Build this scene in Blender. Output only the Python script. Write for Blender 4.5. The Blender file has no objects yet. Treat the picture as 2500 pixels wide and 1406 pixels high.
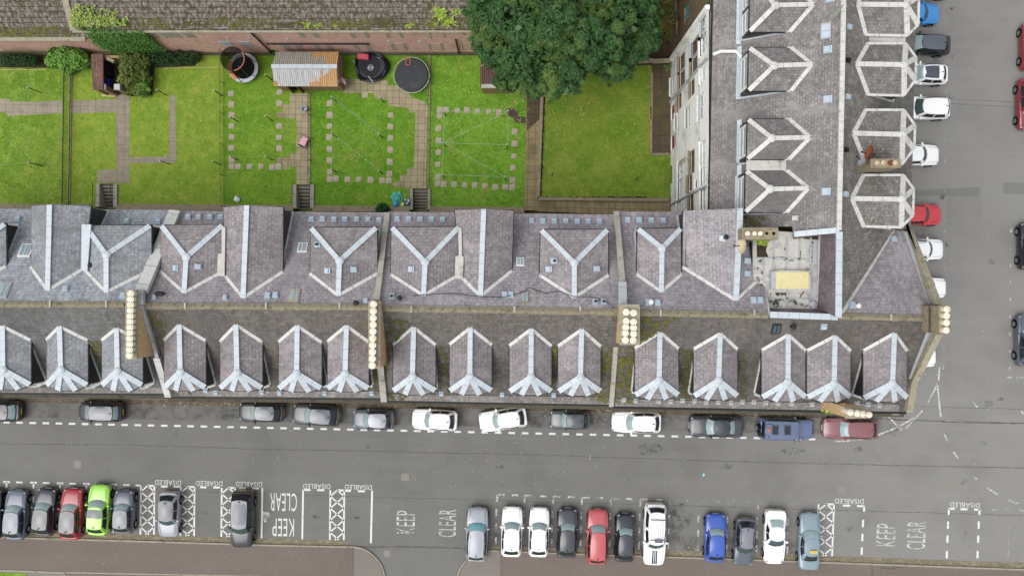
import bpy, math, random
from mathutils import Vector, Matrix
random.seed(7)
R = math.radians
SC = bpy.context.scene
COL = SC.collection

# ---------------------------------------------------------------- camera
H, FPX, CX, CY = 67.0, 1944.0, 1250.0, 703.0
cam_d = bpy.data.cameras.new('camera'); cam = bpy.data.objects.new('camera', cam_d); COL.objects.link(cam)
cam.location = (0, 0, H); cam.rotation_euler = (0, 0, 0)
cam_d.sensor_width = 36.0; cam_d.lens = 36.0*FPX/2500.0
cam_d.clip_start = 0.5; cam_d.clip_end = 3000
SC.camera = cam

# ---------------------------------------------------------------- sky and sun (bright overcast)
SUN_ROT, SUN_EL = R(240), R(58)        # azimuth clockwise from +y
world = bpy.data.worlds.new('World'); SC.world = world; world.use_nodes = True
wn = world.node_tree; bg = wn.nodes['Background']
sky = wn.nodes.new('ShaderNodeTexSky'); sky.sky_type = 'NISHITA'; sky.sun_disc = False
sky.sun_elevation = SUN_EL; sky.sun_rotation = SUN_ROT; sky.dust_density = 1.5; sky.air_density = 1.0; sky.ozone_density = 1.0
hsv = wn.nodes.new('ShaderNodeHueSaturation'); hsv.inputs['Saturation'].default_value = 0.22
wn.links.new(sky.outputs[0], hsv.inputs['Color']); # an overcast sky is brightest overhead and dims towards the horizon
gm_ = wn.nodes.new('ShaderNodeNewGeometry'); sx_ = wn.nodes.new('ShaderNodeSeparateXYZ'); wn.links.new(gm_.outputs['Incoming'], sx_.inputs[0])
mr_ = wn.nodes.new('ShaderNodeMapRange'); wn.links.new(sx_.outputs[2], mr_.inputs[0]); mr_.inputs[1].default_value = 0.0; mr_.inputs[2].default_value = -1.0; mr_.inputs[3].default_value = .40; mr_.inputs[4].default_value = 1.5
mm_ = wn.nodes.new('ShaderNodeVectorMath'); mm_.operation = 'SCALE'; wn.links.new(hsv.outputs[0], mm_.inputs[0]); wn.links.new(mr_.outputs[0], mm_.inputs['Scale'])
wn.links.new(mm_.outputs[0], bg.inputs[0])
bg.inputs[1].default_value = 0.15
sl = bpy.data.lights.new('sun', 'SUN'); sl.energy = 1.15; sl.angle = R(52); sl.color = (1, .97, .92)
so = bpy.data.objects.new('sun', sl); COL.objects.link(so)
d = Vector((math.sin(SUN_ROT)*math.cos(SUN_EL), math.cos(SUN_ROT)*math.cos(SUN_EL), math.sin(SUN_EL)))
so.rotation_euler = d.to_track_quat('Z', 'Y').to_euler(); so.location = (20, 40, 90)
SC.view_settings.view_transform = 'Standard'; SC.view_settings.look = 'None'
SC.view_settings.exposure = 0.70; SC.view_settings.gamma = 1.0

# ---------------------------------------------------------------- geometry helpers
def P(px, py, z=0.0):
    k = (H-z)/FPX
    return Vector(((px-CX)*k, -(py-CY)*k, z))
def V3(p, z):
    return P(p[0], p[1], p[2] if len(p) > 2 else z)

class MB:
    """collects polygons with metric UVs; one mesh object comes out"""
    def __init__(s): s.v = []; s.f = []; s.uv = []
    def poly(s, pts, uv=None):
        i = len(s.v); s.v += [Vector(p) for p in pts]; s.f.append(tuple(range(i, i+len(pts)))); s.uv.append(uv); return s
    def box(s, c, sz, rz=0.0, tilt=None):
        c = Vector(c); m = Matrix.Rotation(rz, 3, 'Z')
        if tilt: m = m @ tilt
        x, y, z = sz[0]/2, sz[1]/2, sz[2]/2
        q = [c + m @ Vector((a*x, b*y, e*z)) for e in (-1, 1) for a, b in ((-1,-1),(1,-1),(1,1),(-1,1))]
        for f in ((3,2,1,0),(4,5,6,7),(0,1,5,4),(1,2,6,5),(2,3,7,6),(3,0,4,7)): s.poly([q[k] for k in f])
        return s
    def bar(s, a, b, w, h, up=None):
        a, b = Vector(a), Vector(b); t = (b-a); L = t.length
        if L < 1e-6: return s
        t /= L; up = up or Vector((0,0,1))
        if abs(t.dot(up)) > .99: up = Vector((0,1,0))
        n = t.cross(up).normalized(); u = n.cross(t)
        q = [p + n*i*w/2 + u*j*h/2 for p in (a, b) for i, j in ((-1,-1),(1,-1),(1,1),(-1,1))]
        o = random.random()*3
        for k in ((0,1,5,4),(1,2,6,5),(2,3,7,6),(3,0,4,7)):
            s.poly([q[i] for i in k], [(o, -w/2), (o, w/2), (o+L, w/2), (o+L, -w/2)])
        s.poly([q[i] for i in (3,2,1,0)]); s.poly([q[i] for i in (4,5,6,7)])
        return s
    def tube(s, a, b, r, n=8, r2=None, cap=True):
        a, b = Vector(a), Vector(b); t = (b-a).normalized(); up = Vector((0,0,1)) if abs(t.z) < .9 else Vector((1,0,0))
        x = t.cross(up).normalized(); y = t.cross(x); r2 = r if r2 is None else r2
        A = [a + (x*math.cos(2*math.pi*i/n) + y*math.sin(2*math.pi*i/n))*r for i in range(n)]
        B = [b + (x*math.cos(2*math.pi*i/n) + y*math.sin(2*math.pi*i/n))*r2 for i in range(n)]
        for i in range(n): s.poly([A[i], A[(i+1)%n], B[(i+1)%n], B[i]])
        if cap: s.poly(A[::-1]); s.poly(B)
        return s
    def prism(s, xy, z0, z1, bottom=False):
        a = [Vector((p[0], p[1], z0)) for p in xy]; b = [Vector((p[0], p[1], z1)) for p in xy]; n = len(a)
        for i in range(n): s.poly([a[i], a[(i+1)%n], b[(i+1)%n], b[i]])
        s.poly(b)
        if bottom: s.poly(a[::-1])
        return s
    def slab(s, pts, t):
        a = [Vector(p) for p in pts]; b = [p - Vector((0,0,t)) for p in a]; n = len(a)
        s.poly(a); s.poly(b[::-1])
        for i in range(n): s.poly([b[i], b[(i+1)%n], a[(i+1)%n], a[i]])
        return s
    def blob(s, c, r, nu=10, nv=6, rz=0.0, half=False):
        c = Vector(c); m = Matrix.Rotation(rz, 3, 'Z'); lo = 0 if half else -math.pi/2
        g = [[c + m @ Vector((r[0]*math.cos(lo+(math.pi/2-lo)*j/nv)*math.cos(2*math.pi*i/nu), r[1]*math.cos(lo+(math.pi/2-lo)*j/nv)*math.sin(2*math.pi*i/nu),
              r[2]*math.sin(lo+(math.pi/2-lo)*j/nv))) for i in range(nu)] for j in range(nv+1)]
        for j in range(nv):
            for i in range(nu): s.poly([g[j][i], g[j][(i+1)%nu], g[j+1][(i+1)%nu], g[j+1][i]])
        return s
    def ring(s, c, r0, r1, z0, z1, n=40):
        c = Vector(c)
        def pt(r, i, z): return Vector((c.x+r*math.cos(2*math.pi*i/n), c.y+r*math.sin(2*math.pi*i/n), z))
        for i in range(n):
            s.poly([pt(r0,i,z1), pt(r1,i,z1), pt(r1,i+1,z1), pt(r0,i+1,z1)])
            s.poly([pt(r1,i,z0), pt(r1,i+1,z0), pt(r1,i+1,z1), pt(r1,i,z1)])
            s.poly([pt(r0,i,z0), pt(r0,i,z1), pt(r0,i+1,z1), pt(r0,i+1,z0)])
        return s
    def grid(s, rows, closed=False):
        """rows of points, shared vertices so that it can be smoothed"""
        i0 = len(s.v); n = len(rows[0])
        for r in rows: s.v += [Vector(p) for p in r]
        for j in range(len(rows)-1):
            for i in range(n if closed else n-1):
                k = (i+1) % n
                s.f.append((i0+j*n+i, i0+j*n+k, i0+(j+1)*n+k, i0+(j+1)*n+i)); s.uv.append(None)
        return s

def face_uv(pts):
    n = Vector((0,0,0)); m = len(pts)
    for i in range(m):
        a, b = pts[i], pts[(i+1) % m]
        n += Vector(((a.y-b.y)*(a.z+b.z), (a.z-b.z)*(a.x+b.x), (a.x-b.x)*(a.y+b.y)))
    if n.length < 1e-12: return [(p.x, p.y) for p in pts]
    n.normalize()
    if n.z < 0: n = -n
    if n.z > .995: h, u = Vector((1,0,0)), Vector((0,1,0))
    else:
        h = Vector((0,0,1)).cross(n).normalized(); u = n.cross(h)
    return [(p.dot(h), p.dot(u)) for p in pts]

LOC = {}
def root_of(o):
    while o is not None:
        if o.name in LOC: return LOC[o.name]
        o = o.parent
    return Vector((0,0,0))

def mk(name, mb, mat, parent=None, smooth=None, at=None, nouv=False):
    off = root_of(parent) if parent is not None else (Vector(at) if at is not None else Vector((0,0,0)))
    me = bpy.data.meshes.new(name)
    me.from_pydata([tuple(v-off) for v in mb.v], [], mb.f)
    if not nouv:
        uvl = me.uv_layers.new(name='UVMap').data; k = 0
        flat = []
        for f, u in zip(mb.f, mb.uv):
            for c in (u or face_uv([mb.v[i] for i in f])): flat += [c[0], c[1]]
        uvl.foreach_set('uv', flat)
    me.materials.append(mat)
    if smooth is not None:
        me.polygons.foreach_set('use_smooth', [True]*len(me.polygons))
        me.set_sharp_from_angle(angle=R(smooth))
    me.validate(); me.update()
    o = bpy.data.objects.new(name, me); COL.objects.link(o)
    if parent is not None: o.parent = parent
    else:
        o.location = off; LOC[o.name] = off
    return o

def tag(o, label=None, cat=None, group=None, kind=None):
    if label: o['label'] = label
    if cat: o['category'] = cat
    if group: o['group'] = group
    if kind: o['kind'] = kind
    return o
def empty(name, loc, label, cat, group=None, rz=0.0, local=False):
    o = bpy.data.objects.new(name, None); COL.objects.link(o); o.location = loc; o.rotation_euler = (0,0,rz)
    o.empty_display_size = .3
    LOC[o.name] = Vector((0,0,0)) if local else Vector(loc)
    return tag(o, label, cat, group)
def structure(name, mb, mat, **k): return tag(mk(name, mb, mat, **k), kind='structure')
def dup(root, loc, rz=0.0, label=None, group=None):
    r = root.copy(); COL.objects.link(r); r.location = loc; r.rotation_euler = (0,0,rz)
    if label: r['label'] = label
    if group: r['group'] = group
    for ch in list(root.children):
        c = ch.copy(); COL.objects.link(c); c.parent = r
        for g in list(ch.children):
            e = g.copy(); COL.objects.link(e); e.parent = c
    return r

# ---------------------------------------------------------------- material helpers
def lin(c):
    return tuple(((x/255)/12.92 if x/255 <= .04045 else ((x/255+.055)/1.055)**2.4) for x in c)
ALB = 0.80
def C(r, g, b, k=None):
    """base colour: the colour as seen in even daylight times an albedo factor"""
    k = ALB if k is None else k
    return tuple(min(.9, x*k) for x in lin((r, g, b))) + (1.0,)

class G:
    def __init__(s, name, rough=.8, spec=.3):
        s.m = bpy.data.materials.new(name); s.m.use_nodes = True; s.nt = s.m.node_tree
        s.b = s.nt.nodes['Principled BSDF']; s.b.inputs['Roughness'].default_value = rough
        s.b.inputs['Specular IOR Level'].default_value = spec
        s._pos = None; s._uv = None
    def n(s, t): return s.nt.nodes.new(t)
    def link(s, a, b): s.nt.links.new(a, b)
    def put(s, sock, v):
        if hasattr(v, 'links') or isinstance(v, bpy.types.NodeSocket): s.link(v, sock)
        else: sock.default_value = v
    def pos(s):
        if not s._pos: s._pos = s.n('ShaderNodeNewGeometry').outputs['Position']
        return s._pos
    def obj(s): return s.n('ShaderNodeTexCoord').outputs['Object']
    def island(s): return s.n('ShaderNodeNewGeometry').outputs['Random Per Island']
    def uv(s):
        if not s._uv: s._uv = s.n('ShaderNodeTexCoord').outputs['UV']
        return s._uv
    def scale(s, vec, sc, rot=None):
        m = s.n('ShaderNodeMapping'); s.link(vec, m.inputs[0]); m.inputs['Scale'].default_value = sc
        if rot: m.inputs['Rotation'].default_value = rot
        return m.outputs[0]
    def noise(s, vec, scale, detail=3, rough=.55, dist=0.0):
        t = s.n('ShaderNodeTexNoise'); s.link(vec, t.inputs['Vector']); t.inputs['Scale'].default_value = scale
        t.inputs['Detail'].default_value = detail; t.inputs['Roughness'].default_value = rough; t.inputs['Distortion'].default_value = dist
        return t.outputs['Fac']
    def vor(s, vec, scale, feat='F1'):
        t = s.n('ShaderNodeTexVoronoi'); s.link(vec, t.inputs['Vector']); t.inputs['Scale'].default_value = scale; t.feature = feat
        return t
    def ramp(s, fac, a, b, va=0.0, vb=1.0):
        m = s.n('ShaderNodeMapRange'); s.put(m.inputs[0], fac); m.inputs[1].default_value = a; m.inputs[2].default_value = b
        m.inputs[3].default_value = va; m.inputs[4].default_value = vb; m.interpolation_type = 'SMOOTHSTEP' if (va, vb) == (0.0, 1.0) else 'LINEAR'
        return m.outputs[0]
    def mix(s, fac, a, b, mode='MIX'):
        m = s.n('ShaderNodeMix'); m.data_type = 'RGBA'; m.blend_type = mode; m.clamp_factor = True
        s.put(m.inputs[0], fac); s.put(m.inputs[6], a); s.put(m.inputs[7], b); return m.outputs[2]
    def math(s, op, a, b=None):
        m = s.n('ShaderNodeMath'); m.operation = op; s.put(m.inputs[0], a)
        if b is not None: s.put(m.inputs[1], b)
        return m.outputs[0]
    def brick(s, vec, c1, c2, mo, w, h, mortar=.012, off=.5, smooth=.1, bias=0.0):
        t = s.n('ShaderNodeTexBrick'); s.link(vec, t.inputs['Vector']); t.offset = off
        for k, v in (('Color1', c1), ('Color2', c2), ('Mortar', mo)): s.put(t.inputs[k], v)
        t.inputs['Scale'].default_value = 1; t.inputs['Mortar Size'].default_value = mortar; t.inputs['Mortar Smooth'].default_value = smooth
        t.inputs['Brick Width'].default_value = w; t.inputs['Row Height'].default_value = h; t.inputs['Bias'].default_value = bias
        return t
    def bump(s, h, strength=.3, dist=.02):
        b = s.n('ShaderNodeBump'); b.inputs['Strength'].default_value = strength; b.inputs['Distance'].default_value = dist
        s.link(h, b.inputs['Height']); s.link(b.outputs[0], s.b.inputs['Normal'])
    def col(s, v): s.put(s.b.inputs['Base Color'], v); return s
    def sepx(s, vec):
        m = s.n('ShaderNodeSeparateXYZ'); s.link(vec, m.inputs[0]); return m.outputs

def mul(c, k):
    if not isinstance(c, tuple):
        m = c.node.id_data.nodes.new('ShaderNodeMix'); m.data_type = 'RGBA'; m.blend_type = 'MULTIPLY'; m.inputs[0].default_value = 1.0
        c.node.id_data.links.new(c, m.inputs[6]); m.inputs[7].default_value = (k,k,k,1); return m.outputs[2]
    return tuple(min(.95, x*k) for x in c[:3]) + (1.0,)

def m_slate(name, c, streak=.35, moss=0.0, pale=0.0, var=.22, mossc=None, palec=None, w=.44, h=.27, mort=.40, fleck=0.0):
    g = G(name, .55, .35)
    wob = g.noise(g.uv(), 1.3, 2)
    uvw = g.n('ShaderNodeVectorMath'); uvw.operation = 'ADD'; g.link(g.uv(), uvw.inputs[0])
    comb = g.n('ShaderNodeCombineXYZ'); g.put(comb.inputs[0], g.math('MULTIPLY', g.math('SUBTRACT', wob, .5), .10)); g.put(comb.inputs[1], g.math('MULTIPLY', g.math('SUBTRACT', g.noise(g.uv(), 2.1, 1), .5), .07))
    g.link(comb.outputs[0], uvw.inputs[1])
    w, h = w*.86, h*.84
    b = g.brick(uvw.outputs[0], mul(c, 1+var), mul(c, 1-var), mul(c, mort), w, h, .020, .5, .2); b0 = g.brick(uvw.outputs[0], mul(c, 1+var), mul(c, 1-var), mul(c, .92), w, h, .0, .5, .2)
    jn = g.ramp(g.noise(g.uv(), .9, 5, .75), .38, .62)
    rnd = g.n('ShaderNodeObjectInfo').outputs['Random']; rm = g.n('ShaderNodeMapRange'); g.link(rnd, rm.inputs[0]); rm.inputs[3].default_value = .91; rm.inputs[4].default_value = 1.09
    cc = g.n('ShaderNodeCombineColor')
    for k in range(3): g.link(rm.outputs[0], cc.inputs[k])
    mo = g.noise(g.uv(), 3.4, 5, .7); mm = g.mix(g.ramp(mo, .35, .65), (.72,.70,.69,1), (1.24,1.24,1.24,1)); col = g.mix(1.0, g.mix(jn, b0.outputs['Color'], b.outputs['Color']), cc.outputs[0], 'MULTIPLY'); col = g.mix(.9, col, mm, 'MULTIPLY')
    s2 = g.noise(g.scale(g.uv(), (.75, .22, 1)), 1.0, 4, .65, .5); col = g.mix(g.math('MULTIPLY', g.ramp(s2, .50, .68), .6), col, mul(c, 1.32)); col = g.mix(g.math('MULTIPLY', g.ramp(s2, .48, .30), .62), col, mul(c, .58))
    # odd slates: a second lattice picks single slates
    st = g.noise(g.scale(g.uv(), (2.6, .5, 1)), 1.6, 4, .65)
    col = g.mix(g.ramp(st, .42, .72), col, g.mix(.5, mul(c, .55), col), 'MIX') if streak else col
    big = g.noise(g.pos(), .22, 3, .6)
    col = g.mix(g.math('MULTIPLY', g.ramp(big, .45, .7), streak), col, mul(c, .55))
    sp = g.noise(g.scale(g.uv(), (1, .35, 1)), 5.5, 3, .6)
    col = g.mix(g.math('MULTIPLY', g.ramp(sp, .55, .75), .35), col, mul(c, 1.5))
    if pale:
        pn = g.noise(g.scale(g.uv(), (1, .45, 1)), 3.2, 6, .75)
        pb = g.noise(g.pos(), .35, 2)
        f = g.math('MULTIPLY', g.ramp(pn, .56, .66), g.ramp(pb, .35, .65, 0.15, 1.0))
        col = g.mix(g.math('MULTIPLY', f, pale), col, palec or C(178, 174, 164))
        v = g.vor(g.pos(), 2.6); col = g.mix(g.math('MULTIPLY', g.ramp(v.outputs['Distance'], .13, .07), min(1, pale*1.1)), col, palec or C(190, 186, 176))
    if fleck:
        fv = g.noise(g.scale(g.uv(), (9, 1.1, 1)), 1.0, 5, .8); fb = g.noise(g.scale(g.uv(), (.5, .35, 1)), 1.0, 3, .6)
        col = g.mix(g.math('MULTIPLY', g.math('MULTIPLY', g.ramp(fv, .52, .70), g.ramp(fb, .3, .7, .2, 1.0)), fleck), col, palec or C(150, 146, 136))
        col = g.mix(g.math('MULTIPLY', g.ramp(fv, .46, .28), fleck*.7), col, mul(c, .6))
    if moss:
        mn = g.noise(g.pos(), .8, 6, .7); mn2 = g.noise(g.pos(), 5.0, 4, .7)
        f = g.math('MULTIPLY', g.ramp(mn, .53, .68), g.ramp(mn2, .40, .62))
        col = g.mix(g.math('MULTIPLY', f, moss), col, mossc or C(92, 92, 40))
    g.col(col)
    hgt = g.math('ADD', g.math('MULTIPLY', b.outputs['Fac'], -1.0), g.math('MULTIPLY', sp, .5))
    g.bump(hgt, .55, .03)
    return g.m
def m_lead(name, c=(190, 198, 204), joint=.66, dirt=.35):
    g = G(name, .5, .4)
    u = g.sepx(g.uv())[0]
    f = g.math('FRACT', g.math('DIVIDE', u, joint))
    j = g.math('LESS_THAN', f, .045)
    n = g.noise(g.pos(), 2.4, 5, .7)
    col = g.mix(g.math('MULTIPLY', g.ramp(n, .48, .74), dirt), C(*c), C(140, 140, 134))
    n2 = g.noise(g.pos(), 9, 3, .6); col = g.mix(g.math('MULTIPLY', g.ramp(n2, .55, .75), .25), col, C(226, 228, 230))
    g.col(g.mix(g.math('MULTIPLY', j, .65), col, C(120, 122, 124))); g.bump(n2, .2, .01); return g.m
def m_plain(name, c, rough=.6, spec=.35, metal=0.0, var=.12, scale=3.0, dirt=None, coat=0.0):
    g = G(name, rough, spec); g.b.inputs['Metallic'].default_value = metal
    n = g.noise(g.obj(), scale, 4, .65)
    col = g.mix(n, mul(c, 1-var), mul(c, 1+var))
    if dirt: col = g.mix(g.math('MULTIPLY', g.ramp(g.noise(g.obj(), scale*.6, 5, .7), .5, .72), .8), col, dirt)
    g.col(col)
    if coat: g.b.inputs['Coat Weight'].default_value = coat; g.b.inputs['Coat Roughness'].default_value = .06
    return g.m
def m_paint(name, c, rough=.32, metal=0.0):
    g = G(name, rough, .45); g.b.inputs['Metallic'].default_value = metal
    n = g.noise(g.obj(), 2.2, 4, .6); n2 = g.noise(g.obj(), 30, 2)
    col = g.mix(n, mul(c, .93), mul(c, 1.06)); col = g.mix(g.math('MULTIPLY', g.ramp(n, .6, .85), .12), col, C(150, 145, 135))
    g.col(col); g.b.inputs['Coat Weight'].default_value = 1.0; g.b.inputs['Coat Roughness'].default_value = .12; g.b.inputs['Coat IOR'].default_value = 1.45; return g.m
def m_brick(name, c1, c2, mo, w=.24, h=.085, stain=.5):
    g = G(name, .85, .15)
    b = g.brick(g.uv(), c1, c2, mo, w, h, .012)
    n = g.noise(g.pos(), .7, 5, .65); n2 = g.noise(g.scale(g.uv(), (1, .25, 1)), 2.2, 4, .7); n3 = g.noise(g.uv(), 7, 3, .7)
    col = g.mix(g.math('MULTIPLY', g.ramp(n, .45, .75), stain), b.outputs['Color'], mul(c1, .5)); nb = g.noise(g.scale(g.uv(), (1, 2.2, 1)), 3.6, 4, .8); col = g.mix(.8, col, g.mix(g.ramp(nb, .34, .66), (.66,.60,.58,1), (1.3,1.3,1.3,1)), 'MULTIPLY')
    col = g.mix(g.math('MULTIPLY', g.ramp(n2, .52, .75), .5), col, C(178, 164, 144))
    col = g.mix(g.math('MULTIPLY', g.ramp(n3, .48, .66), .65), col, mul(c2, 1.55)); col = g.mix(g.math('MULTIPLY', g.ramp(g.noise(g.pos(), 1.6, 6, .75), .5, .7), stain), col, mul(c1, .62))
    g.col(col); g.bump(b.outputs['Fac'], -.4, .02); return g.m
def m_slabs(name, c, w=.54, h=.54, var=.15, joint=None, moss=.4, off=0.0, mort=.022, mossc=None):
    g = G(name, .85, .2)
    b = g.brick(g.scale(g.pos(), (1,1,0), (0,0,R(1.2))), mul(c, 1+var), mul(c, 1-var), joint or mul(c, .4), w, h, mort, off, .3)
    n = g.noise(g.pos(), 1.6, 6, .7); n2 = g.noise(g.pos(), 11, 4, .7); n3 = g.noise(g.pos(), .45, 3, .6)
    col = g.mix(g.math('MULTIPLY', g.ramp(n2, .5, .75), .5), b.outputs['Color'], mul(c, 1.5))
    col = g.mix(g.math('MULTIPLY', g.ramp(n, .48, .72), .55), col, mul(c, .55))
    col = g.mix(g.math('MULTIPLY', g.ramp(n3, .5, .72), moss), col, mossc or C(96, 92, 52))
    g.col(col); g.bump(b.outputs['Fac'], -.3, .02); return g.m
def m_grass(name, a, b, c):
    g = G(name, .95, .1); a, b, c = mul(a, 1.45), mul(b, 1.48), mul(c, 1.45); pb = g.ramp(g.noise(g.pos(), .33, 5, .7, .6), .52, .72)
    n = g.noise(g.pos(), .5, 4, .6, .4); n2 = g.noise(g.pos(), 4.5, 6, .75); n3 = g.noise(g.pos(), 22, 3, .7); n4 = g.noise(g.pos(), 1.5, 5, .65)
    col = g.mix(g.ramp(n, .35, .66), a, b)
    col = g.mix(g.math('MULTIPLY', g.ramp(n4, .46, .66), .62), col, c); col = g.mix(g.math('MULTIPLY', pb, .5), col, C(160, 162, 82))
    col = g.mix(g.math('MULTIPLY', g.ramp(n2, .42, .68), .5), col, mul(a, .58))
    col = g.mix(g.math('MULTIPLY', g.ramp(n3, .50, .72), .55), col, mul(c, 1.45))
    g.col(col); g.bump(n3, .5, .05); return g.m
def m_asphalt(name, c, dark=.3, speck=.4, worn=True, c2=None, chips=0.0):
    g = G(name, .85, .25)
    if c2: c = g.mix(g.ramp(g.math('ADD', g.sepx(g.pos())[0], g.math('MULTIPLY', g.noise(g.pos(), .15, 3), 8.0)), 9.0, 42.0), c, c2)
    n = g.noise(g.pos(), 30, 4, .75); n2 = g.noise(g.pos(), .25, 4, .6); n3 = g.noise(g.pos(), 2.2, 6, .7); st = g.noise(g.scale(g.pos(), (.06, .9, 1)), 1.0, 3, .6)
    col = g.mix(n, mul(c, .84), mul(c, 1.16))
    col = g.mix(g.math('MULTIPLY', g.ramp(n2, .42, .7), dark), col, mul(c, .72))
    col = g.mix(g.math('MULTIPLY', g.ramp(n3, .52, .75), .28), col, mul(c, .74))
    if worn: col = g.mix(g.math('MULTIPLY', g.ramp(st, .45, .7), .25), col, mul(c, 1.18))
    v = g.vor(g.pos(), 1.1); col = g.mix(g.math('MULTIPLY', g.ramp(v.outputs['Distance'], .055, .03), speck), col, C(190, 188, 180))
    if chips:
        k = g.noise(g.pos(), 16, 3, .8); kb = g.noise(g.pos(), .5, 4, .65)
        col = g.mix(g.math('MULTIPLY', g.math('MULTIPLY', g.ramp(k, .54, .68), g.ramp(kb, .35, .65, .25, 1.0)), chips), col, C(196, 186, 180))
    g.col(col); g.bump(n, .15, .01); return g.m
def m_leaf(name, c, yel, dark=.45, scale=.6):
    g = G(name, .55, .35)
    r = g.island(); n = g.noise(g.pos(), scale, 3, .6)
    col = g.mix(r, mul(c, 1-dark), mul(c, 1+dark)); col = g.mix(g.math('MULTIPLY', g.ramp(n, .48, .68), .75), col, yel)
    g.col(col)
    g.b.inputs['Transmission Weight'].default_value = 0
    tr = g.n('ShaderNodeBsdfTranslucent'); g.link(col, tr.inputs[0]); ms = g.n('ShaderNodeMixShader'); ms.inputs[0].default_value = .10
    out = g.nt.nodes['Material Output']; g.link(g.b.outputs[0], ms.inputs[1]); g.link(tr.outputs[0], ms.inputs[2]); g.link(ms.outputs[0], out.inputs[0])
    return g.m
def m_worn(name, c, lo=.40, hi=.5, scale=7.0):
    """road paint, worn through to the asphalt below"""
    g = G(name, .7, .2); n = g.noise(g.pos(), scale, 5, .75); n2 = g.noise(g.pos(), 1.1, 3)
    g.col(g.mix(g.noise(g.pos(), 3, 4), mul(c, .86), mul(c, 1.05)))
    f = g.ramp(g.math('ADD', n, g.math('MULTIPLY', g.math('SUBTRACT', n2, .5), .35)), lo, hi)
    tr = g.n('ShaderNodeBsdfTransparent'); ms = g.n('ShaderNodeMixShader'); out = g.nt.nodes['Material Output']
    g.link(f, ms.inputs[0]); g.link(tr.outputs[0], ms.inputs[1]); g.link(g.b.outputs[0], ms.inputs[2]); g.link(ms.outputs[0], out.inputs[0])
    return g.m
def m_mesh(name, c, alpha):
    g = G(name, .8, .1); g.col(c)
    tr = g.n('ShaderNodeBsdfTransparent'); ms = g.n('ShaderNodeMixShader'); ms.inputs[0].default_value = alpha; out = g.nt.nodes['Material Output']
    g.link(tr.outputs[0], ms.inputs[1]); g.link(g.b.outputs[0], ms.inputs[2]); g.link(ms.outputs[0], out.inputs[0]); return g.m

M = {}
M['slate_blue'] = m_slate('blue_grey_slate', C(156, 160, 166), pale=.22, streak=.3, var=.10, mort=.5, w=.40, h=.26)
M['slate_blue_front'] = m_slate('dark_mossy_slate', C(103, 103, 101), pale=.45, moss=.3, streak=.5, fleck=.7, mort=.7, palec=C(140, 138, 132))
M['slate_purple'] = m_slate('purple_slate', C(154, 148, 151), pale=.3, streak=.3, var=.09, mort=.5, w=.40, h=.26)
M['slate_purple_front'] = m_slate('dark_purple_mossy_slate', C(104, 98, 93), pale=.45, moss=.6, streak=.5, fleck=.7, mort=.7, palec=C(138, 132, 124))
M['slate_dormer'] = m_slate('dormer_slate', C(143, 136, 137), pale=.25, streak=.5, w=.40, h=.26, var=.11, mort=.5, fleck=.3)
M['slate_dormer_blue'] = m_slate('blue_dormer_slate', C(143, 146, 149), pale=.22, streak=.5, w=.40, h=.26, var=.11, mort=.5, fleck=.3)
M['slate_lichen'] = m_slate('lichen_slate', C(135, 130, 128), pale=.5, streak=.8, moss=.12, fleck=.55, w=.34, h=.22, palec=C(168, 164, 158))
M['slate_white'] = m_slate('heavily_lichened_slate', C(123, 118, 113), pale=.95, streak=.8, moss=.3, fleck=.75, w=.36, h=.24, palec=C(176, 171, 164))
M['slate_wet'] = m_slate('dark_purple_slate', C(122, 112, 116), pale=.05, streak=.2)
M['lead'] = m_lead('pale_lead'); M['lead_white'] = m_lead('whitish_lead', (204, 202, 195), .6, .7)
M['skew'] = m_plain('pale_weathered_skew', C(172, 168, 158), .85, .2, var=.25, scale=3, dirt=C(112, 110, 86)); M['lead_valley'] = m_lead('pale_valley_lead', (204, 204, 199), 1.4, .6)
M['lead_grey'] = m_lead('weathered_grey_lead', (172, 174, 176), 1.2, .7)
M['ridge_stone'] = m_plain('mossy_ridge_tile', C(140, 132, 112), .9, .1, var=.35, scale=5, dirt=C(82, 76, 44))
M['stone'] = m_plain('weathered_sandstone', C(150, 138, 116), .9, .15, var=.3, scale=4, dirt=C(96, 92, 50))
M['stone_mossy'] = m_plain('mossy_skew_stone', C(160, 153, 134), .9, .15, var=.4, scale=5, dirt=C(120, 114, 66))
M['stone_dark'] = m_plain('dark_wet_stone', C(92, 86, 74), .9, .15, var=.4, scale=3, dirt=C(60, 60, 34))
M['conc'] = m_plain('mottled_concrete_roof', C(192, 190, 182), .85, .2, var=.3, scale=2.0, dirt=C(112, 110, 98))
M['slate_eave'] = m_slate('pale_eaves_slate', C(140, 134, 131), pale=.3, moss=.35, streak=.5, w=.30, h=.3, fleck=.4)
M['chim_brick'] = m_brick('sandy_chimney_brick', C(222, 188, 142), C(200, 166, 122), C(190, 170, 142), .24, .085, .15)
M['clay'] = m_plain('buff_clay_pot', C(230, 222, 202), .8, .2, var=.2, scale=3, dirt=C(194, 178, 148))
M['dark_hole'] = m_plain('soot_and_doorway_dark', C(24, 22, 20), .95, .05)
M['dark_slate_wall'] = m_slate('dark_hung_slate', C(62, 60, 63), streak=.2, pale=0)
M['zinc'] = m_plain('zinc_vent', C(174, 188, 200), .5, .4, var=.12, scale=6)
M['black'] = m_plain('black_plastic', C(34, 34, 36), .6, .3)
M['white'] = m_plain('white_paint', C(232, 232, 228), .5, .3, var=.06, dirt=C(200, 198, 190))
M['pipe_grey'] = m_plain('grey_drainpipe', C(178, 182, 186), .5, .3, var=.1)
M['harl'] = m_plain('stained_white_harling', C(234, 233, 227, .95), .9, .15, var=.10, scale=1.1, dirt=C(186, 182, 172))
M['rubble'] = m_brick('brown_rubble_wall', C(128, 112, 88), C(104, 90, 72), C(90, 80, 66), .5, .28, .5)
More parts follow.
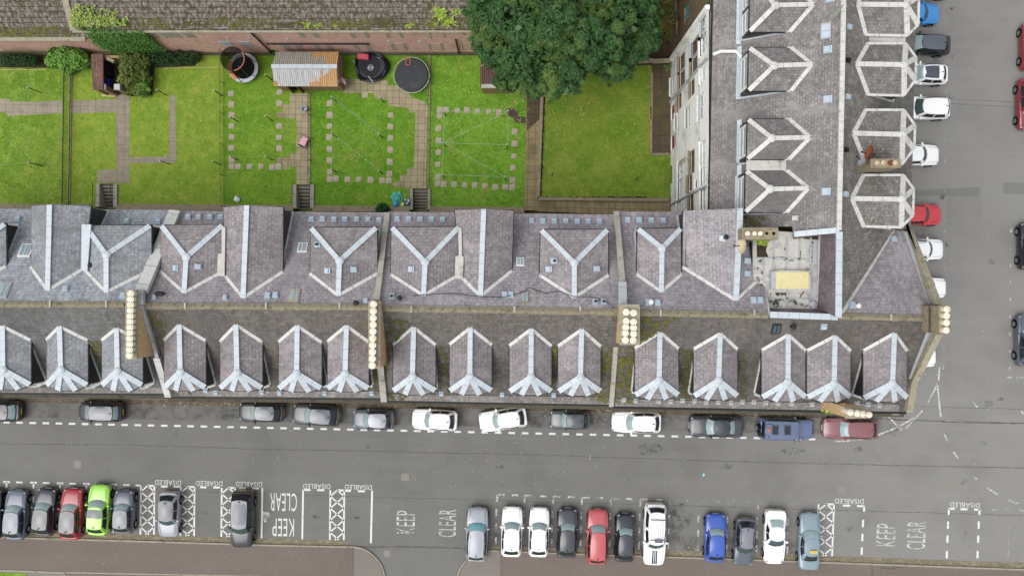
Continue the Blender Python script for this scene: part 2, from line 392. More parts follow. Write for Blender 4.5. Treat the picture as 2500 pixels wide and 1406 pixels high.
M['wallstone'] = m_brick('tenement_ashlar', C(158, 146, 122), C(140, 128, 106), C(120, 110, 94), .7, .33, .4)
M['redbrick'] = m_brick('weathered_red_brick', C(236, 186, 172), C(212, 160, 150), C(240, 222, 208), .24, .085, .35)
M['board'] = m_brick('bricked_up_opening', C(218, 182, 166), C(204, 164, 150), C(230, 212, 196), .24, .085, .2)
M['glass'] = m_plain('window_glass', C(70, 82, 88), .12, .5, var=.25, scale=1.5)
M['glass_pale'] = m_plain('pale_window_glass', C(150, 166, 172), .15, .5, var=.25, scale=1.5)
M['glass_blue'] = m_plain('boarded_blue_panel', C(186, 194, 208), .5, .3, var=.08)
M['turq'] = m_plain('turquoise_boarding', C(70, 146, 158), .7, .2)
M['wood'] = m_plain('brown_window_timber', C(110, 84, 66), .7, .2, var=.25)
M['red_door'] = m_plain('dark_red_door', C(136, 52, 54), .6, .3)
M['yellow_sky'] = m_plain('yellowed_skylight', C(216, 206, 154), .5, .3, var=.12, scale=2.5, dirt=C(186, 172, 112))
M['iron'] = m_plain('black_iron', C(38, 38, 36), .6, .3, var=.2)
M['galv'] = m_plain('galvanised_wire', C(150, 152, 140), .6, .3)
M['line'] = m_plain('pale_clothes_line', C(176, 196, 168), .6, .2)
M['line_blue'] = m_plain('blue_clothes_line', C(130, 170, 176), .6, .2)
M['rust_dish'] = m_plain('rusty_dish', C(124, 72, 52), .8, .2, var=.3, dirt=C(100, 60, 44))
M['grey_dish'] = m_plain('grey_dish', C(150, 154, 158), .6, .3)
M['cream_dish'] = m_plain('cream_dish', C(206, 190, 162), .7, .3, dirt=C(164, 116, 70))
# ================================================================ GROUND, ROADS, GARDENS
M['asphalt'] = m_asphalt('worn_asphalt_light_ramp', C(117, 116, 112), c2=C(136, 134, 130), dark=.45)  # tone ramps paler along x: brighter light painted in beside the wear
M['asphalt_light'] = M['asphalt']
M['asphalt_patch'] = m_asphalt('asphalt_patch', C(137, 135, 131), dark=.1, speck=.1, worn=False)
M['asphalt_patch_dark'] = m_asphalt('dark_asphalt_patch', C(122, 121, 117), dark=.2, speck=.1, worn=False)
M['oil'] = m_worn('oil_stain', C(88, 86, 82), .42, .85, 1.8)
M['tarmac_red'] = m_asphalt('reddish_chip_pavement', C(112, 102, 94), dark=.4, speck=.25, chips=.7)
M['tarmac_brown'] = m_asphalt('brown_pavement', C(130, 124, 116), dark=.3, speck=.2)
M['setts'] = m_brick('mossy_stone_setts', C(150, 142, 118), C(118, 112, 94), C(74, 70, 50), .34, .13, .35)
M['setts_dark'] = m_brick('dirty_stone_setts', C(118, 108, 92), C(94, 86, 74), C(56, 52, 44), .34, .13, .4)
M['kerb'] = m_plain('pale_kerb_stone', C(160, 152, 136), .85, .2, var=.25, scale=2, dirt=C(110, 104, 84))
M['flag_dark'] = m_slabs('dark_flagstones', C(104, 97, 86), .9, .7)
M['seam'] = m_plain('tar_seam', C(98, 96, 92), .9, .1, var=.3)
M['cover'] = m_plain('iron_manhole_cover', C(138, 130, 122), .7, .3, var=.3, scale=12)
M['mark'] = m_worn('white_road_paint', C(226, 225, 220), .30, .40)
M['mark_worn'] = m_worn('worn_white_road_paint', C(214, 213, 206), .44, .54, 9)
M['mark_faint'] = m_worn('nearly_gone_road_paint', C(204, 203, 197), .53, .62, 9)
M['soil'] = m_plain('dark_damp_soil', C(74, 62, 50), .95, .1, var=.4, scale=2, dirt=C(50, 44, 34))
M['grass_far'] = m_grass('rough_grass', C(104, 120, 60), C(116, 124, 66), C(130, 136, 74))
M['grass1'] = m_grass('lawn_grass_one', C(84, 114, 36), C(102, 126, 46), C(124, 142, 58))
M['grass2'] = m_grass('lawn_grass_two', C(98, 126, 40), C(116, 134, 50), C(136, 146, 64))
M['grass3'] = m_grass('lawn_grass_three', C(84, 120, 34), C(100, 130, 42), C(120, 142, 54))
M['grass4'] = m_grass('lawn_grass_four', C(78, 118, 30), C(92, 128, 38), C(114, 142, 52))
M['grass5'] = m_grass('lawn_grass_five', C(82, 122, 34), C(100, 136, 44), C(122, 150, 60))
M['grass6'] = m_grass('lawn_grass_six', C(86, 114, 36), C(106, 122, 46), C(120, 132, 54))
M['path_grey'] = m_slabs('grey_path_slabs', C(154, 144, 128), .62, .62, .06, mul(C(154,144,128), .62), .3)
M['slab'] = m_slabs('buff_paving_slabs', C(168, 156, 126), .535, .535, .10)
M['slab_brown'] = m_slabs('mossy_brown_slabs', C(150, 134, 102), .56, .56, .10, moss=.6)
M['slab_dark'] = m_slabs('dark_wet_slabs', C(92, 80, 64), .8, .8, .15, moss=.6)
M['stone_slab'] = m_plain('buff_stepping_stone', C(178, 168, 148), .9, .15, var=.2, scale=6, dirt=C(124, 110, 88))

GZ = 1.2                                                     # the gardens lie above the street and the back court
structure('ground', MB().poly([(-500,-500,-.02),(500,-500,-.02),(500,500,-.02),(-500,500,-.02)]), M['grass_far'])
def pxy(pts, z): return [P(x, y, z) for x, y in pts]
def flat(name, pts, z, mat, kind='structure', parent=None):
    mb = MB().poly(pxy(pts, z)[::-1] if False else pxy(pts, z))
    o = mk(name, mb, mat, parent=parent)
    if kind: o['kind'] = kind
    return o
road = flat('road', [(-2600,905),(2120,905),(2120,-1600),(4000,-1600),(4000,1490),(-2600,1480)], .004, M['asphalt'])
side_road = road
flat('back_court', [(-2600,520),(1640,520),(1640,480),(2100,480),(2100,904),(-2600,904)], .0, M['flag_dark'])

def line_px(mb, a, b, w, z=.022):
    a, b = P(*a, z), P(*b, z); t = (b-a).normalized(); n = Vector((-t.y, t.x, 0))*w/2
    mb.poly([a-n, b-n, b+n, a+n])
def part(parent, name, mb, mat, **k): return mk(name, mb, mat, parent=parent, **k)

# ---- tar seams wobbling along the street
def seam(pts, w, z=.010, parent=road, name='tar_seam'):
    mb = MB()
    for (x0,y0),(x1,y1) in zip(pts, pts[1:]):
        n = max(2, int(abs(x1-x0)+abs(y1-y0))//12); pr = None
        for i in range(n+1):
            q = P(x0+(x1-x0)*i/n+random.uniform(-.7,.7), y0+(y1-y0)*i/n+random.uniform(-1.0,1.0), z)
            if pr is not None:
                t = (q-pr).normalized(); m = Vector((-t.y,t.x,0))*w*random.uniform(.25,.8)
                mb.poly([pr-m, q-m, q+m, pr+m])
            pr = q
    part(parent, name, mb, M['seam'])
seam([(-80,1083),(300,1085),(600,1095),(1240,1108),(1760,1125),(2188,1136),(2560,1143)], .045)
seam([(300,1193),(600,1204),(1240,1222),(1800,1238),(2188,1249),(2560,1260)], .035)
seam([(2120,1018),(2188,1024),(2250,1026),(2320,1029),(2540,1034)], .10)
seam([(2200,991),(2540,1000)], .03, parent=side_road)
seam([(865,1335),(960,1334),(1120,1337),(1170,1341)], .10)
# ---- patches
def patch(pts, mat, parent=side_road, name='asphalt_patch', z=.009): part(parent, name, MB().poly(pxy(pts, z)), mat)
patch([(2398,387),(2540,389),(2540,543),(2398,540)], M['asphalt_patch'])
patch([(2449,445),(2540,449),(2540,478),(2449,472)], M['asphalt_patch_dark'], z=.013)
patch([(2215,466),(2392,457),(2392,480),(2215,478)], M['asphalt_patch_dark'])
patch([(2196,-200),(2312,-200),(2308,900),(2196,900)], M['asphalt_patch'], z=.0065)
patch([(2404,977),(2424,977),(2424,993),(2404,993)], M['asphalt_patch_dark'])
for (x, y, rx, ry, p) in ((1585,1096,36,16,road),(1665,1260,30,36,road),(1935,1100,28,10,road),(1775,1138,16,7,road),(2095,1098,12,10,road),(728,1080,8,4,road),
        (1648,1275,25,30,road),(2225,465,14,10,side_road),(2275,500,12,9,side_road),(2300,478,8,14,side_road),(2440,973,14,5,side_road),(2322,235,8,7,side_road),(2324,22,5,5,side_road),(2325,142,4,8,side_road),
        (2312,595,6,8,side_road),(2350,1175,14,8,side_road),(2250,570,26,12,side_road),(250,1000,60,12,road),(560,1010,40,14,road),(1310,1030,20,14,road),(2175,1050,20,18,road)):
    mb = MB(); mb.poly([P(x+rx*math.cos(a)*random.uniform(.7,1.1), y+ry*math.sin(a)*random.uniform(.7,1.1), .015) for a in [i*math.pi/8 for i in range(16)]])
    part(p, 'oil_stain', mb, M['oil'])
for x, y in ((505,1250),(690,1235),(775,1260),(872,1265),(1010,1300),(2075,1290),(2355,1300),(2300,700),(2290,330),(2285,150),(430,1060),(900,1090),(1220,1140),(2400,1080),(2420,640)):
    rx, ry = random.uniform(6,14), random.uniform(4,10)
    part(road, 'oil_stain', MB().poly([P(x+rx*math.cos(a)*random.uniform(.7,1.1), y+ry*math.sin(a)*random.uniform(.7,1.1), .0155) for a in [i*math.pi/8 for i in range(16)]]), M['oil'])
# two skid lines on the side street
for y0, y1 in ((243,250),(254,262)):
    seam([(2322,y0),(2400,(y0+y1)//2),(2480,y1)], .035, parent=side_road, name='skid_mark')
M['dark_band'] = m_worn('gutter_dark_band', C(96, 91, 84), .36, .95, .8)  # darker brownish bands along the kerbs, broken up by noise
part(road, 'gutter_dark_band', MB().poly(pxy([(-60,984),(396,990),(917,998),(1183,999),(1470,1009),(2010,1021),(2060,1060),(1400,1046),(600,1028),(-60,1016)], .008)), M['dark_band'])
part(road, 'gutter_dark_band', MB().poly(pxy([(1150,1300),(1500,1300),(1990,1318),(1990,1352),(1342,1334),(1150,1331)], .008)), M['dark_band'])
# ---- iron covers
for (x, y, s, p) in ((189,1133,9,road),(989,1164,9,road),(2055,1194,10,road),(2328,1185,10,side_road),(2378,1215,9,side_road),(945,1350,8,road),(2206,1055,3,side_road),(2216,1048,3,side_road)):
    part(p, 'manhole_cover', MB().poly(pxy([(x-s,y-s),(x+s,y-s+.5),(x+s,y+s+.5),(x-s,y+s)], .012)), M['cover'])

# ---- pavements, kerbs, setts
pav = structure('pavement', MB().prism([(p.x,p.y) for p in pxy([(-2600,912),(2010,912),(2010,-1600),(2140,-1600),(2150,560),(2150,900),(2160,1006),(1787,1002),(1183,983),(917,983),(396,973),(0,970),(-2600,940)], .06)], 0, .11), M['flag_dark'])
def band(name, top, bot, z, mat):
    mb = MB(); 
    for i in range(len(top)-1): mb.poly(pxy([top[i], top[i+1], bot[i+1], bot[i]], z))
    return structure(name, mb, mat)
band('channel_setts', [(-2600,945),(0,972),(396,975),(917,985),(1183,986),(1470,997),(1787,1004),(2010,1010)], [(-2600,958),(0,983),(396,989),(917,997),(1183,998),(1470,1008),(1787,1016),(2010,1020)], .012, M['setts_dark'])
band('channel_setts', [(-2600,1246),(0,1296),(300,1303),(657,1313),(848,1318)], [(-2600,1259),(0,1309),(300,1317),(657,1328),(850,1331)], .012, M['setts'])
band('channel_setts', [(1180,1333),(1342,1335),(1800,1350),(2041,1357),(2500,1373),(4000,1424)], [(1180,1341),(1342,1347),(1800,1363),(2041,1371),(2500,1388),(4000,1439)], .012, M['setts'])
def pavement(pts, mat, name='pavement'): return structure(name, MB().prism([(p.x,p.y) for p in pxy(pts, .12)], 0, .12), mat)
arcL = [(863,1334),(885,1338),(905,1349),(922,1366),(933,1384),(939,1404),(941,1440)]
arcR = [(1116,1440),(1117,1406),(1124,1386),(1137,1368),(1155,1353),(1175,1345),(1190,1343)]
pavement([(-2600,1263),(0,1313),(300,1321),(657,1332),(863,1337),(863,1440),(-2600,1440)], M['tarmac_red'])
pavement([(863.6,1337)]+[(x-3,y+2) for x,y in arcL[1:]]+[(863.6,1440)], M['tarmac_brown'])
pavement([(x+3,y+2) for x,y in arcR]+[(1222,1347),(1222,1440)], M['tarmac_brown'])
pavement([(1222.6,1347),(1342,1351),(1800,1366),(2128,1376),(2128,1440),(1222.6,1440)], M['tarmac_red'])
pavement([(2128.6,1376),(2500,1391),(4000,1442),(4000,1500),(2128.6,1500)], M['tarmac_red'])
seam([(2128,1377),(2131,1392),(2129,1410)], .06, .125, pav, 'pavement_crack')
seam([(2150,1384),(2175,1388),(2215,1381)], .10, .125, pav, 'pavement_crack')
mbk = MB()
for pts in ([(-2600,1261),(0,1311),(300,1319),(657,1330),(850,1334)]+arcL, arcR+[(1342,1349),(1800,1364.5),(2041,1373),(2500,1389.5),(4000,1440)]):
    for a, b in zip(pts, pts[1:]):
        A, B = P(*a, .06), P(*b, .06); n = max(1, int((B-A).length/.95))
        if n > 40: n = 40
        for i in range(n):
            q0, q1 = A.lerp(B, i/n), A.lerp(B, (i+1)/n); t = (q1-q0).normalized()*.008
            mbk.bar(q0+t, q1-t, .13, .135)
structure('kerb', mbk, M['kerb'])
mbk = MB().bar(P(-700,1374,.1), P(0,1391,.1), .12, .12); mbk.bar(P(0,1391,.1), P(158,1397,.1), .12, .12); mbk.bar(P(158,1396,.1), P(158,1440,.1), .1, .12); mbk.bar(P(158,1396.5,.1), P(640,1406,.1), .1, .06)
structure('path_edging', mbk, M['kerb'])
flat('lawn_verge', [(-700,1381),(0,1396),(64,1399),(60,1440),(-700,1440)], .127, M['grass3'])
flat('gravel_strip', [(0,1393),(156,1398),(156,1440),(60,1440),(66,1400),(0,1397)], .124, M['tarmac_brown'])
# ---- the south side beyond the pavement
flat('park_ground', [(-2600,1441),(941,1441),(941,2600),(-2600,2600)], .03, M['grass1'])
flat('park_ground', [(1116,1441),(4000,1501),(4000,2600),(1116,2600)], .03, M['grass1'])
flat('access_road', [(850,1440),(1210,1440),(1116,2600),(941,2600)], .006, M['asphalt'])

# ---- painted markings
mk1, mk2, mk3 = MB(), MB(), MB()
x = 16.0
while x < 1995:                                              # dashed line of the upper parking lane
    y = 1030.5 + (x-16)*.0207 + (x-16)**2*1.0e-7
    line_px(mk1, (x-8, y), (x+8, y+.3), .17); x += 31.9 + x*.0009
for i in range(18):                                          # its worn curve at the corner
    t0, t1 = i/18, (i+1)/18
    def cv(t): return (2035+ (1-(1-t)**2)*0 + 200*t, 1077 - 62*t**2.1 + 2*t)
    line_px(mk2, cv(t0), cv(t1), .14)
for a, b in (((2212,1045),(2252,1002)),((2160,1008),(2202,1050)),((2264,985),(2293,930)),((2289,945),(2297,1018)),((2294,893),(2290,945))):
    line_px(mk2, a, b, .13)
for a, b in (((2409,1190),(2436,1206)),((2460,1219),(2488,1229)),((2376,1163),(2386,1170)),((2327,1102),(2342,1120)),((2306,1060),(2313,1078)),((2376,980),(2386,994)),((2494,1004),(2500,1010))):
    line_px(mk2, a, b, .13)
for y in range(-20, 900, 24): line_px(mk3, (2311-.009*y, y), (2311-.009*y, y+10), .12)
for y in range(560, 930, 42): line_px(mk2, (2468-.01*(y-560), y), (2468-.01*(y-560), y+7), .14)
line_px(mk3, (2240,912),(2290,914), .12); line_px(mk2, (2460,921),(2500,922), .10)
for x in (221,679,1107,1441): line_px(mk3, (x,1092 if x<300 else 1107),(x,1106 if x<300 else 1122), .10); 
# left bays
def bay_y(x): return 1175.7 + (x-16)*.0246
for x in (16,82,146.5,211,278): 
    y = bay_y(x); line_px(mk1, (x-8,y),(x+8,y+.3), .16); line_px(mk1, (x,y),(x-.4,y+14), .15)
    line_px(mk1, (x+23,y+.9),(x+39,y+1.3), .14)
    for k in (33, 68, 103): line_px(mk1, (x-.5,y+k),(x-1,y+k+15), .15)
line_px(mk1, (331,1184),(344,1184.5), .15)
def hatch(xl, xr, yt, yb, mb, skew=-1.2):
    line_px(mb, (xl,yt),(xl+skew,yb), .15); line_px(mb, (xr,yt+.5),(xr+skew,yb+.5), .15)
    line_px(mb, (xl+16 if mb is mk1 else xl+16,yt),(xr,yt+.5), .16)
    n = 4; h = (yb-yt-4)/n; w = xr-xl; y = yt-10
    m = MB()
    def clip(a, b):
        (x0,y0),(x1,y1) = a, b; lo, hi = 0.0, 1.0
        for s, e in ((yt, yb),):
            if y0 < s: lo = (s-y0)/(y1-y0)
            if y1 > e: hi = (e-y0)/(y1-y0)
            if y0 > e or y1 < s: return
        f = lambda t: (x0+(x1-x0)*t+skew*((y0+(y1-y0)*t)-yt)/(yb-yt), y0+(y1-y0)*t)
        if hi > lo: line_px(mb, f(lo), f(hi), .12)
    y = yt - h*.5
    while y < yb:
        clip((xl,y),(xr,y+h)); clip((xr,y),(xl,y+h)); y += h
hatch(344, 377, 1185, 1304, mk1); hatch(441.5, 475, 1187.5, 1307, mk1); hatch(541.5, 574, 1190, 1310, mk1)
hatch(806.5, 840.5, 1196, 1317, mk1)
line_px(mk1, (640.5,1190),(638.5,1313), .15); line_px(mk1, (740,1194.5),(738,1315), .15); line_px(mk1, (908.5,1197),(905.5,1325), .16)
for a, b in (((393,1186.5),(409,1187)),((424,1187),(441,1187.5)),((488,1188.5),(504,1189)),((520,1189),(537,1189.5)),((584,1190.5),(600,1191)),((616,1191),(632,1191.6)),
             ((740,1195),(758,1195.3)),((774,1195.6),(792,1196)),((840,1197.3),(857,1197.6)),((874,1198.2),(891,1198.5))): line_px(mk1, a, b, .16)
# right bays (worn)
def bay2(x): return 1207 + (x-1214)*.0318
xs = (1214,1281.5,1350.6,1421,1492,1564,1636,1707.5,1778,1851,1926)
for i, x in enumerate(xs):
    y = bay2(x); mb = mk2 if i < 6 else mk3
    line_px(mb, (x,y),(x+18,y+.4), .16); line_px(mb, (x,y),(x-.6,y+17), .16); line_px(mb, (x+36,y+1),(x+52,y+1.5), .16)
    for k in (35,69,103): line_px(mk2, (x-1.5-k*.02,y+k),(x-2-k*.02,y+k+17), .15)
hatch(1998.5, 2036, 1230, 1356, mk1, -4.5)
line_px(mk1, (2058,1233),(2076,1233.5), .17); line_px(mk1, (2092,1234.5),(2110,1235), .17); line_px(mk1, (2110,1235),(2109.5,1248), .17)
for k in (34,68,101): line_px(mk1, (2109-k*.045,1234+k),(2108-k*.045,1234+k+18), .17)
line_px(mk1, (2315,1241),(2331,1241), .17); line_px(mk1, (2345,1242),(2362,1242.4), .17); line_px(mk1, (2378,1243),(2392,1243.4), .17)
for xx in (2316.5, 2391.5):
    line_px(mk1, (xx,1241),(xx-.5,1256), .17)
    for k in (31,65,103): line_px(mk1, (xx-.6-k*.04,1241+k),(xx-1-k*.04,1241+k+18), .17)
line_px(mk3, (2416,1243.5),(2434,1244), .14); line_px(mk3, (2454,1244),(2472,1244.5), .14); line_px(mk3, (2465,1280),(2461,1362), .14); line_px(mk3, (2488,1245),(2510,1246), .14)

def lettering(txt, x0, y0, x1, y1, rot, mat, parent, z=.022, sx=1.0, name='painted_lettering'):
    """letters filling the pixel box; rot is how far the line of text is turned"""
    cu = bpy.data.curves.new('letters', 'FONT'); cu.body = txt; cu.space_character = 1.08; cu.resolution_u = 3
    o = bpy.data.objects.new('letters', cu); COL.objects.link(o)
    me = bpy.data.meshes.new_from_object(o.evaluated_get(bpy.context.evaluated_depsgraph_get()))
    bpy.data.objects.remove(o)
    xs = [v.co.x for v in me.vertices]; ys = [v.co.y for v in me.vertices]
    w, h = max(xs)-min(xs), max(ys)-min(ys); c, s = math.cos(rot), math.sin(rot)
    A, B = P(x0,y0,z), P(x1,y1,z); bw, bh = abs(B.x-A.x), abs(B.y-A.y); ctr = (A+B)/2
    if abs(c) < .5: bw, bh = bh, bw
    mb = MB()
    for p in me.polygons:
        pts = []
        for i in p.vertices:
            q = me.vertices[i].co; u, v = ((q.x-min(xs))/w-.5)*bw, ((q.y-min(ys))/h-.5)*bh
            pts.append(Vector((ctr.x+u*c-v*s, ctr.y+u*s+v*c, z)))
        mb.poly(pts)
    bpy.data.meshes.remove(me)
    return mk(name, mb, mat, parent=parent)
def bold(*a, **k):
    o = lettering(*a, **k); m = o.modifiers.new('bold', 'SOLIDIFY') if False else None
    return o
PI = math.pi
M['mark_text'] = m_worn('white_road_lettering', C(220, 219, 213), .27, .36, 8)
M['mark_text_worn'] = m_worn('worn_road_lettering', C(210, 209, 203), .42, .50, 10)
for (x0,x1,yc) in ((378,442,1177.5),(478,543,1179.5),(575.5,640,1181.5),(740,806,1186.5),(841.5,908,1188.8)):
    lettering('DISABLED', x0, yc-6, x1, yc+6, PI+R(-1.2), M['mark_text'], road)
lettering('DISABLED', 2038, 1217, 2109, 1229, PI+R(-1.6), M['mark_text'], road)
lettering('DISABLED', 2319, 1226, 2392, 1238, PI+R(-1.6), M['mark_text'], side_road)
lettering('CLEAR', 659, 1203, 725, 1247, PI+R(-1), M['mark_text'], road); lettering('KEEP', 665, 1265, 718, 1308, PI+R(-1), M['mark_text'], road)
lettering('KEEP', 968, 1246, 1013, 1301, PI/2+R(-1), M['mark_text_worn'], road); lettering('CLEAR', 1071, 1243, 1114, 1310, PI/2+R(-1), M['mark_text_worn'], road)
lettering('KEEP', 2140, 1278, 2186, 1332, PI/2+R(-2), M['mark_text_worn'], road); lettering('CLEAR', 2214, 1272, 2260, 1340, PI/2+R(-2), M['mark_text_worn'], side_road)
part(road, 'bay_markings', mk1, M['mark']); part(road, 'worn_bay_markings', mk2, M['mark_worn']); part(road, 'faint_bay_markings', mk3, M['mark_faint'])
# pale spill by the KEEP CLEAR
part(road, 'paint_spill', MB().poly([P(650+x,1262+y,.017) for x,y in ((-8,-14),(6,-13),(10,-4),(2,2),(-1,14),(-6,10),(-9,0))]), M['mark_worn'])

# ================================================================ LAWNS AND PATHS
def lawn(pts, mat): return structure('lawn', MB().prism([(p.x,p.y) for p in pxy(pts, GZ)], 0, GZ), mat)
lawn([(-1500,60),(162,60),(162,506),(-1500,506)], M['grass1'])
lawn([(162.2,60),(545,60),(545,508),(277,508),(277,449),(243,449),(243,506),(162.2,506)], M['grass2'])
lawn([(545.2,60),(757,60),(757,451),(724,451),(724,510),(545.2,510)], M['grass3'])
lawn([(757.2,60),(1047,60),(1047,513),(1042,513),(1042,461),(1008,461),(1008,513),(757.2,511)], M['grass4'])
lawn([(1047.2,60),(1290,60),(1290,513),(1047.2,513)], M['grass5'])
lawn([(1290.2,-1500),(1640,-1500),(1640,516),(1290.2,514)], M['grass6'])
PATHS = []
def gpath(name, pts, mat, dz=.006):
    PATHS.append(pts); return flat(name, pts, GZ+dz, mat)
# left gardens
gpath('path', [(-700,240),(22,242),(26,248),(90,249),(152,246),(152,277),(60,281),(20,284),(14,274),(-700,274)], M['path_grey'])
gpath('path', [(174,246),(284,243),(284,275),(174,277)], M['path_grey'])
gpath('path', [(284.3,222),(316,222),(316,447),(238,447),(238,416),(284.3,414)], M['path_grey'])
gpath('path', [(316.3,385),(413,382),(414,234),(427,233),(431,386),(431,398),(316.3,399)], M['path_grey'])
# middle gardens
gpath('path', [(707,228),(757,229),(757,450),(724,450),(724,408),(708,406),(707,414),(692,414),(692,401),(676,400),(676,385),(707,384),(707,375),(724,374),(724,290),(691,288),(676,288),(676,275),(690,274),(690,256),(707,255)], M['slab'])
gpath('path', [(835,192),(905,195),(945,196),(948,210),(985,208),(1000,232),(1010,240),(1036,248),(1046,262),(1042,300),(1040,460),(1008,460),(960,456),(960,444),(976,442),(976,428),(994,426),(994,411),(1011,410),(1014,276),(998,275),(998,264),(948,259),(948,244),(930,243),(916,240),(912,228),(840,228)], M['slab'])
gpath('path', [(1287,200),(1322,200),(1318,300),(1312,514),(1281,514),(1283,380),(1283,302),(1262,300),(1262,288),(1238,284),(1236,270),(1256,265),(1262,288),(1284,288)], M['slab_brown'])
gpath('path', [(1312.3,487),(1640,487),(1640,530),(1312.3,516)], M['slab_brown'])
gpath('path', [(1592,150),(1640,150),(1640,377),(1590,377)], M['slab_dark'])
gpath('path', [(1236,268),(1250,264),(1264,270),(1266,284),(1284,287),(1284,302),(1258,299),(1254,288),(1240,282)], m_slabs('dark_path_slabs', C(84, 76, 68), .54, .54, .1), .011)
gpath('path', [(1286,205),(1321,205),(1319,290),(1286,320)], M['slab_dark'], .011)
# soil under the tree and by the brick wall
gpath('soil_bed', [(1150,-700),(1650,-700),(1645,148),(1560,150),(1540,172),(1470,178),(1200,180),(1180,130)], M['soil'], .004)
gpath('soil_bed', [(-700,126),(240,130),(240,146),(150,168),(96,166),(-700,162)], M['soil'], .004)
gpath('soil_bed', [(292,120),(484,126),(484,150),(476,162),(378,166),(372,232),(316,236),(292,228)], M['soil'], .004)
# pale edging rows
mb = MB().bar(P(-300,170.5,GZ+.02), P(112,170.5,GZ+.02), .06, .04); mb.bar(P(400,167,GZ+.02), P(535,165,GZ+.02), .05, .03); mb.bar(P(249,233.5,GZ+.06), P(283,235,GZ+.06), .22, .1)
structure('path_edging', mb, m_plain('pale_yellow_edging', C(190, 180, 128), .9, .1, var=.3, dirt=C(120, 120, 60)))

# ---- stepping stones: square slabs let into the lawns
STONES = []
def stones(pts, label, group, s=.50):
    base = None
    for (x, y) in pts:
        STONES.append((x, y)); mb = MB(); w = s/2*random.uniform(.86,1.06); c = P(x+random.uniform(-.8,.8), y+random.uniform(-.8,.8), GZ)
        q = [(-w,-w*.8),(-w*.8,-w),(w*.8,-w),(w,-w*.8),(w,w*.8),(w*.8,w),(-w*.8,w),(-w,w*.8)]; a = random.uniform(-.16,.16)
        mb.prism([(c.x+u*random.uniform(.92,1.04), c.y+v*random.uniform(.92,1.04)+u*a) for u, v in q], GZ, GZ+.035)
        o = mk('stepping_stone', mb, M['stone_slab'], at=(c.x, c.y, GZ)); tag(o, label, 'stepping stone', group)
stones([(564,228),(565,255),(565,282),(565,309),(565,335),(565,362),(565,390),(566,406),(582,407)], 'square buff stepping stone in the row beside the wire fence', 'stepping stones beside the wire fence')
stones([(609,407),(637,407),(664,408),(680,408)], 'square buff stepping stone in the short row leading to the slab path', 'stepping stones leading to the slab path')
stones([(682,226),(682,254),(682,308),(681,336),(682,363)], 'square buff stepping stone in the column left of the slab path', 'stepping stones left of the slab path')
stones([(804,253),(804,281),(804,308),(804,336),(804,364),(804,392),(805,421),(805,437),(820,437)], 'square buff stepping stone under the left line of clothes poles', 'stepping stones under left clothes poles')
stones([(848,438),(876,438),(904,439),(933,440),(949,441),(951,424)], 'square buff stepping stone in the row above the turtle sandpit', 'stepping stones above the sandpit')
stones([(954,281),(953,309),(953,338),(952,366),(951,395)], 'square buff stepping stone in the column left of the long buff path', 'stepping stones left of the long path')
stones([(892,233)], 'lone buff stepping stone at the edge of the patio slabs', None)
stones([(1073,269),(1089,268),(1073,284),(1071,315),(1071,343),(1070,373),(1069,402),(1068,432),(1068,448),(1083,449)], 'square buff stepping stone left of the strung clothes lines', 'stepping stones left of the strung lines')
stones([(1116,270),(1140,270),(1165,272),(1192,273),(1218,274)], 'square buff stepping stone in the row above the strung clothes lines', 'stepping stones above the strung lines')
stones([(1109,451),(1134,452),(1159,453),(1184,454),(1209,456),(1234,457),(1250,457)], 'square buff stepping stone in the row below the strung clothes lines', 'stepping stones below the strung lines')
stones([(1257,322),(1256,351),(1254,382),(1252,411),(1251,441)], 'square buff stepping stone right of the strung clothes lines', 'stepping stones right of the strung lines')

# ---- retaining walls and garden steps
def wall_thing(name, label, cat, segs, w, z0, z1, mat, cap=None):
    a0 = P(*segs[0][0], z1); root = empty(name, (a0.x, a0.y, z0), label, cat)
    mb = MB(); mc = MB()
    for a, b in segs:
        A, B = P(*a, z1), P(*b, z1); h = (z1-.08 if cap else z1)-z0
        mb.bar(Vector((A.x,A.y,z0+h/2)), Vector((B.x,B.y,z0+h/2)), w, h)
        if cap: mc.bar(Vector((A.x,A.y,z1-.04)), Vector((B.x,B.y,z1-.04)), w+.06, .08)
    mk('masonry', mb, mat, parent=root)
    if cap: mk('coping', mc, cap, parent=root)
    return root
wall_thing('retaining_wall', 'low mossy stone wall edging the lawns behind the terrace', 'wall',
    [((-600,505),(218,505)),((283,505),(716,508)),((763,509),(1000,511)),((1047,511),(1280,513))], .42, 0, GZ+.10, M['stone_dark'], M['stone'])
wall_thing('garden_wall', 'long low stone kerb wall with a planted soil edge around the square lawn', 'wall', [((1323,238),(1319,340)),((1319,340),(1314,483)),((1314,485),(1588,488)),((1588,488),(1634,487))], .2, GZ-.1, GZ+.28, M['stone_dark'], M['stone'])
wall_thing('court_kerb', 'low pale stone kerb around the dark back court', 'kerb', [((1592,178),(1591,290)),((1588,262),(1588,292)),((1590,292),(1590,377)),((1590,377),(1634,376))], .12, GZ-.1, GZ+.1, M['stone_dark'], M['stone'])
wall_thing('boundary_wall', 'dark stone wall under the tree beside the white facade', 'wall', [((1558,150),(1594,148)),((1594,150),(1640,148))], .3, GZ-.2, GZ+.9, M['stone_dark'], M['stone'])
mb = MB()
for i in range(80):
    t = i/79; mb.blob(P(1327-9*t+random.uniform(-3,3), 240+238*t, GZ+.02), (.12*random.uniform(.6,1.4),.16*random.uniform(.6,1.4),.07), 5, 3)
for i in range(60): mb.blob(P(1330+250*i/60, 483+random.uniform(-2,2), GZ+.02), (.14*random.uniform(.6,1.4),.1,.06), 5, 3)
tag(mk('soil_edge', mb, M['soil'], nouv=True), 'crumbly dark soil heaped along the square lawn', 'soil', kind='stuff')

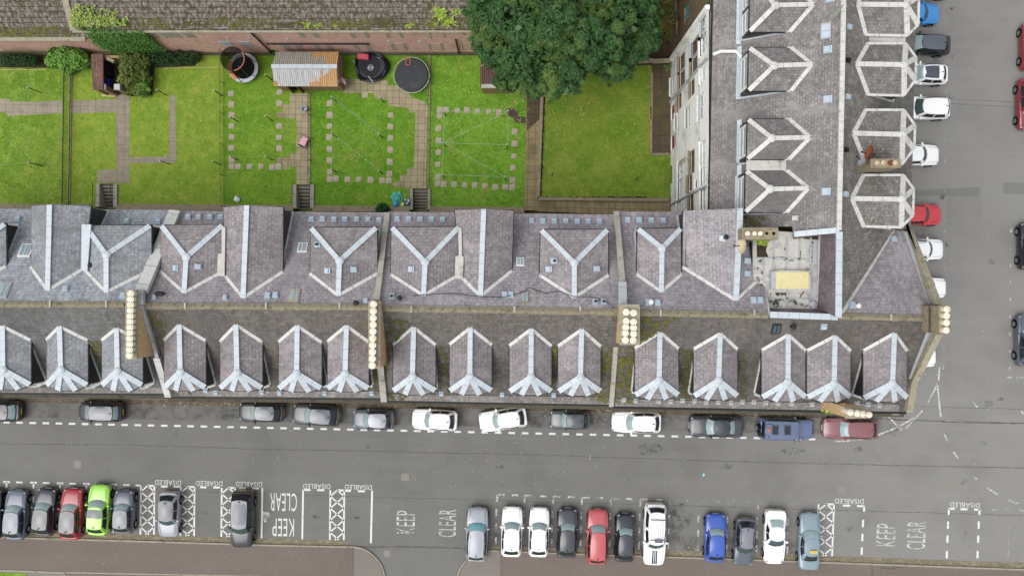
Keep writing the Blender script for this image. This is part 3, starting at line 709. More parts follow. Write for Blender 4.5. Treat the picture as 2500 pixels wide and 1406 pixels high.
def railing(name, label, cat, a, b, z0, h, gap=.13, mat=None, kerb=None, posts=None, w=.018, parent=None, group=None):
    A, B = P(*a, z0), P(*b, z0); L = (B-A).length; t = (B-A)/L
    root = empty(name, A, label, cat, group)
    mb = MB(); n = int(L/gap)
    for i in range(n+1): q = A + t*(i*L/n); mb.bar(q, q+Vector((0,0,h)), w, w)
    mk('railing_bars', mb, mat or M['iron'], parent=root)
    mb = MB().bar(A+Vector((0,0,h*.93)), B+Vector((0,0,h*.93)), w*2, w*1.4); mb.bar(A+Vector((0,0,h*.12)), B+Vector((0,0,h*.12)), w*2, w*1.4)
    mk('railing_rails', mb, mat or M['iron'], parent=root)
    if kerb: mk('railing_kerb', MB().bar(A+t*0+Vector((0,0,.05)), B+Vector((0,0,.05)), .16, .12), kerb, parent=root)
    for i in range(posts or 0):
        q = A.lerp(B, i/(posts-1)); mk('railing_post', MB().bar(q, q+Vector((0,0,h+.06)), w*2.6, w*2.6), mat or M['iron'], parent=root)
    return root
railing('garden_fence', 'long black iron railing on a pale kerb between two lawns', 'fence', (174,168), (169,508), GZ, 1.15, .15, M['iron'], m_plain('pale_railing_kerb', C(196, 188, 150), .9, .1, var=.3, dirt=C(110, 108, 60)), 0, .030)
railing('wire_fence', 'thin rusty wire fence beside the white rimmed trampoline', 'fence', (546,130), (549,505), GZ, 1.1, .16, m_plain('thin_rusty_wire', C(96, 92, 70), .8, .1), None, 6, .012)
railing('wire_fence', 'short thin wire fence right of the slab path below the corrugated shed', 'fence', (757.6,228), (759,448), GZ, .9, .16, M['iron'], None, 5, .014)
railing('wire_fence', 'wire fence with a stone kerb right of the bare black trampoline', 'fence', (1050,128), (1044,508), GZ, .8, .3, m_plain('dull_green_wire', C(92, 98, 66), .8, .1), M['stone'], 8, .012)

def steps(label, x0, x1, y0, y1, lx, rx, rail_label_l, rail_label_r):
    A = P(x0, y0, GZ); B = P(x1, y1, 0); root = empty('garden_steps', ((A.x+P(x1,y0,GZ).x)/2, A.y, 0), label, 'steps')
    n = 7; ya, yb = P(x0,y0,GZ).y, P(x0,y1,GZ).y; xa, xb = P(x0,y0,GZ).x, P(x1,y0,GZ).x; d = (ya-yb)/n
    mb = MB()
    for i in range(n):
        z = GZ-(i+1)*GZ/(n+1); mb.box(((xa+xb)/2, ya-d*(i+.5), z/2), (xb-xa, d-.004, z))
    mn = MB()
    for i in range(n): mn.box(((xa+xb)/2, ya-d*(i+.86), GZ-(i+1)*GZ/(n+1)+.006), (xb-xa-.02, d*.24, .012))
    mk('step_nosings', mn, M['skew'], parent=root)
    mk('treads', mb, m_plain('worn_step_stone_painted_shade', C(110, 102, 86), .9, .1, var=.25, scale=2, dirt=C(104, 98, 78)), parent=root)  # treads darkened for damp and painted step shading, nosings left paler
    for (xc) in (lx, rx):
        C0, C1 = P(xc, y0, GZ+.15), P(xc, y1, GZ+.15)
        mb = MB().bar(Vector((C0.x,C0.y,(GZ+.15)/2)), Vector((C1.x,C1.y,(GZ+.15)/2)), .3, GZ+.15); mk('side_wall', mb, M['skew'], parent=root)
        mb = MB(); L = C0.y-C1.y; k = int(L/.2)
        for i in range(k+1): q = Vector((C0.x, C0.y-L*i/k, GZ+.15)); mb.bar(q, q+Vector((0,0,.8)), .018, .018)
        mb.bar(C0+Vector((0,0,.78)), C1+Vector((0,0,.78)), .035, .03); mk('handrail', mb, M['iron'], parent=root)
steps('stone garden steps with black railings below the grey L shaped path', 243.5, 276.5, 449, 505, 238, 281, '', '')
steps('stone garden steps going down beside the white bag lawn', 724.5, 756.5, 451, 508, 719, 761.5, '', '')
steps('stone garden steps going down beside the turtle sandpit', 1008.5, 1041.5, 461, 511, 1003, 1046, '', '')
# ================================================================ BUILDINGS
class PL:
    def __init__(s, a, b, c):
        s.p = Vector(a); n = (Vector(b)-s.p).cross(Vector(c)-s.p).normalized(); s.n = n if n.z > 0 else -n
        s.h = Vector((0,0,1)).cross(s.n).normalized(); s.u = s.n.cross(s.h)
    def at(s, px, py, up=0.0):
        d = Vector(((px-CX)/FPX, -(py-CY)/FPX, -1)); o = Vector((0,0,H))
        t = (s.p + s.n*up - o).dot(s.n)/d.dot(s.n); return o + d*t
    def z(s, x, y): return s.p.z - (s.n.x*(x-s.p.x)+s.n.y*(y-s.p.y))/s.n.z
def obox(mb, c, h, u, n, sh, su, sn):
    q = [c + h*a*sh/2 + u*b*su/2 + n*e*sn/2 for e in (-1,1) for a, b in ((-1,-1),(1,-1),(1,1),(-1,1))]
    for f in ((3,2,1,0),(4,5,6,7),(0,1,5,4),(1,2,6,5),(2,3,7,6),(3,0,4,7)): mb.poly([q[k] for k in f])

def building(name, label, c): return empty(name, Vector((c[0], c[1], 0)), label, 'building')
def slope(b, pl, pts, mat, name='roof', t=.10, up=0.0):
    return mk(name, MB().slab([pl.at(x, y, up) for x, y in pts], t), mat, parent=b)
def vents(b, pl, pts, mat=None, s=.36, name='roof_vent', cowl=False):
    for (x, y) in pts:
        c = pl.at(x, y); mb = MB(); obox(mb, c+pl.n*.05, pl.h, pl.u, pl.n, s, s*1.15, .10); obox(mb, c+pl.n*.13-pl.u*.02, pl.h, pl.u, pl.n, s*.8, s*.7, .10)
        o = mk(name, mb, mat or M['zinc'], parent=b)
        if cowl: q = c+pl.n*.1; mk('vent_cowl', MB().tube(q, q+Vector((0,0,.34)), .09, 8), M['black'], parent=o)
def pipes(b, pl, pts, mat=None, h=.45, r=.10):
    for (x, y) in pts:
        c = pl.at(x, y); mb = MB().tube(c-Vector((0,0,.1)), c+Vector((0,0,h)), r, 9); mb.blob(c+Vector((0,0,h)), (r*1.7,r*1.7,.1), 9, 4)
        mk('soil_pipe', mb, mat or M['black'], parent=b)
def rooflight(b, pl, x, y, w, h, frame=None, pane=None, lift=.08):
    c = pl.at(x, y); mb = MB(); obox(mb, c+pl.n*lift/2, pl.h, pl.u, pl.n, w, h, lift)
    o = mk('roof_window', mb, frame or M['lead_grey'], parent=b)
    mb = MB(); obox(mb, c+pl.n*(lift+.012), pl.h, pl.u, pl.n, w*.72, h*.78, .02); obox(mb, c+pl.n*(lift+.012), pl.h, pl.u, pl.n, w*.72, h*.78, .02)
    mk('window_pane', MB().poly([c+pl.n*(lift+.02)+pl.h*a*w*.38+pl.u*e*h*.4 for a, e in ((-1,-1),(1,-1),(1,1),(-1,1))]), pane or M['glass_pale'], parent=o)
    mk('glazing_bar', MB().bar(c+pl.n*(lift+.03)-pl.u*h*.4, c+pl.n*(lift+.03)+pl.u*h*.4, .04, .04), frame or M['lead_grey'], parent=o)

def lead(mb, a, b, w=.30, h=.07, lift=.03): a = Vector(a)+Vector((0,0,lift)); b = Vector(b)+Vector((0,0,lift)); mb.bar(a, b, w, h)
def dormer(b, pl, T, Hb, VL, VR, fr, kind='bay', rm=None, lm=None, depth=2.4, lw=.31, ze=None, windows=True, side=None, wm=None, zdrop=0.0, panes=None, valley=.2, inset=(.93,.955), gm=None):
    """roofed dormer or wing standing on the plane pl; all corners given where the photo shows them"""
    rm = rm or M['slate_dormer']; lm = lm or M['lead']
    T3 = pl.at(*T); zr = T3.z; L3, R3 = pl.at(*VL), pl.at(*VR); ze = ze or (L3.z+R3.z)/2
    Hv = P(Hb[0], Hb[1], zr); F = [P(f[0], f[1], ze-zdrop) for f in fr]
    L3 = P(VL[0], VL[1], L3.z); ctr = (sum(F, Vector())+L3+R3)/(len(F)+2)
    inn = [L3.lerp(R3, -.0)] ; ring = [L3]+F+[R3]
    sc = lambda p: Vector((ctr.x+(p.x-ctr.x)*inset[0], ctr.y+(p.y-ctr.y)*inset[1], 0))
    w = [sc(p) for p in ring]; Tb = T3 + (T3-Hv)*.12
    mb = MB(); n = len(w)
    for i in range(n):
        p, q = w[i], w[(i+1)%n]; zt = ze-zdrop-.05
        mb.poly([Vector((p.x,p.y,zt-depth)), Vector((q.x,q.y,zt-depth)), Vector((q.x,q.y,zt)), Vector((p.x,p.y,zt))])
    o = mk('dormer' if kind != 'gable' else 'rear_wing', mb, wm or M['dark_slate_wall'], parent=b)
    mb = MB(); t = .09
    mb.slab([Tb, L3, F[0], Hv], t); mb.slab([Tb, Hv, F[-1], R3], t)
    if kind == 'bay':
        mb.slab([Hv, F[0], F[1]], t); mb.slab([Hv, F[1], F[2]], t); mb.slab([Hv, F[2], F[3]], t)
    elif kind == 'hip': mb.slab([Hv, F[0], F[1]], t)
    mk('dormer_roof', mb, rm, parent=o)
    if kind == 'gable':
        a, c, e = F[0].lerp(ctr, .05), F[1].lerp(ctr, .05), Hv.lerp(ctr, .02); e.z = zr-.05
        mk('gable_wall', MB().poly([Vector((a.x,a.y,ze-zdrop-.05)), Vector((c.x,c.y,ze-zdrop-.05)), Vector((Hv.x, (a.y+c.y)/2, zr-.1))]), M['wallstone'], parent=o)
    mb = MB(); lead(mb, T3, Hv, lw)
    if kind == 'bay':
        for f in F: lead(mb, Hv, f.lerp(Hv, .02), lw*1.12)
        mb.blob(Hv+Vector((0,0,.02)), (.27,.27,.13), 10, 5)
    elif kind == 'hip':
        for f in F: lead(mb, Hv, f.lerp(Hv, .02), lw)
        mb.blob(Hv+Vector((0,0,.02)), (.28,.28,.13), 10, 5)
    mk('lead_flashing', mb, lm, parent=o)
    mb = MB(); lead(mb, T3, L3, valley, .09, .02); lead(mb, T3, R3, valley, .09, .02)
    mk('valley_flashing', mb, M['lead_valley'] if lm is M['lead'] else lm, parent=o)
    if True:
        mb = MB()
        for p, q in ((w[0], w[1]), (w[-1], w[-2])):
            lead(mb, Vector((p.x,p.y,pl.z(p.x,p.y))), Vector((q.x,q.y,pl.z(q.x,q.y))), .2, .1, .04)
            if kind == 'gable': mk('foot_flashing', mb, side or M['lead_valley'], parent=o); mb = MB()
        for i in range(1, n-2) if kind != 'gable' else ():
            p, q = w[i], w[i+1]; lead(mb, Vector((p.x,p.y,pl.z(p.x,p.y))), Vector((q.x,q.y,pl.z(q.x,q.y))), .34, .1, .04)
        if mb.v: mk('foot_flashing', mb, side or M['lead_valley'], parent=o)
    # eaves gutter round the dormer
    mb = MB(); gz = -.12 if not gm else .0; gw = .11 if not gm else .15
    for p, q in zip(ring[:-1], ring[1:]):
        d = (q-p)*.0; mb.bar(Vector((p.x,p.y,(p.z if p is L3 else ze-zdrop)+gz)), Vector((q.x,q.y,(q.z if q is R3 else ze-zdrop)+gz)), gw, .1)
    mk('dormer_gutter', mb, gm or M['black'], parent=o)
    if windows:
        mb, mg = MB(), MB()
        for i in range(1, n-2):
            p, q = w[i], w[i+1]; e = (q-p); Lq = e.length; e.normalize(); out = Vector((e.y,-e.x,0))
            if out.dot((p+q)/2-Vector((ctr.x,ctr.y,0))) < 0: out = -out
            zt = ze-zdrop-.2; zb = max(pl.z((p+q).x/2, (p+q).y/2)+.25, zt-1.7)
            if zt-zb < .3: continue
            k = max(1, int(Lq/1.3))
            for j in range(k):
                a, c = p+e*(Lq*(j+.08)/k), p+e*(Lq*(j+.92)/k)
                for (u0,u1,v0,v1) in ((0,1,0,.06),(0,1,.94,1),(0,1,.48,.53),(0,.08,.06,.94),(.92,1,.06,.94)):
                    A0, A1 = a.lerp(c,u0), a.lerp(c,u1); z0, z1 = zb+(zt-zb)*v0, zb+(zt-zb)*v1
                    c0 = (A0+A1)/2+out*.03; obox(mb, Vector((c0.x,c0.y,(z0+z1)/2)), e, Vector((0,0,1)), out, (A1-A0).length, z1-z0, .05)
                mg.poly([Vector((r.x+out.x*.018, r.y+out.y*.018, z)) for r, z in ((a,zb),(c,zb),(c,zt),(a,zt))])
        if mb.v: mk('dormer_window', mb, M['white'], parent=o); mk('window_pane', mg, panes or M['glass'], parent=o)
    return o

def chimney(b, rect, zt, zb, pots, mat=None, top=None, ph=.5, pr=.19, cap=.06, name='chimney_stack', potm=None):
    (x0,y0),(x1,y1) = rect; A, B = P(x0,y0,zt), P(x1,y1,zt); c = (A+B)/2; sx, sy = abs(B.x-A.x), abs(B.y-A.y)
    o = mk(name, MB().box((c.x,c.y,(zb+zt-.14)/2), (sx-cap, sy-cap, zt-.14-zb)), mat or M['chim_brick'], parent=b)
    mb = MB().box((c.x,c.y,zt-.07), (sx, sy, .14)); mk('chimney_cap', mb, top or M['stone_mossy'], parent=o)
    for (px, py) in pots:
        q = P(px, py, zt+ph); mb = MB().tube((q.x,q.y,zt), (q.x,q.y,zt+ph*.8), pr*.86, 14, pr*.8, False)
        mb.tube((q.x,q.y,zt+ph*.78), (q.x,q.y,zt+ph*.92), pr, 14); mb.tube((q.x,q.y,zt+ph*.92), (q.x,q.y,zt+ph), pr*.8, 14, pr*.55)
        mk('chimney_pot', mb, potm or M['clay'], parent=o, smooth=50)
    return o
def walls(b, pts, z0, z1, mat=None, name='wall'):
    return mk(name, MB().prism([(p.x,p.y) for p in pts], z0, z1), mat or M['wallstone'], parent=b)
def ridge_tiles(b, a, c, n=None):
    A, B = P(*a, 18.06), P(*c, 18.06); L = (B-A).length; k = max(2, int(L/.45)); mb = MB()
    for i in range(k):
        q0, q1 = A.lerp(B, (i+.01)/k), A.lerp(B, (i+.99)/k); w = .40*random.uniform(.9,1.1); dz = random.uniform(-.01,.02)
        t = (q1-q0).normalized(); nrm = Vector((-t.y,t.x,0)); up = Vector((0,0,.09+dz))
        mb.poly([q0-nrm*w/2-up*.9, q1-nrm*w/2-up*.9, q1+up*.6, q0+up*.6]); mb.poly([q0+up*.6, q1+up*.6, q1+nrm*w/2-up*.9, q0+nrm*w/2-up*.9])
    return mk('ridge_tiles', mb, M['ridge_stone'], parent=b)
def skew(b, pts, w, mat, h=.3):
    mb = MB()
    for p, q in zip(pts, pts[1:]): mb.bar(p, q, w, h)
    return mk('skew', mb, mat, parent=b)
def clips(b, pl, xs, y):
    for x in xs:
        c = pl.at(x, y); mk('ridge_clip', MB().box((c.x, c.y, c.z+.14), (.11,.40,.06)), M['skew'], parent=b)
def ridge_debris(): pass
ZE, ZR = 14.1, 18.0
def terrace(name, label, ridge, back, front, rm_b, rm_f):
    (r0, r1), (b0, b1), (f0, f1) = ridge, back, front
    pb = PL(P(*r0,ZR), P(*r1,ZR), (P(*b0,ZE)+P(*b1,ZE))/2); pf = PL(P(*r0,ZR), P(*r1,ZR), (P(*f0,ZE)+P(*f1,ZE))/2)
    base = (P(*f0,ZE)+P(*f1,ZE)+P(*b0,ZE)+P(*b1,ZE))/4
    b = building(name, label, (base.x, base.y))
    return b, pb, pf
FD = {}   # front dormers
def front_dormer(b, pl, tip, hub, xl, xr, yv, yc, yf, rm, lm=None):
    w = xr-xl
    return dormer(b, pl, tip, hub, (xl,yv), (xr,yv+1), [(xl,yc),(xl+.28*w,yf),(xl+.72*w,yf+.5),(xr,yc-.5)], 'bay', rm, lm, 2.3)
def rear_hip(b, pl, bottom, hub, xl, xr, yv, yb, rm, lm=None, **k):
    return dormer(b, pl, bottom, hub, (xl,yv), (xr,yv), [(xl+2,yb),(xr-1,yb-1)], 'hip', rm, lm, 3.0, **k)

# ---------------------------------------------------------------- A: blue grey slate, far left
bA, pbA, pfA = terrace('tenement_house', 'leftmost terraced tenement, the one with blue grey slate roof', ((0,742),(344,743)), ((0,509),(422,513)), ((0,957),(408,960)), None, None)
slope(bA, pbA, [(-420,742),(344,743),(424,513),(-420,507)], M['slate_blue']); slope(bA, pfA, [(-420,742),(344,743),(410,961),(-420,955)], M['slate_blue_front'])
walls(bA, [P(-410,513,ZE), P(418,519,ZE), P(405,950,ZE), P(-410,945,ZE)], 0, ZE-.15)
mk('gutter', MB().bar(P(-420,957,ZE-.1), P(408,962,ZE-.1), .18, .16), M['black'], parent=bA)
mk('cornice', MB().bar(P(-420,958,13.6), P(406,963,13.6), .5, .3), M['stone_dark'], parent=bA)
ridge_tiles(bA, (-420,742), (303,743)); clips(bA, pbA, (125,262), 742)
dormer(bA, pbA, (117,709), (122,500), (76,652), (203,657), [(77,503),(222,503)], 'gable', M['slate_dormer_blue'], None, 15)
rear_hip(bA, pbA, (260,713), (260,622), 207, 370, 658, 551, M['slate_dormer_blue'])
rear_hip(bA, pbA, (-92,710), (-90,622), -180, 15, 650, 547, M['slate_dormer_blue'])
def flat_gutter(b, pl, pts, z, mat=None): mk('lead_gutter', MB().slab([P(x,y,z) for x,y in pts], .1), mat or M['lead'], parent=b)
flat_gutter(bA, pbA, [(199,548),(222,548),(213,662),(197,660)], 17.0)
for args in (((7,796),(8,902),-28,75,829,939,950),((146,797),(149,902),114,214,829,940,953),((285,802),(287,905),249,348,830,940,954)): front_dormer(bA, pfA, *args, M['slate_dormer_blue'])
front_dormer(bA, pfA, (-132,796), (-129,902), -170, -68, 829, 939, 951, M['slate_dormer_blue'])
vents(bA, pbA, [(45,536),(311,541),(387,542),(161,706),(301,722)]); pipes(bA, pbA, [(228,648)])
rooflight(bA, pbA, 10, 710, .7, 1.1); rooflight(bA, pbA, 64, 612, .8, 1.0, M['white'])
chimney(bA, ((306,708),(334,877)), 18.7, 14.5, [(318-.3*i, 717+13.7*i) for i in range(12)], ph=.45, pr=.21)
skew(bA, [P(428,517,14.45), P(346,712,17.95)], .72, M['lead_valley'], .34); skew(bA, [P(346,742,18.2), P(386,872,16.1)], .22, M['lead_grey'], .3); skew(bA, [P(384,872,16.05), P(412,966,14.4)], .42, M['lead_valley'], .32)
skew(bA, [P(346,708,18.15), P(347,744,18.3)], .3, M['lead_grey'], .3)

# ---------------------------------------------------------------- B
bB, pbB, pfB = terrace('tenement_house', 'purple slated terraced tenement second from the left, with an open rooflight behind', ((350,747),(915,750)), ((425,514),(945,519)), ((412,967),(936,971)), None, None)
slope(bB, pbB, [(346,747),(916,750),(947,519),(425,514)], M['slate_purple']); slope(bB, pfB, [(346,747),(916,750),(937,972),(410,967)], M['slate_purple_front'])
walls(bB, [P(424,520,ZE), P(940,525,ZE), P(932,962,ZE), P(416,957,ZE)], 0, ZE-.15)
mk('gutter', MB().bar(P(412,968.5,ZE-.1), P(936,973,ZE-.1), .18, .16), M['black'], parent=bB); mk('cornice', MB().bar(P(412,970,13.6), P(934,974,13.6), .5, .3), M['stone_dark'], parent=bB)
ridge_tiles(bB, (350,747), (900,750)); clips(bB, pbB, (454,651,830), 747)
rear_hip(bB, pbB, (450,714), (455,628), 392, 546, 662, 550, M['slate_dormer'])
dormer(bB, pbB, (594,727), (603,502), (551,674), (690,664), [(545,506),(691,506)], 'gable', M['slate_dormer'], None, 15)
rear_hip(bB, pbB, (826,721), (829,637), 757, 921, 668, 556, M['slate_dormer'])
flat_gutter(bB, pbB, [(541,555),(550,555),(548,675),(530,673),(532,620),(541,618)], 17.0, M['conc'])
for args in (((438,793),(440.5,907),401,502,830,946,953.5),((576.5,793),(579,909),538,640,833,947,954),((726,795),(724.5,911),681,785,834,948,956),((846,795),(843,912),800,900,833,948,956)): front_dormer(bB, pfB, *args, M['slate_dormer'])
vents(bB, pbB, [(460,531),(486,531),(514,531),(540,531),(761,536),(788,536),(816,537),(843,537),(871,537),(899,538),(926,539),(654,722),(673,721)])
vents(bB, PL(pbB.at(450,714), P(455,628,pbB.at(450,714).z), pbB.at(392,662)), [(431,654)]); vents(bB, PL(pbB.at(450,714), P(455,628,pbB.at(450,714).z), pbB.at(546,662)), [(483,651)])
_t = pbB.at(826,721); vents(bB, PL(_t, P(829,637,_t.z), pbB.at(757,668)), [(801,661)]); vents(bB, PL(_t, P(829,637,_t.z), pbB.at(921,668)), [(863,658)]); vents(bB, PL(_t, P(829,637,_t.z), pbB.at(757,668)), [(777,597)], cowl=True)
pipes(bB, pbB, [(392,717),(400,717),(872,739)]); vents(bB, pbB, [(378,727),(550,727),(893,735)], s=.28, cowl=False)
rooflight(bB, pbB, 739, 605, .62, .75, M['white']); rooflight(bB, pbB, 719, 722, .62, .95, m_plain('timber_rooflight_frame', C(176, 156, 128), .7, .2), M['glass_pale'])
chimney(bB, ((899,735),(929,900)), 18.75, 14.5, [(911.5-.35*i, 743+16.6*i) for i in range(10)], ph=.45, pr=.21)
vents(bB, pfB, [(503,951),(528,956),(640,955),(683,957),(793,958),(908,958)], s=.3)
skew(bB, [P(946,522,14.35), P(920,735,18.0)], .35, M['skew'], .3); skew(bB, [P(930,760,18.1), P(934,870,16.2)], .2, M['lead_grey'], .3); skew(bB, [P(928,880,16.0), P(938,978,14.3)], .4, M['skew'], .3)

# ---------------------------------------------------------------- C
bC, pbC, pfC = terrace('tenement_house', 'purple slated terraced tenement with a loose cable trailing over its back slope', ((918,753),(1516,762)), ((950,517),(1503,524)), ((938,977),(1496,987)), None, None)
slope(bC, pbC, [(917,753),(1518,762),(1503,524),(948,517)], M['slate_purple']); slope(bC, pfC, [(917,753),(1518,762),(1497,988),(938,977)], M['slate_purple_front'])
walls(bC, [P(944,524,ZE), P(1500,530,ZE), P(1492,978,ZE), P(942,968,ZE)], 0, ZE-.15)
mk('gutter', MB().bar(P(938,979,ZE-.1), P(1496,988,ZE-.1), .18, .16), M['black'], parent=bC); mk('cornice', MB().bar(P(938,980,13.6), P(1494,990,13.6), .5, .3), M['stone_dark'], parent=bC)
ridge_tiles(bC, (932,753), (1510,762)); clips(bC, pbC, (1005,1256,1416), 755)
rear_hip(bC, pbC, (1034,721), (1038,640), 954, 1122, 670, 555, M['slate_dormer'])
dormer(bC, pbC, (1173,723), (1181,511), (1128,678), (1249,662), [(1110,513),(1254,514)], 'gable', M['slate_dormer'], None, 15)
rear_hip(bC, pbC, (1402,726), (1402,642), 1318, 1485, 672, 561, M['slate_dormer'])
flat_gutter(bC, pbC, [(1119,556),(1127,556),(1128,625),(1132,627),(1130,681),(1110,680),(1112,626),(1120,624)], 17.0, M['conc'])
for args in (((1010,799),(1007,919),960,1063,840,953.5,963),((1148,800),(1147,919),1098,1200,840,953.5,963),((1297,803),(1296,920),1244,1346,843,955,964),((1420,804),(1417,920),1363,1466,844,955,965)): front_dormer(bC, pfC, *args, M['slate_dormer'])
vents(bC, pbC, [(970,536),(998,536),(1026,537),(1054,537),(1081,538),(1298,540),(1325,541),(1353,541),(1381,541),(1409,542),(1436,542),(1463,542),(1232,720),(1247,720)])
_t = pbC.at(1034,721); vents(bC, PL(_t, P(1038,640,_t.z), pbC.at(954,670)), [(1005,657)])
_t = pbC.at(1402,726); vents(bC, PL(_t, P(1402,642,_t.z), pbC.at(1318,672)), [(1341,657)]); vents(bC, PL(_t, P(1402,642,_t.z), pbC.at(1318,672)), [(1354,637)], cowl=True); vents(bC, PL(_t, P(1402,642,_t.z), pbC.at(1485,672)), [(1456,656)])
vents(bC, pbC, [(957,724),(1453,737),(1473,737)], s=.34, cowl=True); pipes(bC, pbC, [(978,727)])
rooflight(bC, pbC, 1270, 640, .5, .62, M['white']); rooflight(bC, pbC, 1281, 726, .5, .82, M['stone'], M['glass_pale'])
vents(bC, pfC, [(1078,959),(1226,961),(1352,962)], s=.3)
mb = MB(); pr = None
for x, y in ((1005,722),(1060,718),(1110,716),(1180,725),(1232,725),(1280,712),(1290,702),(1310,708),(1330,716),(1365,711),(1400,724),(1440,724),(1480,735),(1500,752)):
    q = pbC.at(x, y, .12)
    if pr: mb.tube(pr, q, .022, 5)
    pr = q
mk('loose_cable', mb, M['black'], parent=bC)

# ---------------------------------------------------------------- D, the corner house
bD, pbD, pfD = terrace('corner_tenement', 'purple slated corner tenement with a flat lead roof well and yellow skylight', ((1519,763),(2272,777)), ((1505,517),(1800,519)), ((1497,991),(2213,1005)), None, None)
slope(bD, pbD, [(1517,763),(1878,770),(1866,700),(1843,690),(1800,518),(1505,517)], M['slate_purple'])
slope(bD, pbD, [(2048,772),(2278,777),(2214,564),(2180,562)], M['slate_purple'])
slope(bD, pfD, [(1517,763),(2278,777),(2216,1005),(1496,991)], M['slate_purple_front'])
walls(bD, [P(1509,523,ZE), P(1790,523,ZE), P(2205,545,ZE), P(2208,990,ZE), P(1501,980,ZE)], 0, ZE-.15)
mk('gable_wall', MB().prism([(26.05,5.0),(26.2,5.0),(26.2,-7.6),(26.05,-7.6)], 0, 14.2), M['wallstone'], parent=bD)
mk('gable_wall', MB().slab([(26.05,4.9,14.2),(26.05,-1.7,18.2),(26.05,-7.6,14.2)], .1), M['wallstone'], parent=bD)
mk('gutter', MB().bar(P(1497,993,ZE-.1), P(2212,1007,ZE-.1), .18, .16), M['black'], parent=bD); mk('cornice', MB().bar(P(1497,994,13.6), P(2205,1008,13.6), .5, .3), M['stone_dark'], parent=bD)
ridge_tiles(bD, (1562,763.5), (1876,770)); ridge_tiles(bD, (2050,772.5), (2268,777)); clips(bD, pbD, (1612,1840), 764); clips(bD, pbD, (2173,), 774)
rear_hip(bD, pbD, (1614,712), (1616,606), 1555, 1663, 670, 559, M['slate_dormer'], side=M['lead'])
_T = pbD.at(1796,732)
dormer(bD, pbD, (1796,733), (1807,509), (1666,652), (1843,690), [(1668,515),(1822,560)], 'gable', M['slate_purple'], None, 15, lw=.36)
WZ = 16.8
def Wp(x, y, z=WZ): return P(x, y, z)
mk('flat_roof', MB().slab([Wp(1838,560), Wp(2003,572), Wp(1997,757), Wp(1871,756), Wp(1862,692), Wp(1838,692)], .2), M['conc'], parent=bD)
mk('roof', MB().slab([P(1879,768,17.9), P(2043,774,17.95), Wp(1996,754), Wp(1873,752)], .1).slab([P(2043,774,18.9), P(2045,563,18.9), Wp(2003,574), Wp(1996,754)], .1).slab([P(2045,563,18.9), P(1936,574,17.6), Wp(1938,584), Wp(2003,576)], .1), M['slate_wet'], parent=bD)
mb = MB()
for a, c in (((1889,584),(1887,660)),((1920,580),(1918,660)),((1951,584),(1949,660)),((1979,580),(1976,757)),((1887,630),(1976,634)),((1875,727),(1976,729)),((1921,710),(1921,755)),((1874,690),(1874,752)),((1862,630),(1866,692)),((1843,630),(1889,630))):
    lead(mb, Wp(*a), Wp(*c), .10, .07, .03)
mk('roof_rolls', mb, M['lead_grey'], parent=bD)
mk('roof_gutter', MB().slab([Wp(1980,585,WZ+.03), Wp(1998,585,WZ+.03), Wp(1994,755,WZ+.03), Wp(1977,755,WZ+.03)], .05), M['lead_grey'], parent=bD)
mb = MB(); M['felt'] = m_plain('dark_damp_felt', C(64, 56, 44), .9, .1, var=.3)
for q in (((1847,590),(1875,592),(1870,612),(1876,628),(1848,629)), ((1966,574),(1998,575),(1998,586),(1962,583))): mk('damp_felt', MB().poly([Wp(x,y,WZ+.02) for x,y in q]), M['felt'], parent=bD)
mb = MB(); 
for a, c in (((1879,768),(2044,774)),): lead(mb, P(*a,18.0), P(*c,18.0), .38, .1, .05)
lead(mb, P(2046,776,19.0), P(2048,566,19.0), .38, .1, .05); lead(mb, P(1938,572,17.75), P(2048,562,19.0), .34, .1, .05)
mk('lead_ridge', mb, M['lead'], parent=bD)
mb = MB(); lead(mb, P(1878,770,17.95), P(1864,692,16.6), .12, .06, .04); lead(mb, P(1864,692,16.6), P(1843,690,16.9), .12, .06, .04)
lead(mb, pbD.at(2048,772), pbD.at(2180,560), .26, .1, .06); mk('valley_flashing', mb, M['lead_white'], parent=bD)
o = mk('skylight', MB().box(((P(1934,684,17).x), P(1934,684,17).y, 16.7), (2.24, 1.22, .8)), M['conc'], parent=bD)
c = P(1934,684,17.12); mk('skylight_pane', MB().box((c.x,c.y,17.12), (2.04,1.04,.06)), M['yellow_sky'], parent=o)
c = P(1881,684,16.9); M['stain'] = m_worn('black_roof_stain', C(62, 58, 50), .48, .62, 2.6)
for q in (((1888,626),(1920,628),(1922,636),(1888,634)), ((1915,596),(1922,596),(1922,612),(1914,610)), ((1950,612),(1956,612),(1955,632),(1949,630)), ((1922,630),(1976,632),(1976,640),(1922,637)), ((1880,714),(1978,716),(1978,724),(1880,722)), ((1978,590),(1986,590),(1984,640),(1977,640)), ((1850,634),(1866,634),(1868,690),(1846,688)), ((1876,728),(1976,730),(1974,752),(1876,750))): mk('roof_stain', MB().poly([Wp(x,y,WZ+.035) for x,y in q]), M['stain'], parent=bD)
c = Wp(1989,684,WZ+.1); mk('vent_ring', MB().ring(c, .10, .15, WZ, WZ+.12, 14), M['lead_grey'], parent=bD)
c = Wp(1985,744,WZ+.1); mk('crumpled_flashing', MB().blob(c, (.30,.34,.16), 7, 4, .4), M['lead_grey'], parent=bD)
mk('loose_batten', MB().bar(Wp(1953,726,WZ+.1), Wp(1962,712,WZ+.1), .05, .05), M['wood'], parent=bD)
mk('vent_box', MB().box((P(1882,684,16.6).x, P(1882,684,16.6).y, 16.85), (.3,1.1,.53)), M['lead_grey'], parent=bD)
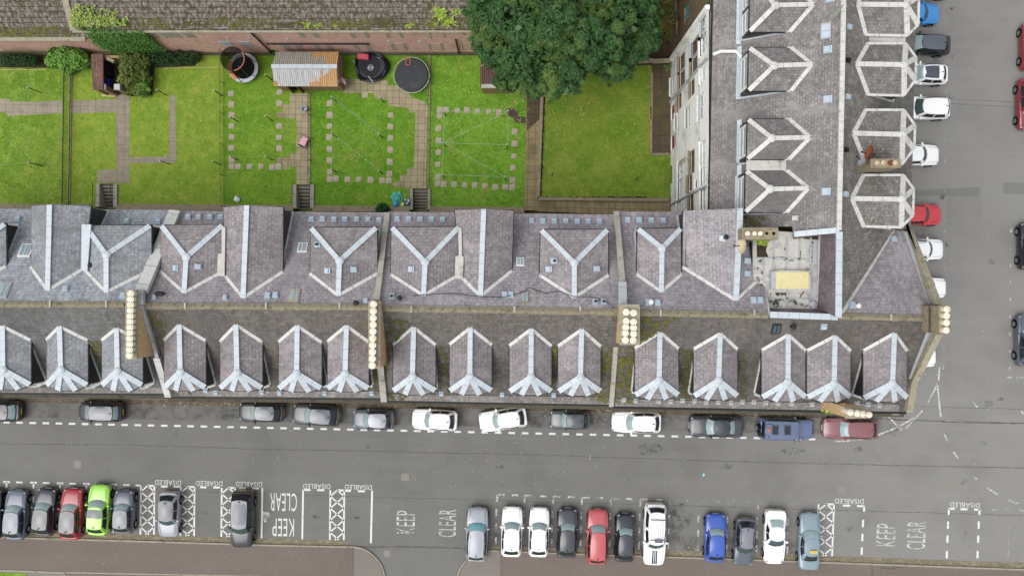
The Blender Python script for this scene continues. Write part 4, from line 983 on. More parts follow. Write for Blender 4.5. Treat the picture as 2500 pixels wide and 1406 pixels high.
for args in (((1611,811),(1609,927),1550,1656,849,964,974),((1758,814),(1754,928),1694,1800,851,966,975),((1924,817),(1923,932),1860,1966,854,969,979),((2038,820),(2036,935),1970.5,2076,855,969,980),((2183,813),(2178,935),2108,2214,855,971,980)): front_dormer(bD, pfD, *args, M['slate_dormer'])
vents(bD, pbD, [(1532,538),(1560,538),(1590,539),(1619,540),(1605,740),(1839,733),(1855,733),(2181,584)])
_pr = PL(pbD.at(1796,733), P(1807,509,pbD.at(1796,733).z), pbD.at(1843,690)); vents(bD, _pr, [(1824,637)], cowl=False); vents(bD, _pr, [(1824,668)])
_pl = PL(pbD.at(1796,733), P(1807,509,pbD.at(1796,733).z), pbD.at(1666,652)); pipes(bD, _pl, [(1768,580)]); vents(bD, _pl, [(1763,582)], M['lead'], .4)
pipes(bD, pbD, [(1588,737)], M['white'], .3, .1); pipes(bD, pbD, [(2090,746)], M['white'], .4, .1); vents(bD, pbD, [(1583,739),(2080,745)], s=.4)
rooflight(bD, pfD, 1895, 802, .55, .72, M['black'], M['glass']); pipes(bD, pfD, [(1932,797)]); vents(bD, pfD, [(2011,796)])
vents(bD, pfD, [(1523,974),(1552,976),(1608,977),(1637,978),(1666,976),(1695,977),(1724,979),(1753,980),(1783,981),(1812,979),(1840,979),(1869,981),(1899,982),(1932,983),(1982,985),(2091,982),(2118,985),(2146,988)], M['lead_grey'], .30)
chimney(bD, ((1513,743),(1562,842)), 18.9, 15, [(1529,762),(1547,764),(1529,784),(1547,786),(1528,799),(1547,800),(1527,813),(1547,815),(1527,830),(1546,831)], ph=.3, pr=.21)
chimney(bD, ((1812,556),(1900,585)), 18.6, 15, [(1826,570),(1843,570),(1857,570)], ph=.25, pr=.14, mat=M['stone'], top=M['stone'])
c = P(1872,570,18.6); mk('flue_hole', MB().tube((c.x,c.y,18.55), (c.x,c.y,18.62), .09, 10).tube((c.x+.42,c.y,18.55), (c.x+.42,c.y,18.62), .1, 10), M['dark_hole'], parent=bD)
chimney(bD, ((2270,746),(2294,812)), 18.7, 14, [], mat=M['stone'], top=M['stone_dark'])
chimney(bD, ((2292,746),(2321,816)), 19.6, 12, [(2313,755),(2312,771),(2312,788),(2311,806)], ph=.4, pr=.20, mat=M['stone'], top=M['stone'])
chimney(bD, ((2065,994),(2117,1021)), 18.3, 12.5, [(2078,1007.5),(2095,1010),(2109,1011.5),(2124,1013)], ph=1.0, pr=.19)
mk('chimney_shoulder', MB().slab([P(2064,985,17.6), P(2064,1019,17.6), P(2012,1001,14.2), P(2012,985,14.2)], .2), M['chim_brick'], parent=bD)
skew(bD, [P(2219,566,14.35), P(2290,748,18.35)], .42, M['stone_mossy'], .35); skew(bD, [P(2291,812,18.3), P(2230,932,15.5), P(2218,1003,14.4)], .42, M['stone_mossy'], .35)
mk('lead_soaker', MB().slab([pbD.at(2206,566,.05), pbD.at(2214,566,.05), pbD.at(2284,760,.05), pbD.at(2266,740,.05)], .03), M['lead_grey'], parent=bD)
mk('lead_soaker', MB().slab([pfD.at(2284,786,.05), pfD.at(2270,790,.05), pfD.at(2218,925,.05), pfD.at(2226,925,.05)], .03), M['lead_grey'], parent=bD)
skew(bD, [P(1504,519,14.35), P(1519,690,17.4)], .36, M['skew'], .3); skew(bD, [P(1503,845,16.6), P(1492,990,14.3)], .3, M['skew'], .25); skew(bD, [P(1519,690,17.6), P(1520,745,18.3)], .5, M['lead_grey'], .3)
mk('corner_stone', MB().box((P(2188,1003,14).x, P(2188,1003,14).y, 13.6), (.45,.55,.8)), M['stone_mossy'], parent=bD)
def dish(b, c, r, az, mat, el=12):
    """satellite dish: a shallow bowl on an arm"""
    f = Vector((math.cos(az)*math.cos(R(el)), math.sin(az)*math.cos(R(el)), math.sin(R(el)))); s = Vector((-math.sin(az), math.cos(az), 0)); u = f.cross(s)
    mb = MB(); c = Vector(c); rows = []
    for j in range(5):
        rr = r*j/4; rows.append([c + s*rr*math.cos(a)*.92 + u*rr*math.sin(a) + f*(rr*rr*.35/r) for a in [2*PI*i/20 for i in range(20)]])
    mb.grid(rows, True); o = mk('satellite_dish', mb, mat, parent=b, smooth=40)
    mk('dish_arm', MB().tube(c-u*r*.9, c+f*r*1.1-u*r*.3, .025, 6).tube(c, c-f*.35-Vector((0,0,.3)), .03, 6).tube(c-f*.35-Vector((0,0,1.4)), c-f*.35-Vector((0,0,.2)), .035, 6).box(c+f*r*1.1-u*r*.3, (.1,.1,.1)), M['black'], parent=o)
dish(bD, P(1818,600,18.1), .55, R(180), M['cream_dish'])
for i in range(26):
    pass

M['moss'] = m_worn('yellow_green_moss', C(106, 104, 48), .44, .60, 3.2); M['moss_dark'] = m_worn('dark_roof_moss', C(86, 84, 46), .42, .62, 3.0)
def moss(b, pl, pts, mat='moss', up=.06): mk('moss_patch', MB().poly([pl.at(x, y, up) for x, y in pts]), M[mat], parent=b)
for b, pl, qs in ((bD, pfD, ([(1503,850),(1547,850),(1552,988),(1499,988)], [(1562,772),(1660,775),(1600,822),(1562,842)], [(1658,852),(1692,852),(1692,975),(1658,968)], [(1802,855),(1824,855),(1824,975),(1802,970)])),
                  (bC, pfC, ([(1467,846),(1494,846),(1490,984),(1436,984)], [(1347,850),(1364,850),(1362,962),(1347,962)], [(1064,846),(1098,846),(1098,960),(1064,955)], [(936,772),(1008,788),(962,842),(940,930)], [(940,955),(1000,964),(985,977),(941,977)])),
                  (bB, pfB, ([(352,762),(408,762),(402,835),(388,862)], [(902,900),(926,900),(932,966),(902,958)], [(412,955),(470,956),(470,966),(414,966)])), (bA, pfA, ([(214,832),(246,835),(248,915),(216,850)],))):
    for i, q in enumerate(qs): moss(b, pl, q, 'moss' if i < 2 else 'moss_dark')
for b, pf, ya, yb, x0, x1 in ((bA, pfA, (944,945), (956,960), -300, 402), (bB, pfB, (953,956), (967,971), 412, 934), (bC, pfC, (962,970), (977,987), 941, 1493), (bD, pfD, (974,987), (991,1004.5), 1500, 2196)):
    slope(b, pf, [(x0,ya[0]),(x1,ya[1]),(x1,yb[1]),(x0,yb[0])], M['slate_eave'], 'eaves_slates', .04, .05)
# ---------------------------------------------------------------- E, the white harled tenement up the side street
bE = building('white_tenement', 'long grey slated tenement with stained white harled back wall, up the side street', (20, 22))
ZN = 19.0
pW = PL(P(2058,0,ZN), P(2046,560,ZN), (P(1741,0,ZE)+P(1731,500,ZE))/2); pE = PL(P(2058,0,ZN), P(2046,560,ZN), (P(2237,0,ZE)+P(2224,560,ZE))/2)
slope(bE, pW, [(1749,-420),(2067,-420),(2046,562),(1938,573),(1935,553),(1900,553),(1860,592),(1812,592),(1732,515)], M['slate_lichen'])
slope(bE, pE, [(2067,-420),(2046,562),(2046,772),(2181,561),(2224,561),(2247,-420)], M['slate_white'])
Fx = P(1737,250,ZE).x-.14
mk('wall', MB().prism([(Fx+.25,5.2),(Fx+.25,44.0),(26.0,44.0),(26.0,5.2)], 0, ZE-.2), M['harl'], parent=bE)
yend = (703-150)*(H-2)/FPX+0.15
wins = []   # (px, py, width, height, frame, pane)
W_, B_ = 'white', 'wood'
for (x, y, w, h, fr) in ((1732,62,1.5,1.7,W_),(1732,104,1.5,1.7,W_),(1724,180,1.0,1.5,W_),(1712,259,1.7,1.5,W_),(1717,374,1.7,1.5,W_),(1719,430,1.2,1.4,W_),(1721,487,1.6,1.4,W_),
        (1695,118,1.3,2.0,B_),(1695,156,1.3,2.0,B_),(1690,214,1.2,1.5,B_),(1681,284,1.5,1.5,W_),(1690,395,1.7,1.5,B_),(1685,447,1.2,1.4,B_),(1688,495,1.6,1.4,B_),(1702,448,.5,.8,W_),
        (1665,152,1.3,2.0,B_),(1665,192,1.3,2.0,B_),(1659,247,1.3,1.4,B_),(1654,294,1.3,1.4,W_),(1661,416,1.5,1.5,W_),(1660,464,1.6,1.4,W_),(1658,510,1.5,1.3,W_),
        (1642,208,1.4,1.5,W_),(1636.5,428,1.5,1.5,B_),(1634,500,1.4,1.3,B_)):
    z = min(H-(Fx*FPX)/(x-CX), 12.7-h*.2); yy = (CY-y)*(H-z)/FPX; wins.append((yy, z, w, h, fr))
doors = [((CY-y)*(H-2.4)/FPX, 2.35, 1.1, 2.1, 'red_door') for y in (272, 346)]
def holed_wall(b, x, y0, y1, z0, z1, holes, mat, depth=.2, name='wall'):
    ys = sorted({y0, y1} | {max(y0,min(y1,h[0]+s*h[2]/2)) for h in holes for s in (-1,1)}); zs = sorted({z0, z1} | {max(z0,min(z1,h[1]+s*h[3]/2)) for h in holes for s in (-1,1)})
    mb = MB()
    for a, c in zip(ys, ys[1:]):
        for e, g in zip(zs, zs[1:]):
            my, mz = (a+c)/2, (e+g)/2
            if any(abs(my-h[0]) < h[2]/2 and abs(mz-h[1]) < h[3]/2 for h in holes): continue
            mb.poly([Vector((x,a,e)), Vector((x,a,g)), Vector((x,c,g)), Vector((x,c,e))])
    for h in holes:
        a, c, e, g = h[0]-h[2]/2, h[0]+h[2]/2, h[1]-h[3]/2, h[1]+h[3]/2; X = x+depth
        for p, q in (((a,e),(c,e)),((c,e),(c,g)),((c,g),(a,g)),((a,g),(a,e))): mb.poly([Vector((x,*p)), Vector((x,*q)), Vector((X,*q)), Vector((X,*p))])
    return mk(name, mb, mat, parent=b)
holed_wall(bE, Fx, 5.2, yend, 0, ZE-.15, wins+doors, M['harl'])
nw = [((CY-30)*(H-7.0)/FPX, 7.0, 1.3, 1.6), ((CY-60)*(H-4)/FPX, 4.0, 1.2, 1.6), ((CY-60)*(H-10.5)/FPX+3, 10.5, 1.2, 1.7), ((CY-10)*(H-3.6)/FPX, 3.6, 1.2, 1.6)]
holed_wall(bE, Fx+.03, yend+.01, 44, 0, ZE-.15, nw, M['rubble'], name='rubble_wall')
for i, (yy, z, w, h) in enumerate(nw):
    o = mk('window', MB().box((Fx+.2, yy, z), (.05, w, h)), M['turq'] if i == 0 else M['wood'], parent=bE)
for (yy, z, w, h, fr) in wins:
    mb = MB(); X = Fx+.14
    for dy, dz, sy, sz in ((0,h/2-.05,w,.1),(0,-h/2+.05,w,.1),(0,.02,w-.2,.08),(-w/2+.05,0,.1,h-.2),(w/2-.05,0,.1,h-.2)): mb.box((X, yy+dy, z+dz), (.07, sy, sz))
    if w > 1.4: mb.box((X+.002, yy, z), (.06, .09, h-.2))
    o = mk('window', mb, M[fr], parent=bE)
    mk('window_pane', MB().poly([Vector((X+.02,yy+a*w/2,z+e*h/2)) for a, e in ((-1,-1),(-1,1),(1,1),(1,-1))]), M['glass'] if fr == 'wood' else M['glass_pale'], parent=o)
    mk('window_sill', MB().box((Fx-.04, yy, z-h/2-.05), (.22, w+.15, .1)), M['stone'] if fr == 'wood' else M['white'], parent=o)
for (yy, z, w, h, fr) in doors: mk('door', MB().box((Fx+.12, yy, z), (.06, w, h)), M['red_door'], parent=bE)
mb = MB()
for y in (258, 505): yy = (CY-y)*H/FPX; mk('drainpipe', MB().tube((Fx-.1, yy, .3), (Fx-.1, yy, ZE-.1), .085, 8), M['pipe_grey'], parent=bE)
mb = MB().bar((Fx-.12, yend, 1.0), (Fx-.12, yend, ZE), .28, .3)
mk('wall_end_pier', mb, M['harl'], parent=bE)
mb = MB()
for x in (1649.5, 1676, 1708):
    z = H-(Fx*FPX)/(x-CX); mb.bar((Fx-.05, 6, z), (Fx-.05, yend-.2, z), .07, .09)
for x, y0, y1 in ((1688,100,142),(1712,56,92)):
    z = H-(Fx*FPX)/(x-CX); mb.tube((Fx-.08, (CY-y0)*(H-z)/FPX, z), (Fx-.08, (CY-y1)*(H-z)/FPX, z), .10, 7)
mk('wall_pipes', mb, M['pipe_grey'], parent=bE)
mk('rust_stain', MB().poly([Vector((Fx-.006, y, z)) for y, z in ((9.9,4.0),(9.3,4.0),(9.7,9.0),(10.0,9.0))]), m_worn('rusty_wall_stain', C(206, 182, 130), .46, .58, 3), parent=bE)
mk('gutter', MB().bar(P(1748,-420,ZE-.1), P(1731,512,ZE-.1), .16, .14), M['black'], parent=bE)
mb = MB(); lead(mb, P(2067,-420,19.02), P(2047,562,19.02), .29, .12, .06); mk('lead_ridge', mb, M['lead_white'], parent=bE)
moss(bE, pW, [(1812,522),(1872,528),(1866,552),(1812,550)])
# west dormers: hipped, facing the gardens
def wd(cy, ridge_x, hub, x0, y0, y1, vx): return dormer(bE, pW, (ridge_x, cy), hub, (vx, y0), (vx, y1), [(x0, y0+1),(x0-2, y1)], 'hip', M['slate_lichen'], M['lead_white'], 2.6, lw=.28, side=M['lead'], wm=M['dark_slate_wall'], panes=M['glass_pale'], valley=.24, inset=(.985,.97))
wd(12, 1985, (1893,14), 1832, -52, 78, 1928); wd(158, 1982, (1890,161), 1829, 117, 222, 1931); wd(336, 1977, (1884,338), 1826, 291, 389, 1926); wd(460, 1973, (1880,462), 1821, 417, 518, 1921)
wd(-170, 1988, (1897,-168), 1836, -232, -110, 1934)
flat_gutter(bE, pW, [(1823,389),(1929,389),(1925,416),(1822,417)], 17.1, M['conc'])
mb = MB()
for (y0, y1) in ((-50,108),(112,242),(290,392),(400,512)):
    mb.slab([pW.at(1800,y0+4,.06), pW.at(1811,y0,.06), pW.at(1809,y1,.06), pW.at(1797,y1,.06)], .06)
mk('foot_flashing', mb, M['lead'], parent=bE)
# east dormers: canted bays facing the side street
def ed(cy, tip, hub, vx, y0, y1, cx, fx, cl, cr): return dormer(bE, pE, (tip, cy), hub, (vx, y0), (vx, y1), [(cx,y0),(fx+2,cl),(fx,cr),(cx-5,y1+2)], 'bay', M['slate_white'], M['lead_white'], 2.6, lw=.30, side=M['lead_white'], valley=.3, gm=M['lead_valley'])
ed(12, 2093, (2212,13), 2112, -50, 86, 2219, 2241, -8, 62); ed(157, 2090, (2207,159), 2118, 107, 232, 2211, 2234, 142, 196); ed(326, 2082, (2203,329), 2112, 269, 400, 2206, 2231, 306, 364); ed(485, 2078, (2201,487), 2107, 428, 553, 2205, 2228, 462, 526)
ed(-150, 2098, (2216,-148), 2122, -214, -92, 2222, 2244, -176, -118)
for a in ([(2120,87),(2212,87),(2210,105),(2120,105)],): flat_gutter(bE, pE, a, 17.3, M['conc'])
chimney(bE, ((2126,388),(2200,410)), 19.5, 14, [(2142,398),(2157,398),(2186,398)], ph=.2, pr=.15, mat=M['stone'], top=M['stone'], potm=m_plain('weathered_clay_pot', C(196, 182, 154), .8, .2, var=.2, scale=3, dirt=C(140, 112, 84)))
mk('broken_pot', MB().tube((P(2174,398,19.5).x, P(2174,398,19.5).y, 19.45), (P(2174,398,19.5).x, P(2174,398,19.5).y, 19.65), .2, 9, .12), M['rust_dish'], parent=bE)
dish(bE, P(2128,374,19.8), .48, R(172), M['rust_dish'], 6); dish(bE, P(2114,392,19.3), .5, R(155), M['grey_dish'], 8)
rooflight(bE, pW, 2017, 77, 1.0, .6, M['lead_grey'], M['glass_blue']); vents(bE, pW, [(2028,-2),(2022,243),(2018,468),(2022,122)], s=.45)
vents(bE, pE, [(2072,67),(2069,237),(2063,474)], s=.34); vents(bE, pE, [(2064,366),(2069,148)], M['black'], .28); vents(bE, pW, [(1942,533)], M['lead_white'], .3)
mb = MB()
q = [pW.at(1742,133,.08), pW.at(1760,126,.1), pW.at(1798,126,.1), pW.at(1812,142,.1)]
for a, c in zip(q, q[1:]): mb.tube(a, c, .11, 8)
mk('soil_pipe', mb, M['white'], parent=bE)
a = pW.at(2052,25,.9); mb = MB().tube(a, pW.at(2028,42,.9), .03, 5)
for i in range(9):
    c = a.lerp(pW.at(2028,42,.9), i/8); mb.tube(c+Vector((.2,.35,0)), c-Vector((.2,.35,0)), .018, 4)
mb.tube(a, a-Vector((0,0,1)), .03, 5); mk('television_aerial', mb, M['galv'], parent=bE)

# ---------------------------------------------------------------- the low brick building behind the gardens
def m_old():
    g = G('crumbling_mossy_roof', .9, .1); uv = g.uv()
    a = g.noise(g.scale(uv, (4.5, 2.4, 1)), 1.0, 5, .75); e = g.noise(g.scale(uv, (1.2, 1.2, 1)), 1.0, 4, .65); rowv = g.math('FRACT', g.math('DIVIDE', g.math('ADD', g.sepx(uv)[1], g.math('MULTIPLY', g.noise(uv, 2.0, 3, .6), .16)), .40))
    col = g.mix(g.ramp(a, .40, .62), C(84, 76, 66), C(150, 141, 132)); col = g.mix(g.math('MULTIPLY', g.ramp(a, .62, .74), .7), col, C(190, 182, 172))
    col = g.mix(g.math('MULTIPLY', g.ramp(rowv, .78, .98), .8), col, C(60, 54, 44)); col = g.mix(g.math('MULTIPLY', g.ramp(e, .50, .66), .7), col, C(78, 72, 44))
    col = g.mix(g.math('MULTIPLY', g.ramp(e, .66, .76), .5), col, C(112, 112, 50)); g.col(col); g.bump(g.math('ADD', a, rowv), .8, .05); return g.m
M['old_roof'] = m_old(); M['old_roof_'] = m_slate('crumbling_mossy_roof', C(124, 114, 106), pale=.7, moss=.85, streak=.6, fleck=.8, var=.5, w=.32, h=.40, mossc=C(82, 78, 44), palec=C(150, 142, 130), mort=.35)
bF = building('brick_workshop', 'long low brick building with a crumbling mossy slate roof, behind the gardens', (-16, 24))
YW = 573*(H-GZ)/FPX
zr_, zl_ = H-YW*FPX/633, H-YW*FPX/611
xr0, xr1, xl0 = P(178,70,zr_).x, P(1162,70,zr_).x, -46
mk('wall', MB().prism([(xr0,YW),(xr1,YW),(xr1,YW+14),(xr0,YW+14)], 0, zr_-.05), M['redbrick'], parent=bF)
mk('wall', MB().prism([(xl0,YW+.12),(xr0-.01,YW+.12),(xr0-.01,YW+14),(xl0,YW+14)], 0, zl_-.05), M['redbrick'], parent=bF)
mk('roof', MB().slab([(xr0-.1,YW-.22,zr_),(xr1+.2,YW-.22,zr_),(xr1+.2,YW+7,zr_+4.6),(xr0-.1,YW+7,zr_+4.6)], .12).slab([(xr0-.1,YW+7.01,zr_+4.6),(xr1+.2,YW+7.01,zr_+4.6),(xr1+.2,YW+14.2,zr_),(xr0-.1,YW+14.2,zr_)], .12), M['old_roof'], parent=bF)
mk('roof', MB().slab([(xl0,YW-.12,zl_),(xr0-.12,YW-.12,zl_),(xr0-.12,YW+7,zl_+4.6),(xl0,YW+7,zl_+4.6)], .12), M['old_roof'], parent=bF)
mk('gable_wall', MB().prism([(xr0-.1,YW+.2),(xr0+.3,YW+.2),(xr0+.3,YW+7),(xr0-.1,YW+7)], 1, zr_+.3), M['lead_grey'], parent=bF)
mk('verge', MB().slab([(xr0-.15,YW-.2,zr_+.12),(xr0+.3,YW-.2,zr_+.12),(xr0+.6,YW+7,zr_+4.75),(xr0+.0,YW+7,zr_+4.75)], .1), M['stone_mossy'], parent=bF)
mk('eaves_moss', MB().bar((xr0,YW-.26,zr_+.02), (xr1,YW-.26,zr_+.02), .16, .1), M['stone_mossy'], parent=bF)
mk('eaves_moss', MB().bar((xl0,YW-.16,zl_+.02), (xr0-.2,YW-.16,zl_+.02), .3, .12), M['stone_mossy'], parent=bF)
def onwall(px, py): z = H-YW*FPX/(CY-py); return (px-CX)*(H-z)/FPX, z
def wq(x0, y0, x1, y1, off=.012):
    a, za = onwall(x0, y0); c, zc = onwall(x1, y1); return MB().box(((a+c)/2, YW-off/2, (za+zc)/2), (abs(c-a), off, abs(zc-za)))
for (x0,y0,x1,y1) in ((519,68,560,73.5),(645,69,685,74),(532,102,570,111),(583,102,617,111)): mk('blocked_window', wq(x0,y0,x1,y1,.03), M['glass_blue'], parent=bF)
for x in (370, 425, 735, 860, 945, 1050): mk('bricked_up_window', wq(x,75,x+34,92,.02), M['board'], parent=bF)
for x in (700, 775, 870, 960, 1050, 1130): mk('bricked_up_window', wq(x,106,x+30,124,.02), M['board'], parent=bF)
for x, y in [(x,75) for x in (370,425,735,860,945,1050)]+[(x,106) for x in (700,775,870,960,1050,1130)]:
    dx = 34 if y == 75 else 30
    for e in (x-1, x+dx-1): mk('pale_jamb', wq(e,y,e+1.6,y+17.5,.03), M['skew'], parent=bF)
for (x,y) in ((553,93),(606,93),(698,95),(628,96),(945,100),(1021,101)): mk('wall_vent', wq(x,y,x+8,y+3,.05), M['lead'], parent=bF)
mb = MB()
for a, c in (((614,71),(668,131)),((650,104.5),(902,104.5)),((1115,94),(1121,131))):
    (xa, za), (xc, zc) = onwall(*a), onwall(*c); 
    if a[0] == 614: xa = xc
    if a[0] == 1115: xa = xc
    mk('drainpipe', MB().tube((xa,YW-.12,za), (xc,YW-.12,zc), .07, 8), M['iron'], parent=bF)
mk('wall_foot', MB().bar((xl0,YW-.1,GZ+.1), (xr1,YW-.1,GZ+.1), .2, .25), M['stone_dark'], parent=bF)

pFm = PL((0,YW-.22,zr_), (5,YW-.22,zr_), (0,YW+7,zr_+4.6)); pLm = PL((0,YW-.12,zl_), (5,YW-.12,zl_), (0,YW+7,zl_+4.6))
for i in range(12):
    x0 = 190+i*80; mk('moss_patch', MB().poly([pFm.at(x0, 69, .05), pFm.at(x0+79, 69.5, .05), pFm.at(x0+79, 48+random.uniform(-8,6), .05), pFm.at(x0, 50+random.uniform(-8,6), .05)]), M['moss' if i % 3 else 'moss_dark'], parent=bF)
for i in range(3):
    x0 = -60+i*78; mk('moss_patch', MB().poly([pLm.at(x0, 91, .05), pLm.at(x0+77, 91, .05), pLm.at(x0+77, 66, .05), pLm.at(x0, 68, .05)]), M['moss'], parent=bF)

# ---- the street front of the terrace: sash windows and close doors
def front_windows(b, p0, p1, n):
    t = (p1-p0); L = t.length; t.normalize(); out = Vector((t.y,-t.x,0)); 
    if out.y > 0: out = -out
    proto = None
    for k in range(n):
        for f, z in enumerate((1.9, 5.2, 8.4, 11.5)):
            c = p0+t*(L*(k+.5)/n)+out*.03; c = Vector((c.x,c.y,z))
            if f == 0 and k % 3 == 1: mk('door', MB().box((c.x,c.y,1.2), (1.2,.08,2.4)), M['red_door'] if k % 2 else M['turq'], parent=b); continue
            mb = MB(); X = Vector((1,0,0))
            for dx, dz, sx, sz in ((0,.95,1.3,.1),(0,-.95,1.3,.1),(0,0,1.1,.08),(-.6,0,.1,1.8),(.6,0,.1,1.8)): mb.box((c.x+dx,c.y,z+dz), (sx,.07,sz))
            o = mk('window', mb, M['white'], parent=b); mk('window_pane', MB().box((c.x,c.y+.01,z), (1.1,.06,1.8)), M['glass'], parent=o); mk('window_sill', MB().box((c.x,c.y-.05,z-1.06), (1.5,.22,.12)), M['skew'], parent=o)
for b, a, c, n in ((bA,(-300,945),(405,950),6), (bB,(416,957),(932,962),6), (bC,(942,968),(1492,978),6), (bD,(1501,980),(2208,990),8)):
    p0, p1 = P(*a, ZE), P(*c, ZE); front_windows(b, Vector((p0.x,p0.y,0)), Vector((p1.x,p1.y,0)), n)
# ================================================================ THINGS IN THE GARDENS
def gthing(name, px, py, label, cat, group=None, z=GZ): return empty(name, P(px, py, z), label, cat, group)
# ---- clothes poles and lines
pole_top = {}
PH = 1.85
_rows = [('near the left edge of the photo, above the left cross path', [(100,227)]), ('on the leftmost lawn with lines tied to its top', [(102,405)]),
 ('at the head of the thin grey path', [(407,233)]), ('beside the wire fence, level with the head of the thin grey path', [(542,234)]), ('at the corner of the thin grey path', [(414,401)]), ('beside the wire fence, level with the thin grey path corner', [(539,402)]),
 ('on the third lawn, upper one by the wire fence stones', [(580,297)]), ('on the third lawn, upper one nearest the slab path', [(665,295)]), ('on the third lawn, lower one by the wire fence stones', [(581,391)]), ('on the third lawn, lower one nearest the slab path', [(665,391)]),
 ('leaning close to the left end of the corrugated shed', [(665,197)]), ('just below the shed front where the patio starts', [(822,249)]), ('standing at the lower edge of the patio slabs', [(937,250)]),
 ('in the middle of the left stone column', [(822,335)]), ('where the pale blue line meets the thin line', [(934,337)]), ('at the bottom of the left stone column', [(821,421)]), ('above the turtle sandpit lawn corner', [(934,424)]),
 ('upper left corner of the strung lines', [(1088,283)]), ('upper right corner of the strung lines', [(1241,283)]), ('where the strung lines fan out', [(1087,358)]), ('right middle of the strung lines', [(1238,363)]), ('lower left corner of the strung lines', [(1085,434)]), ('lower right corner of the strung lines', [(1234,439)])]
for lab, pts in _rows:
    for (x, y) in pts:
        r = gthing('clothes_pole', x, y, 'black clothes pole ' + lab, 'clothes pole', 'clothes poles on the lawns'); b = P(x, y, GZ)
        mk('pole', MB().tube(b, b+Vector((0,0,PH)), .045, 8, .035), M['iron'], parent=r)
        mk('pole_cap', MB().blob(b+Vector((0,0,PH)), (.075,.075,.06), 8, 4).bar(b+Vector((-.12,0,PH-.08)), b+Vector((.12,0,PH-.08)), .03, .03), M['line'], parent=r)
        pole_top[(x,y)] = b+Vector((0,0,PH-.05))
for (x, y, lab) in ((1347,430,'lone short black post on the square lawn, left one'), (1551,440,'lone short black post on the square lawn, right one')):
    b = P(x, y, GZ); tag(mk('clothes_pole', MB().tube(b, b+Vector((0,0,1.5)), .035, 7).blob(b+Vector((0,0,1.5)), (.05,.05,.05), 7, 4), M['iron'], at=b), lab, 'clothes pole', 'clothes poles on the lawns')
def cline(pairs, label, mat=None, r=.014, group='clothes lines'):
    mb = MB()
    for a, c in pairs:
        A = pole_top.get(a) or P(*a, GZ+PH); B = pole_top.get(c) or P(*c, GZ+PH); n = 6; pr = None
        for i in range(n+1):
            q = A.lerp(B, i/n) - Vector((0,0,.14*math.sin(PI*i/n)))
            if pr: mb.tube(pr, q, r, 4, cap=False)
            pr = q
    tag(mk('clothes_line', mb, mat or M['line'], at=mb.v[0], nouv=True), label, 'clothes line', group)
p = [(1088,283),(1241,283),(1087,358),(1238,363),(1085,434),(1234,439)]
cline([(p[0],p[1]),(p[0],p[2]),(p[2],p[4]),(p[1],p[3]),(p[2],p[3]),(p[2],p[1]),(p[2],p[5]),(p[4],p[5])], 'pale green clothes line strung in a fan between six black poles', r=.016)
cline([((822,249),(934,337))], 'thick pale blue clothes line slanting across the middle lawn', M['line_blue'], .018)
cline([((822,249),(822,335)),((822,335),(821,421)),((822,335),(934,424)),((937,250),(934,337))], 'thin clothes line round the middle lawn poles', r=.006)
cline([((102,405),(-30,292)),((102,405),(-40,406)),((102,405),(100,227))], 'pale clothes line running to the edge from the leftmost lawn', r=.008)
cline([((580,297),(665,391)),((665,391),(581,391))], 'thin clothes line crossing the third lawn', r=.005)
mb = MB(); A, B = pole_top[(822,335)], pole_top[(934,424)]
for i in range(14):
    q = A.lerp(B, .12+.8*i/14+random.uniform(-.02,.02)); mb.box(q-Vector((0,0,.14*math.sin(PI*i/14)+.03)), (.05,.03,.1), random.random())
A = P(958,425,GZ+PH)
tag(mk('clothes_pegs', mb, M['white'], at=mb.v[0]), 'row of tiny white clothes pegs left on the slanting line', 'pegs')

# ---- trampolines
M['net'] = m_mesh('black_safety_net', C(34, 30, 28), .80); M['net_dark'] = m_mesh('slack_black_net', C(30, 32, 36), .9)
M['mat_black'] = m_plain('black_trampoline_mat', C(38, 40, 46), .7, .25, var=.12, scale=1.5); M['mat_grey'] = m_plain('dusty_trampoline_mat', C(66, 69, 74), .8, .2, var=.12, scale=2, dirt=C(92, 92, 90))
M['pad_white'] = m_plain('pale_grey_pad', C(206, 212, 220), .5, .3, var=.05); M['pad_dark'] = m_plain('charcoal_pad', C(52, 56, 62), .6, .3, var=.2, scale=4)
M['foam_orange'] = m_plain('faded_orange_foam', C(206, 134, 104), .8, .2); M['steel'] = m_plain('pale_steel_tube', C(186, 188, 186), .4, .4, .3)
c = P(594,166,GZ+.62); t = gthing('trampoline', 594, 166, 'trampoline with a pale grey rim pad and tall black net with orange foam', 'trampoline'); g0 = P(594,166,GZ)
c = Vector((g0.x, g0.y, GZ+.62)); c = P(594,166,GZ+.62)
mk('mat', MB().poly([c+Vector((.93*math.cos(a),.93*math.sin(a),0)) for a in [i*PI/24 for i in range(48)]]), M['mat_black'], parent=t)
mk('rim_pad', MB().ring(c, .93, 1.22, c.z-.03, c.z+.05, 48), M['pad_white'], parent=t)
for i in range(6):
    a = i*PI/3+.4; mk('leg', MB().tube((c.x+1.1*math.cos(a),c.y+1.1*math.sin(a),GZ), (c.x+1.1*math.cos(a),c.y+1.1*math.sin(a),c.z), .03, 6), M['steel'], parent=t)
tp = c+Vector((0,0,2.5)); rows = []
for j in range(5): rows.append([c.lerp(tp, j/4)+Vector(((.94-.02*j/4)*math.cos(a),(.94-.02*j/4)*math.sin(a),.04)) for a in [i*PI/20 for i in range(40)]])
mk('safety_net', MB().grid(rows, True), M['net'], parent=t, smooth=40)
mb = MB(); mo = MB()
for i in range(40):
    a0, a1 = i*PI/20, (i+1)*PI/20; q = lambda a: tp+Vector((.93*math.cos(a),.93*math.sin(a),.05)); (mo if 30 < i < 40 or i < 4 else mb).tube(q(a0), q(a1), .035, 6, cap=False)
mk('top_hoop', mb, M['black'], parent=t); mk('foam_hoop', mo, M['foam_orange'], parent=t)
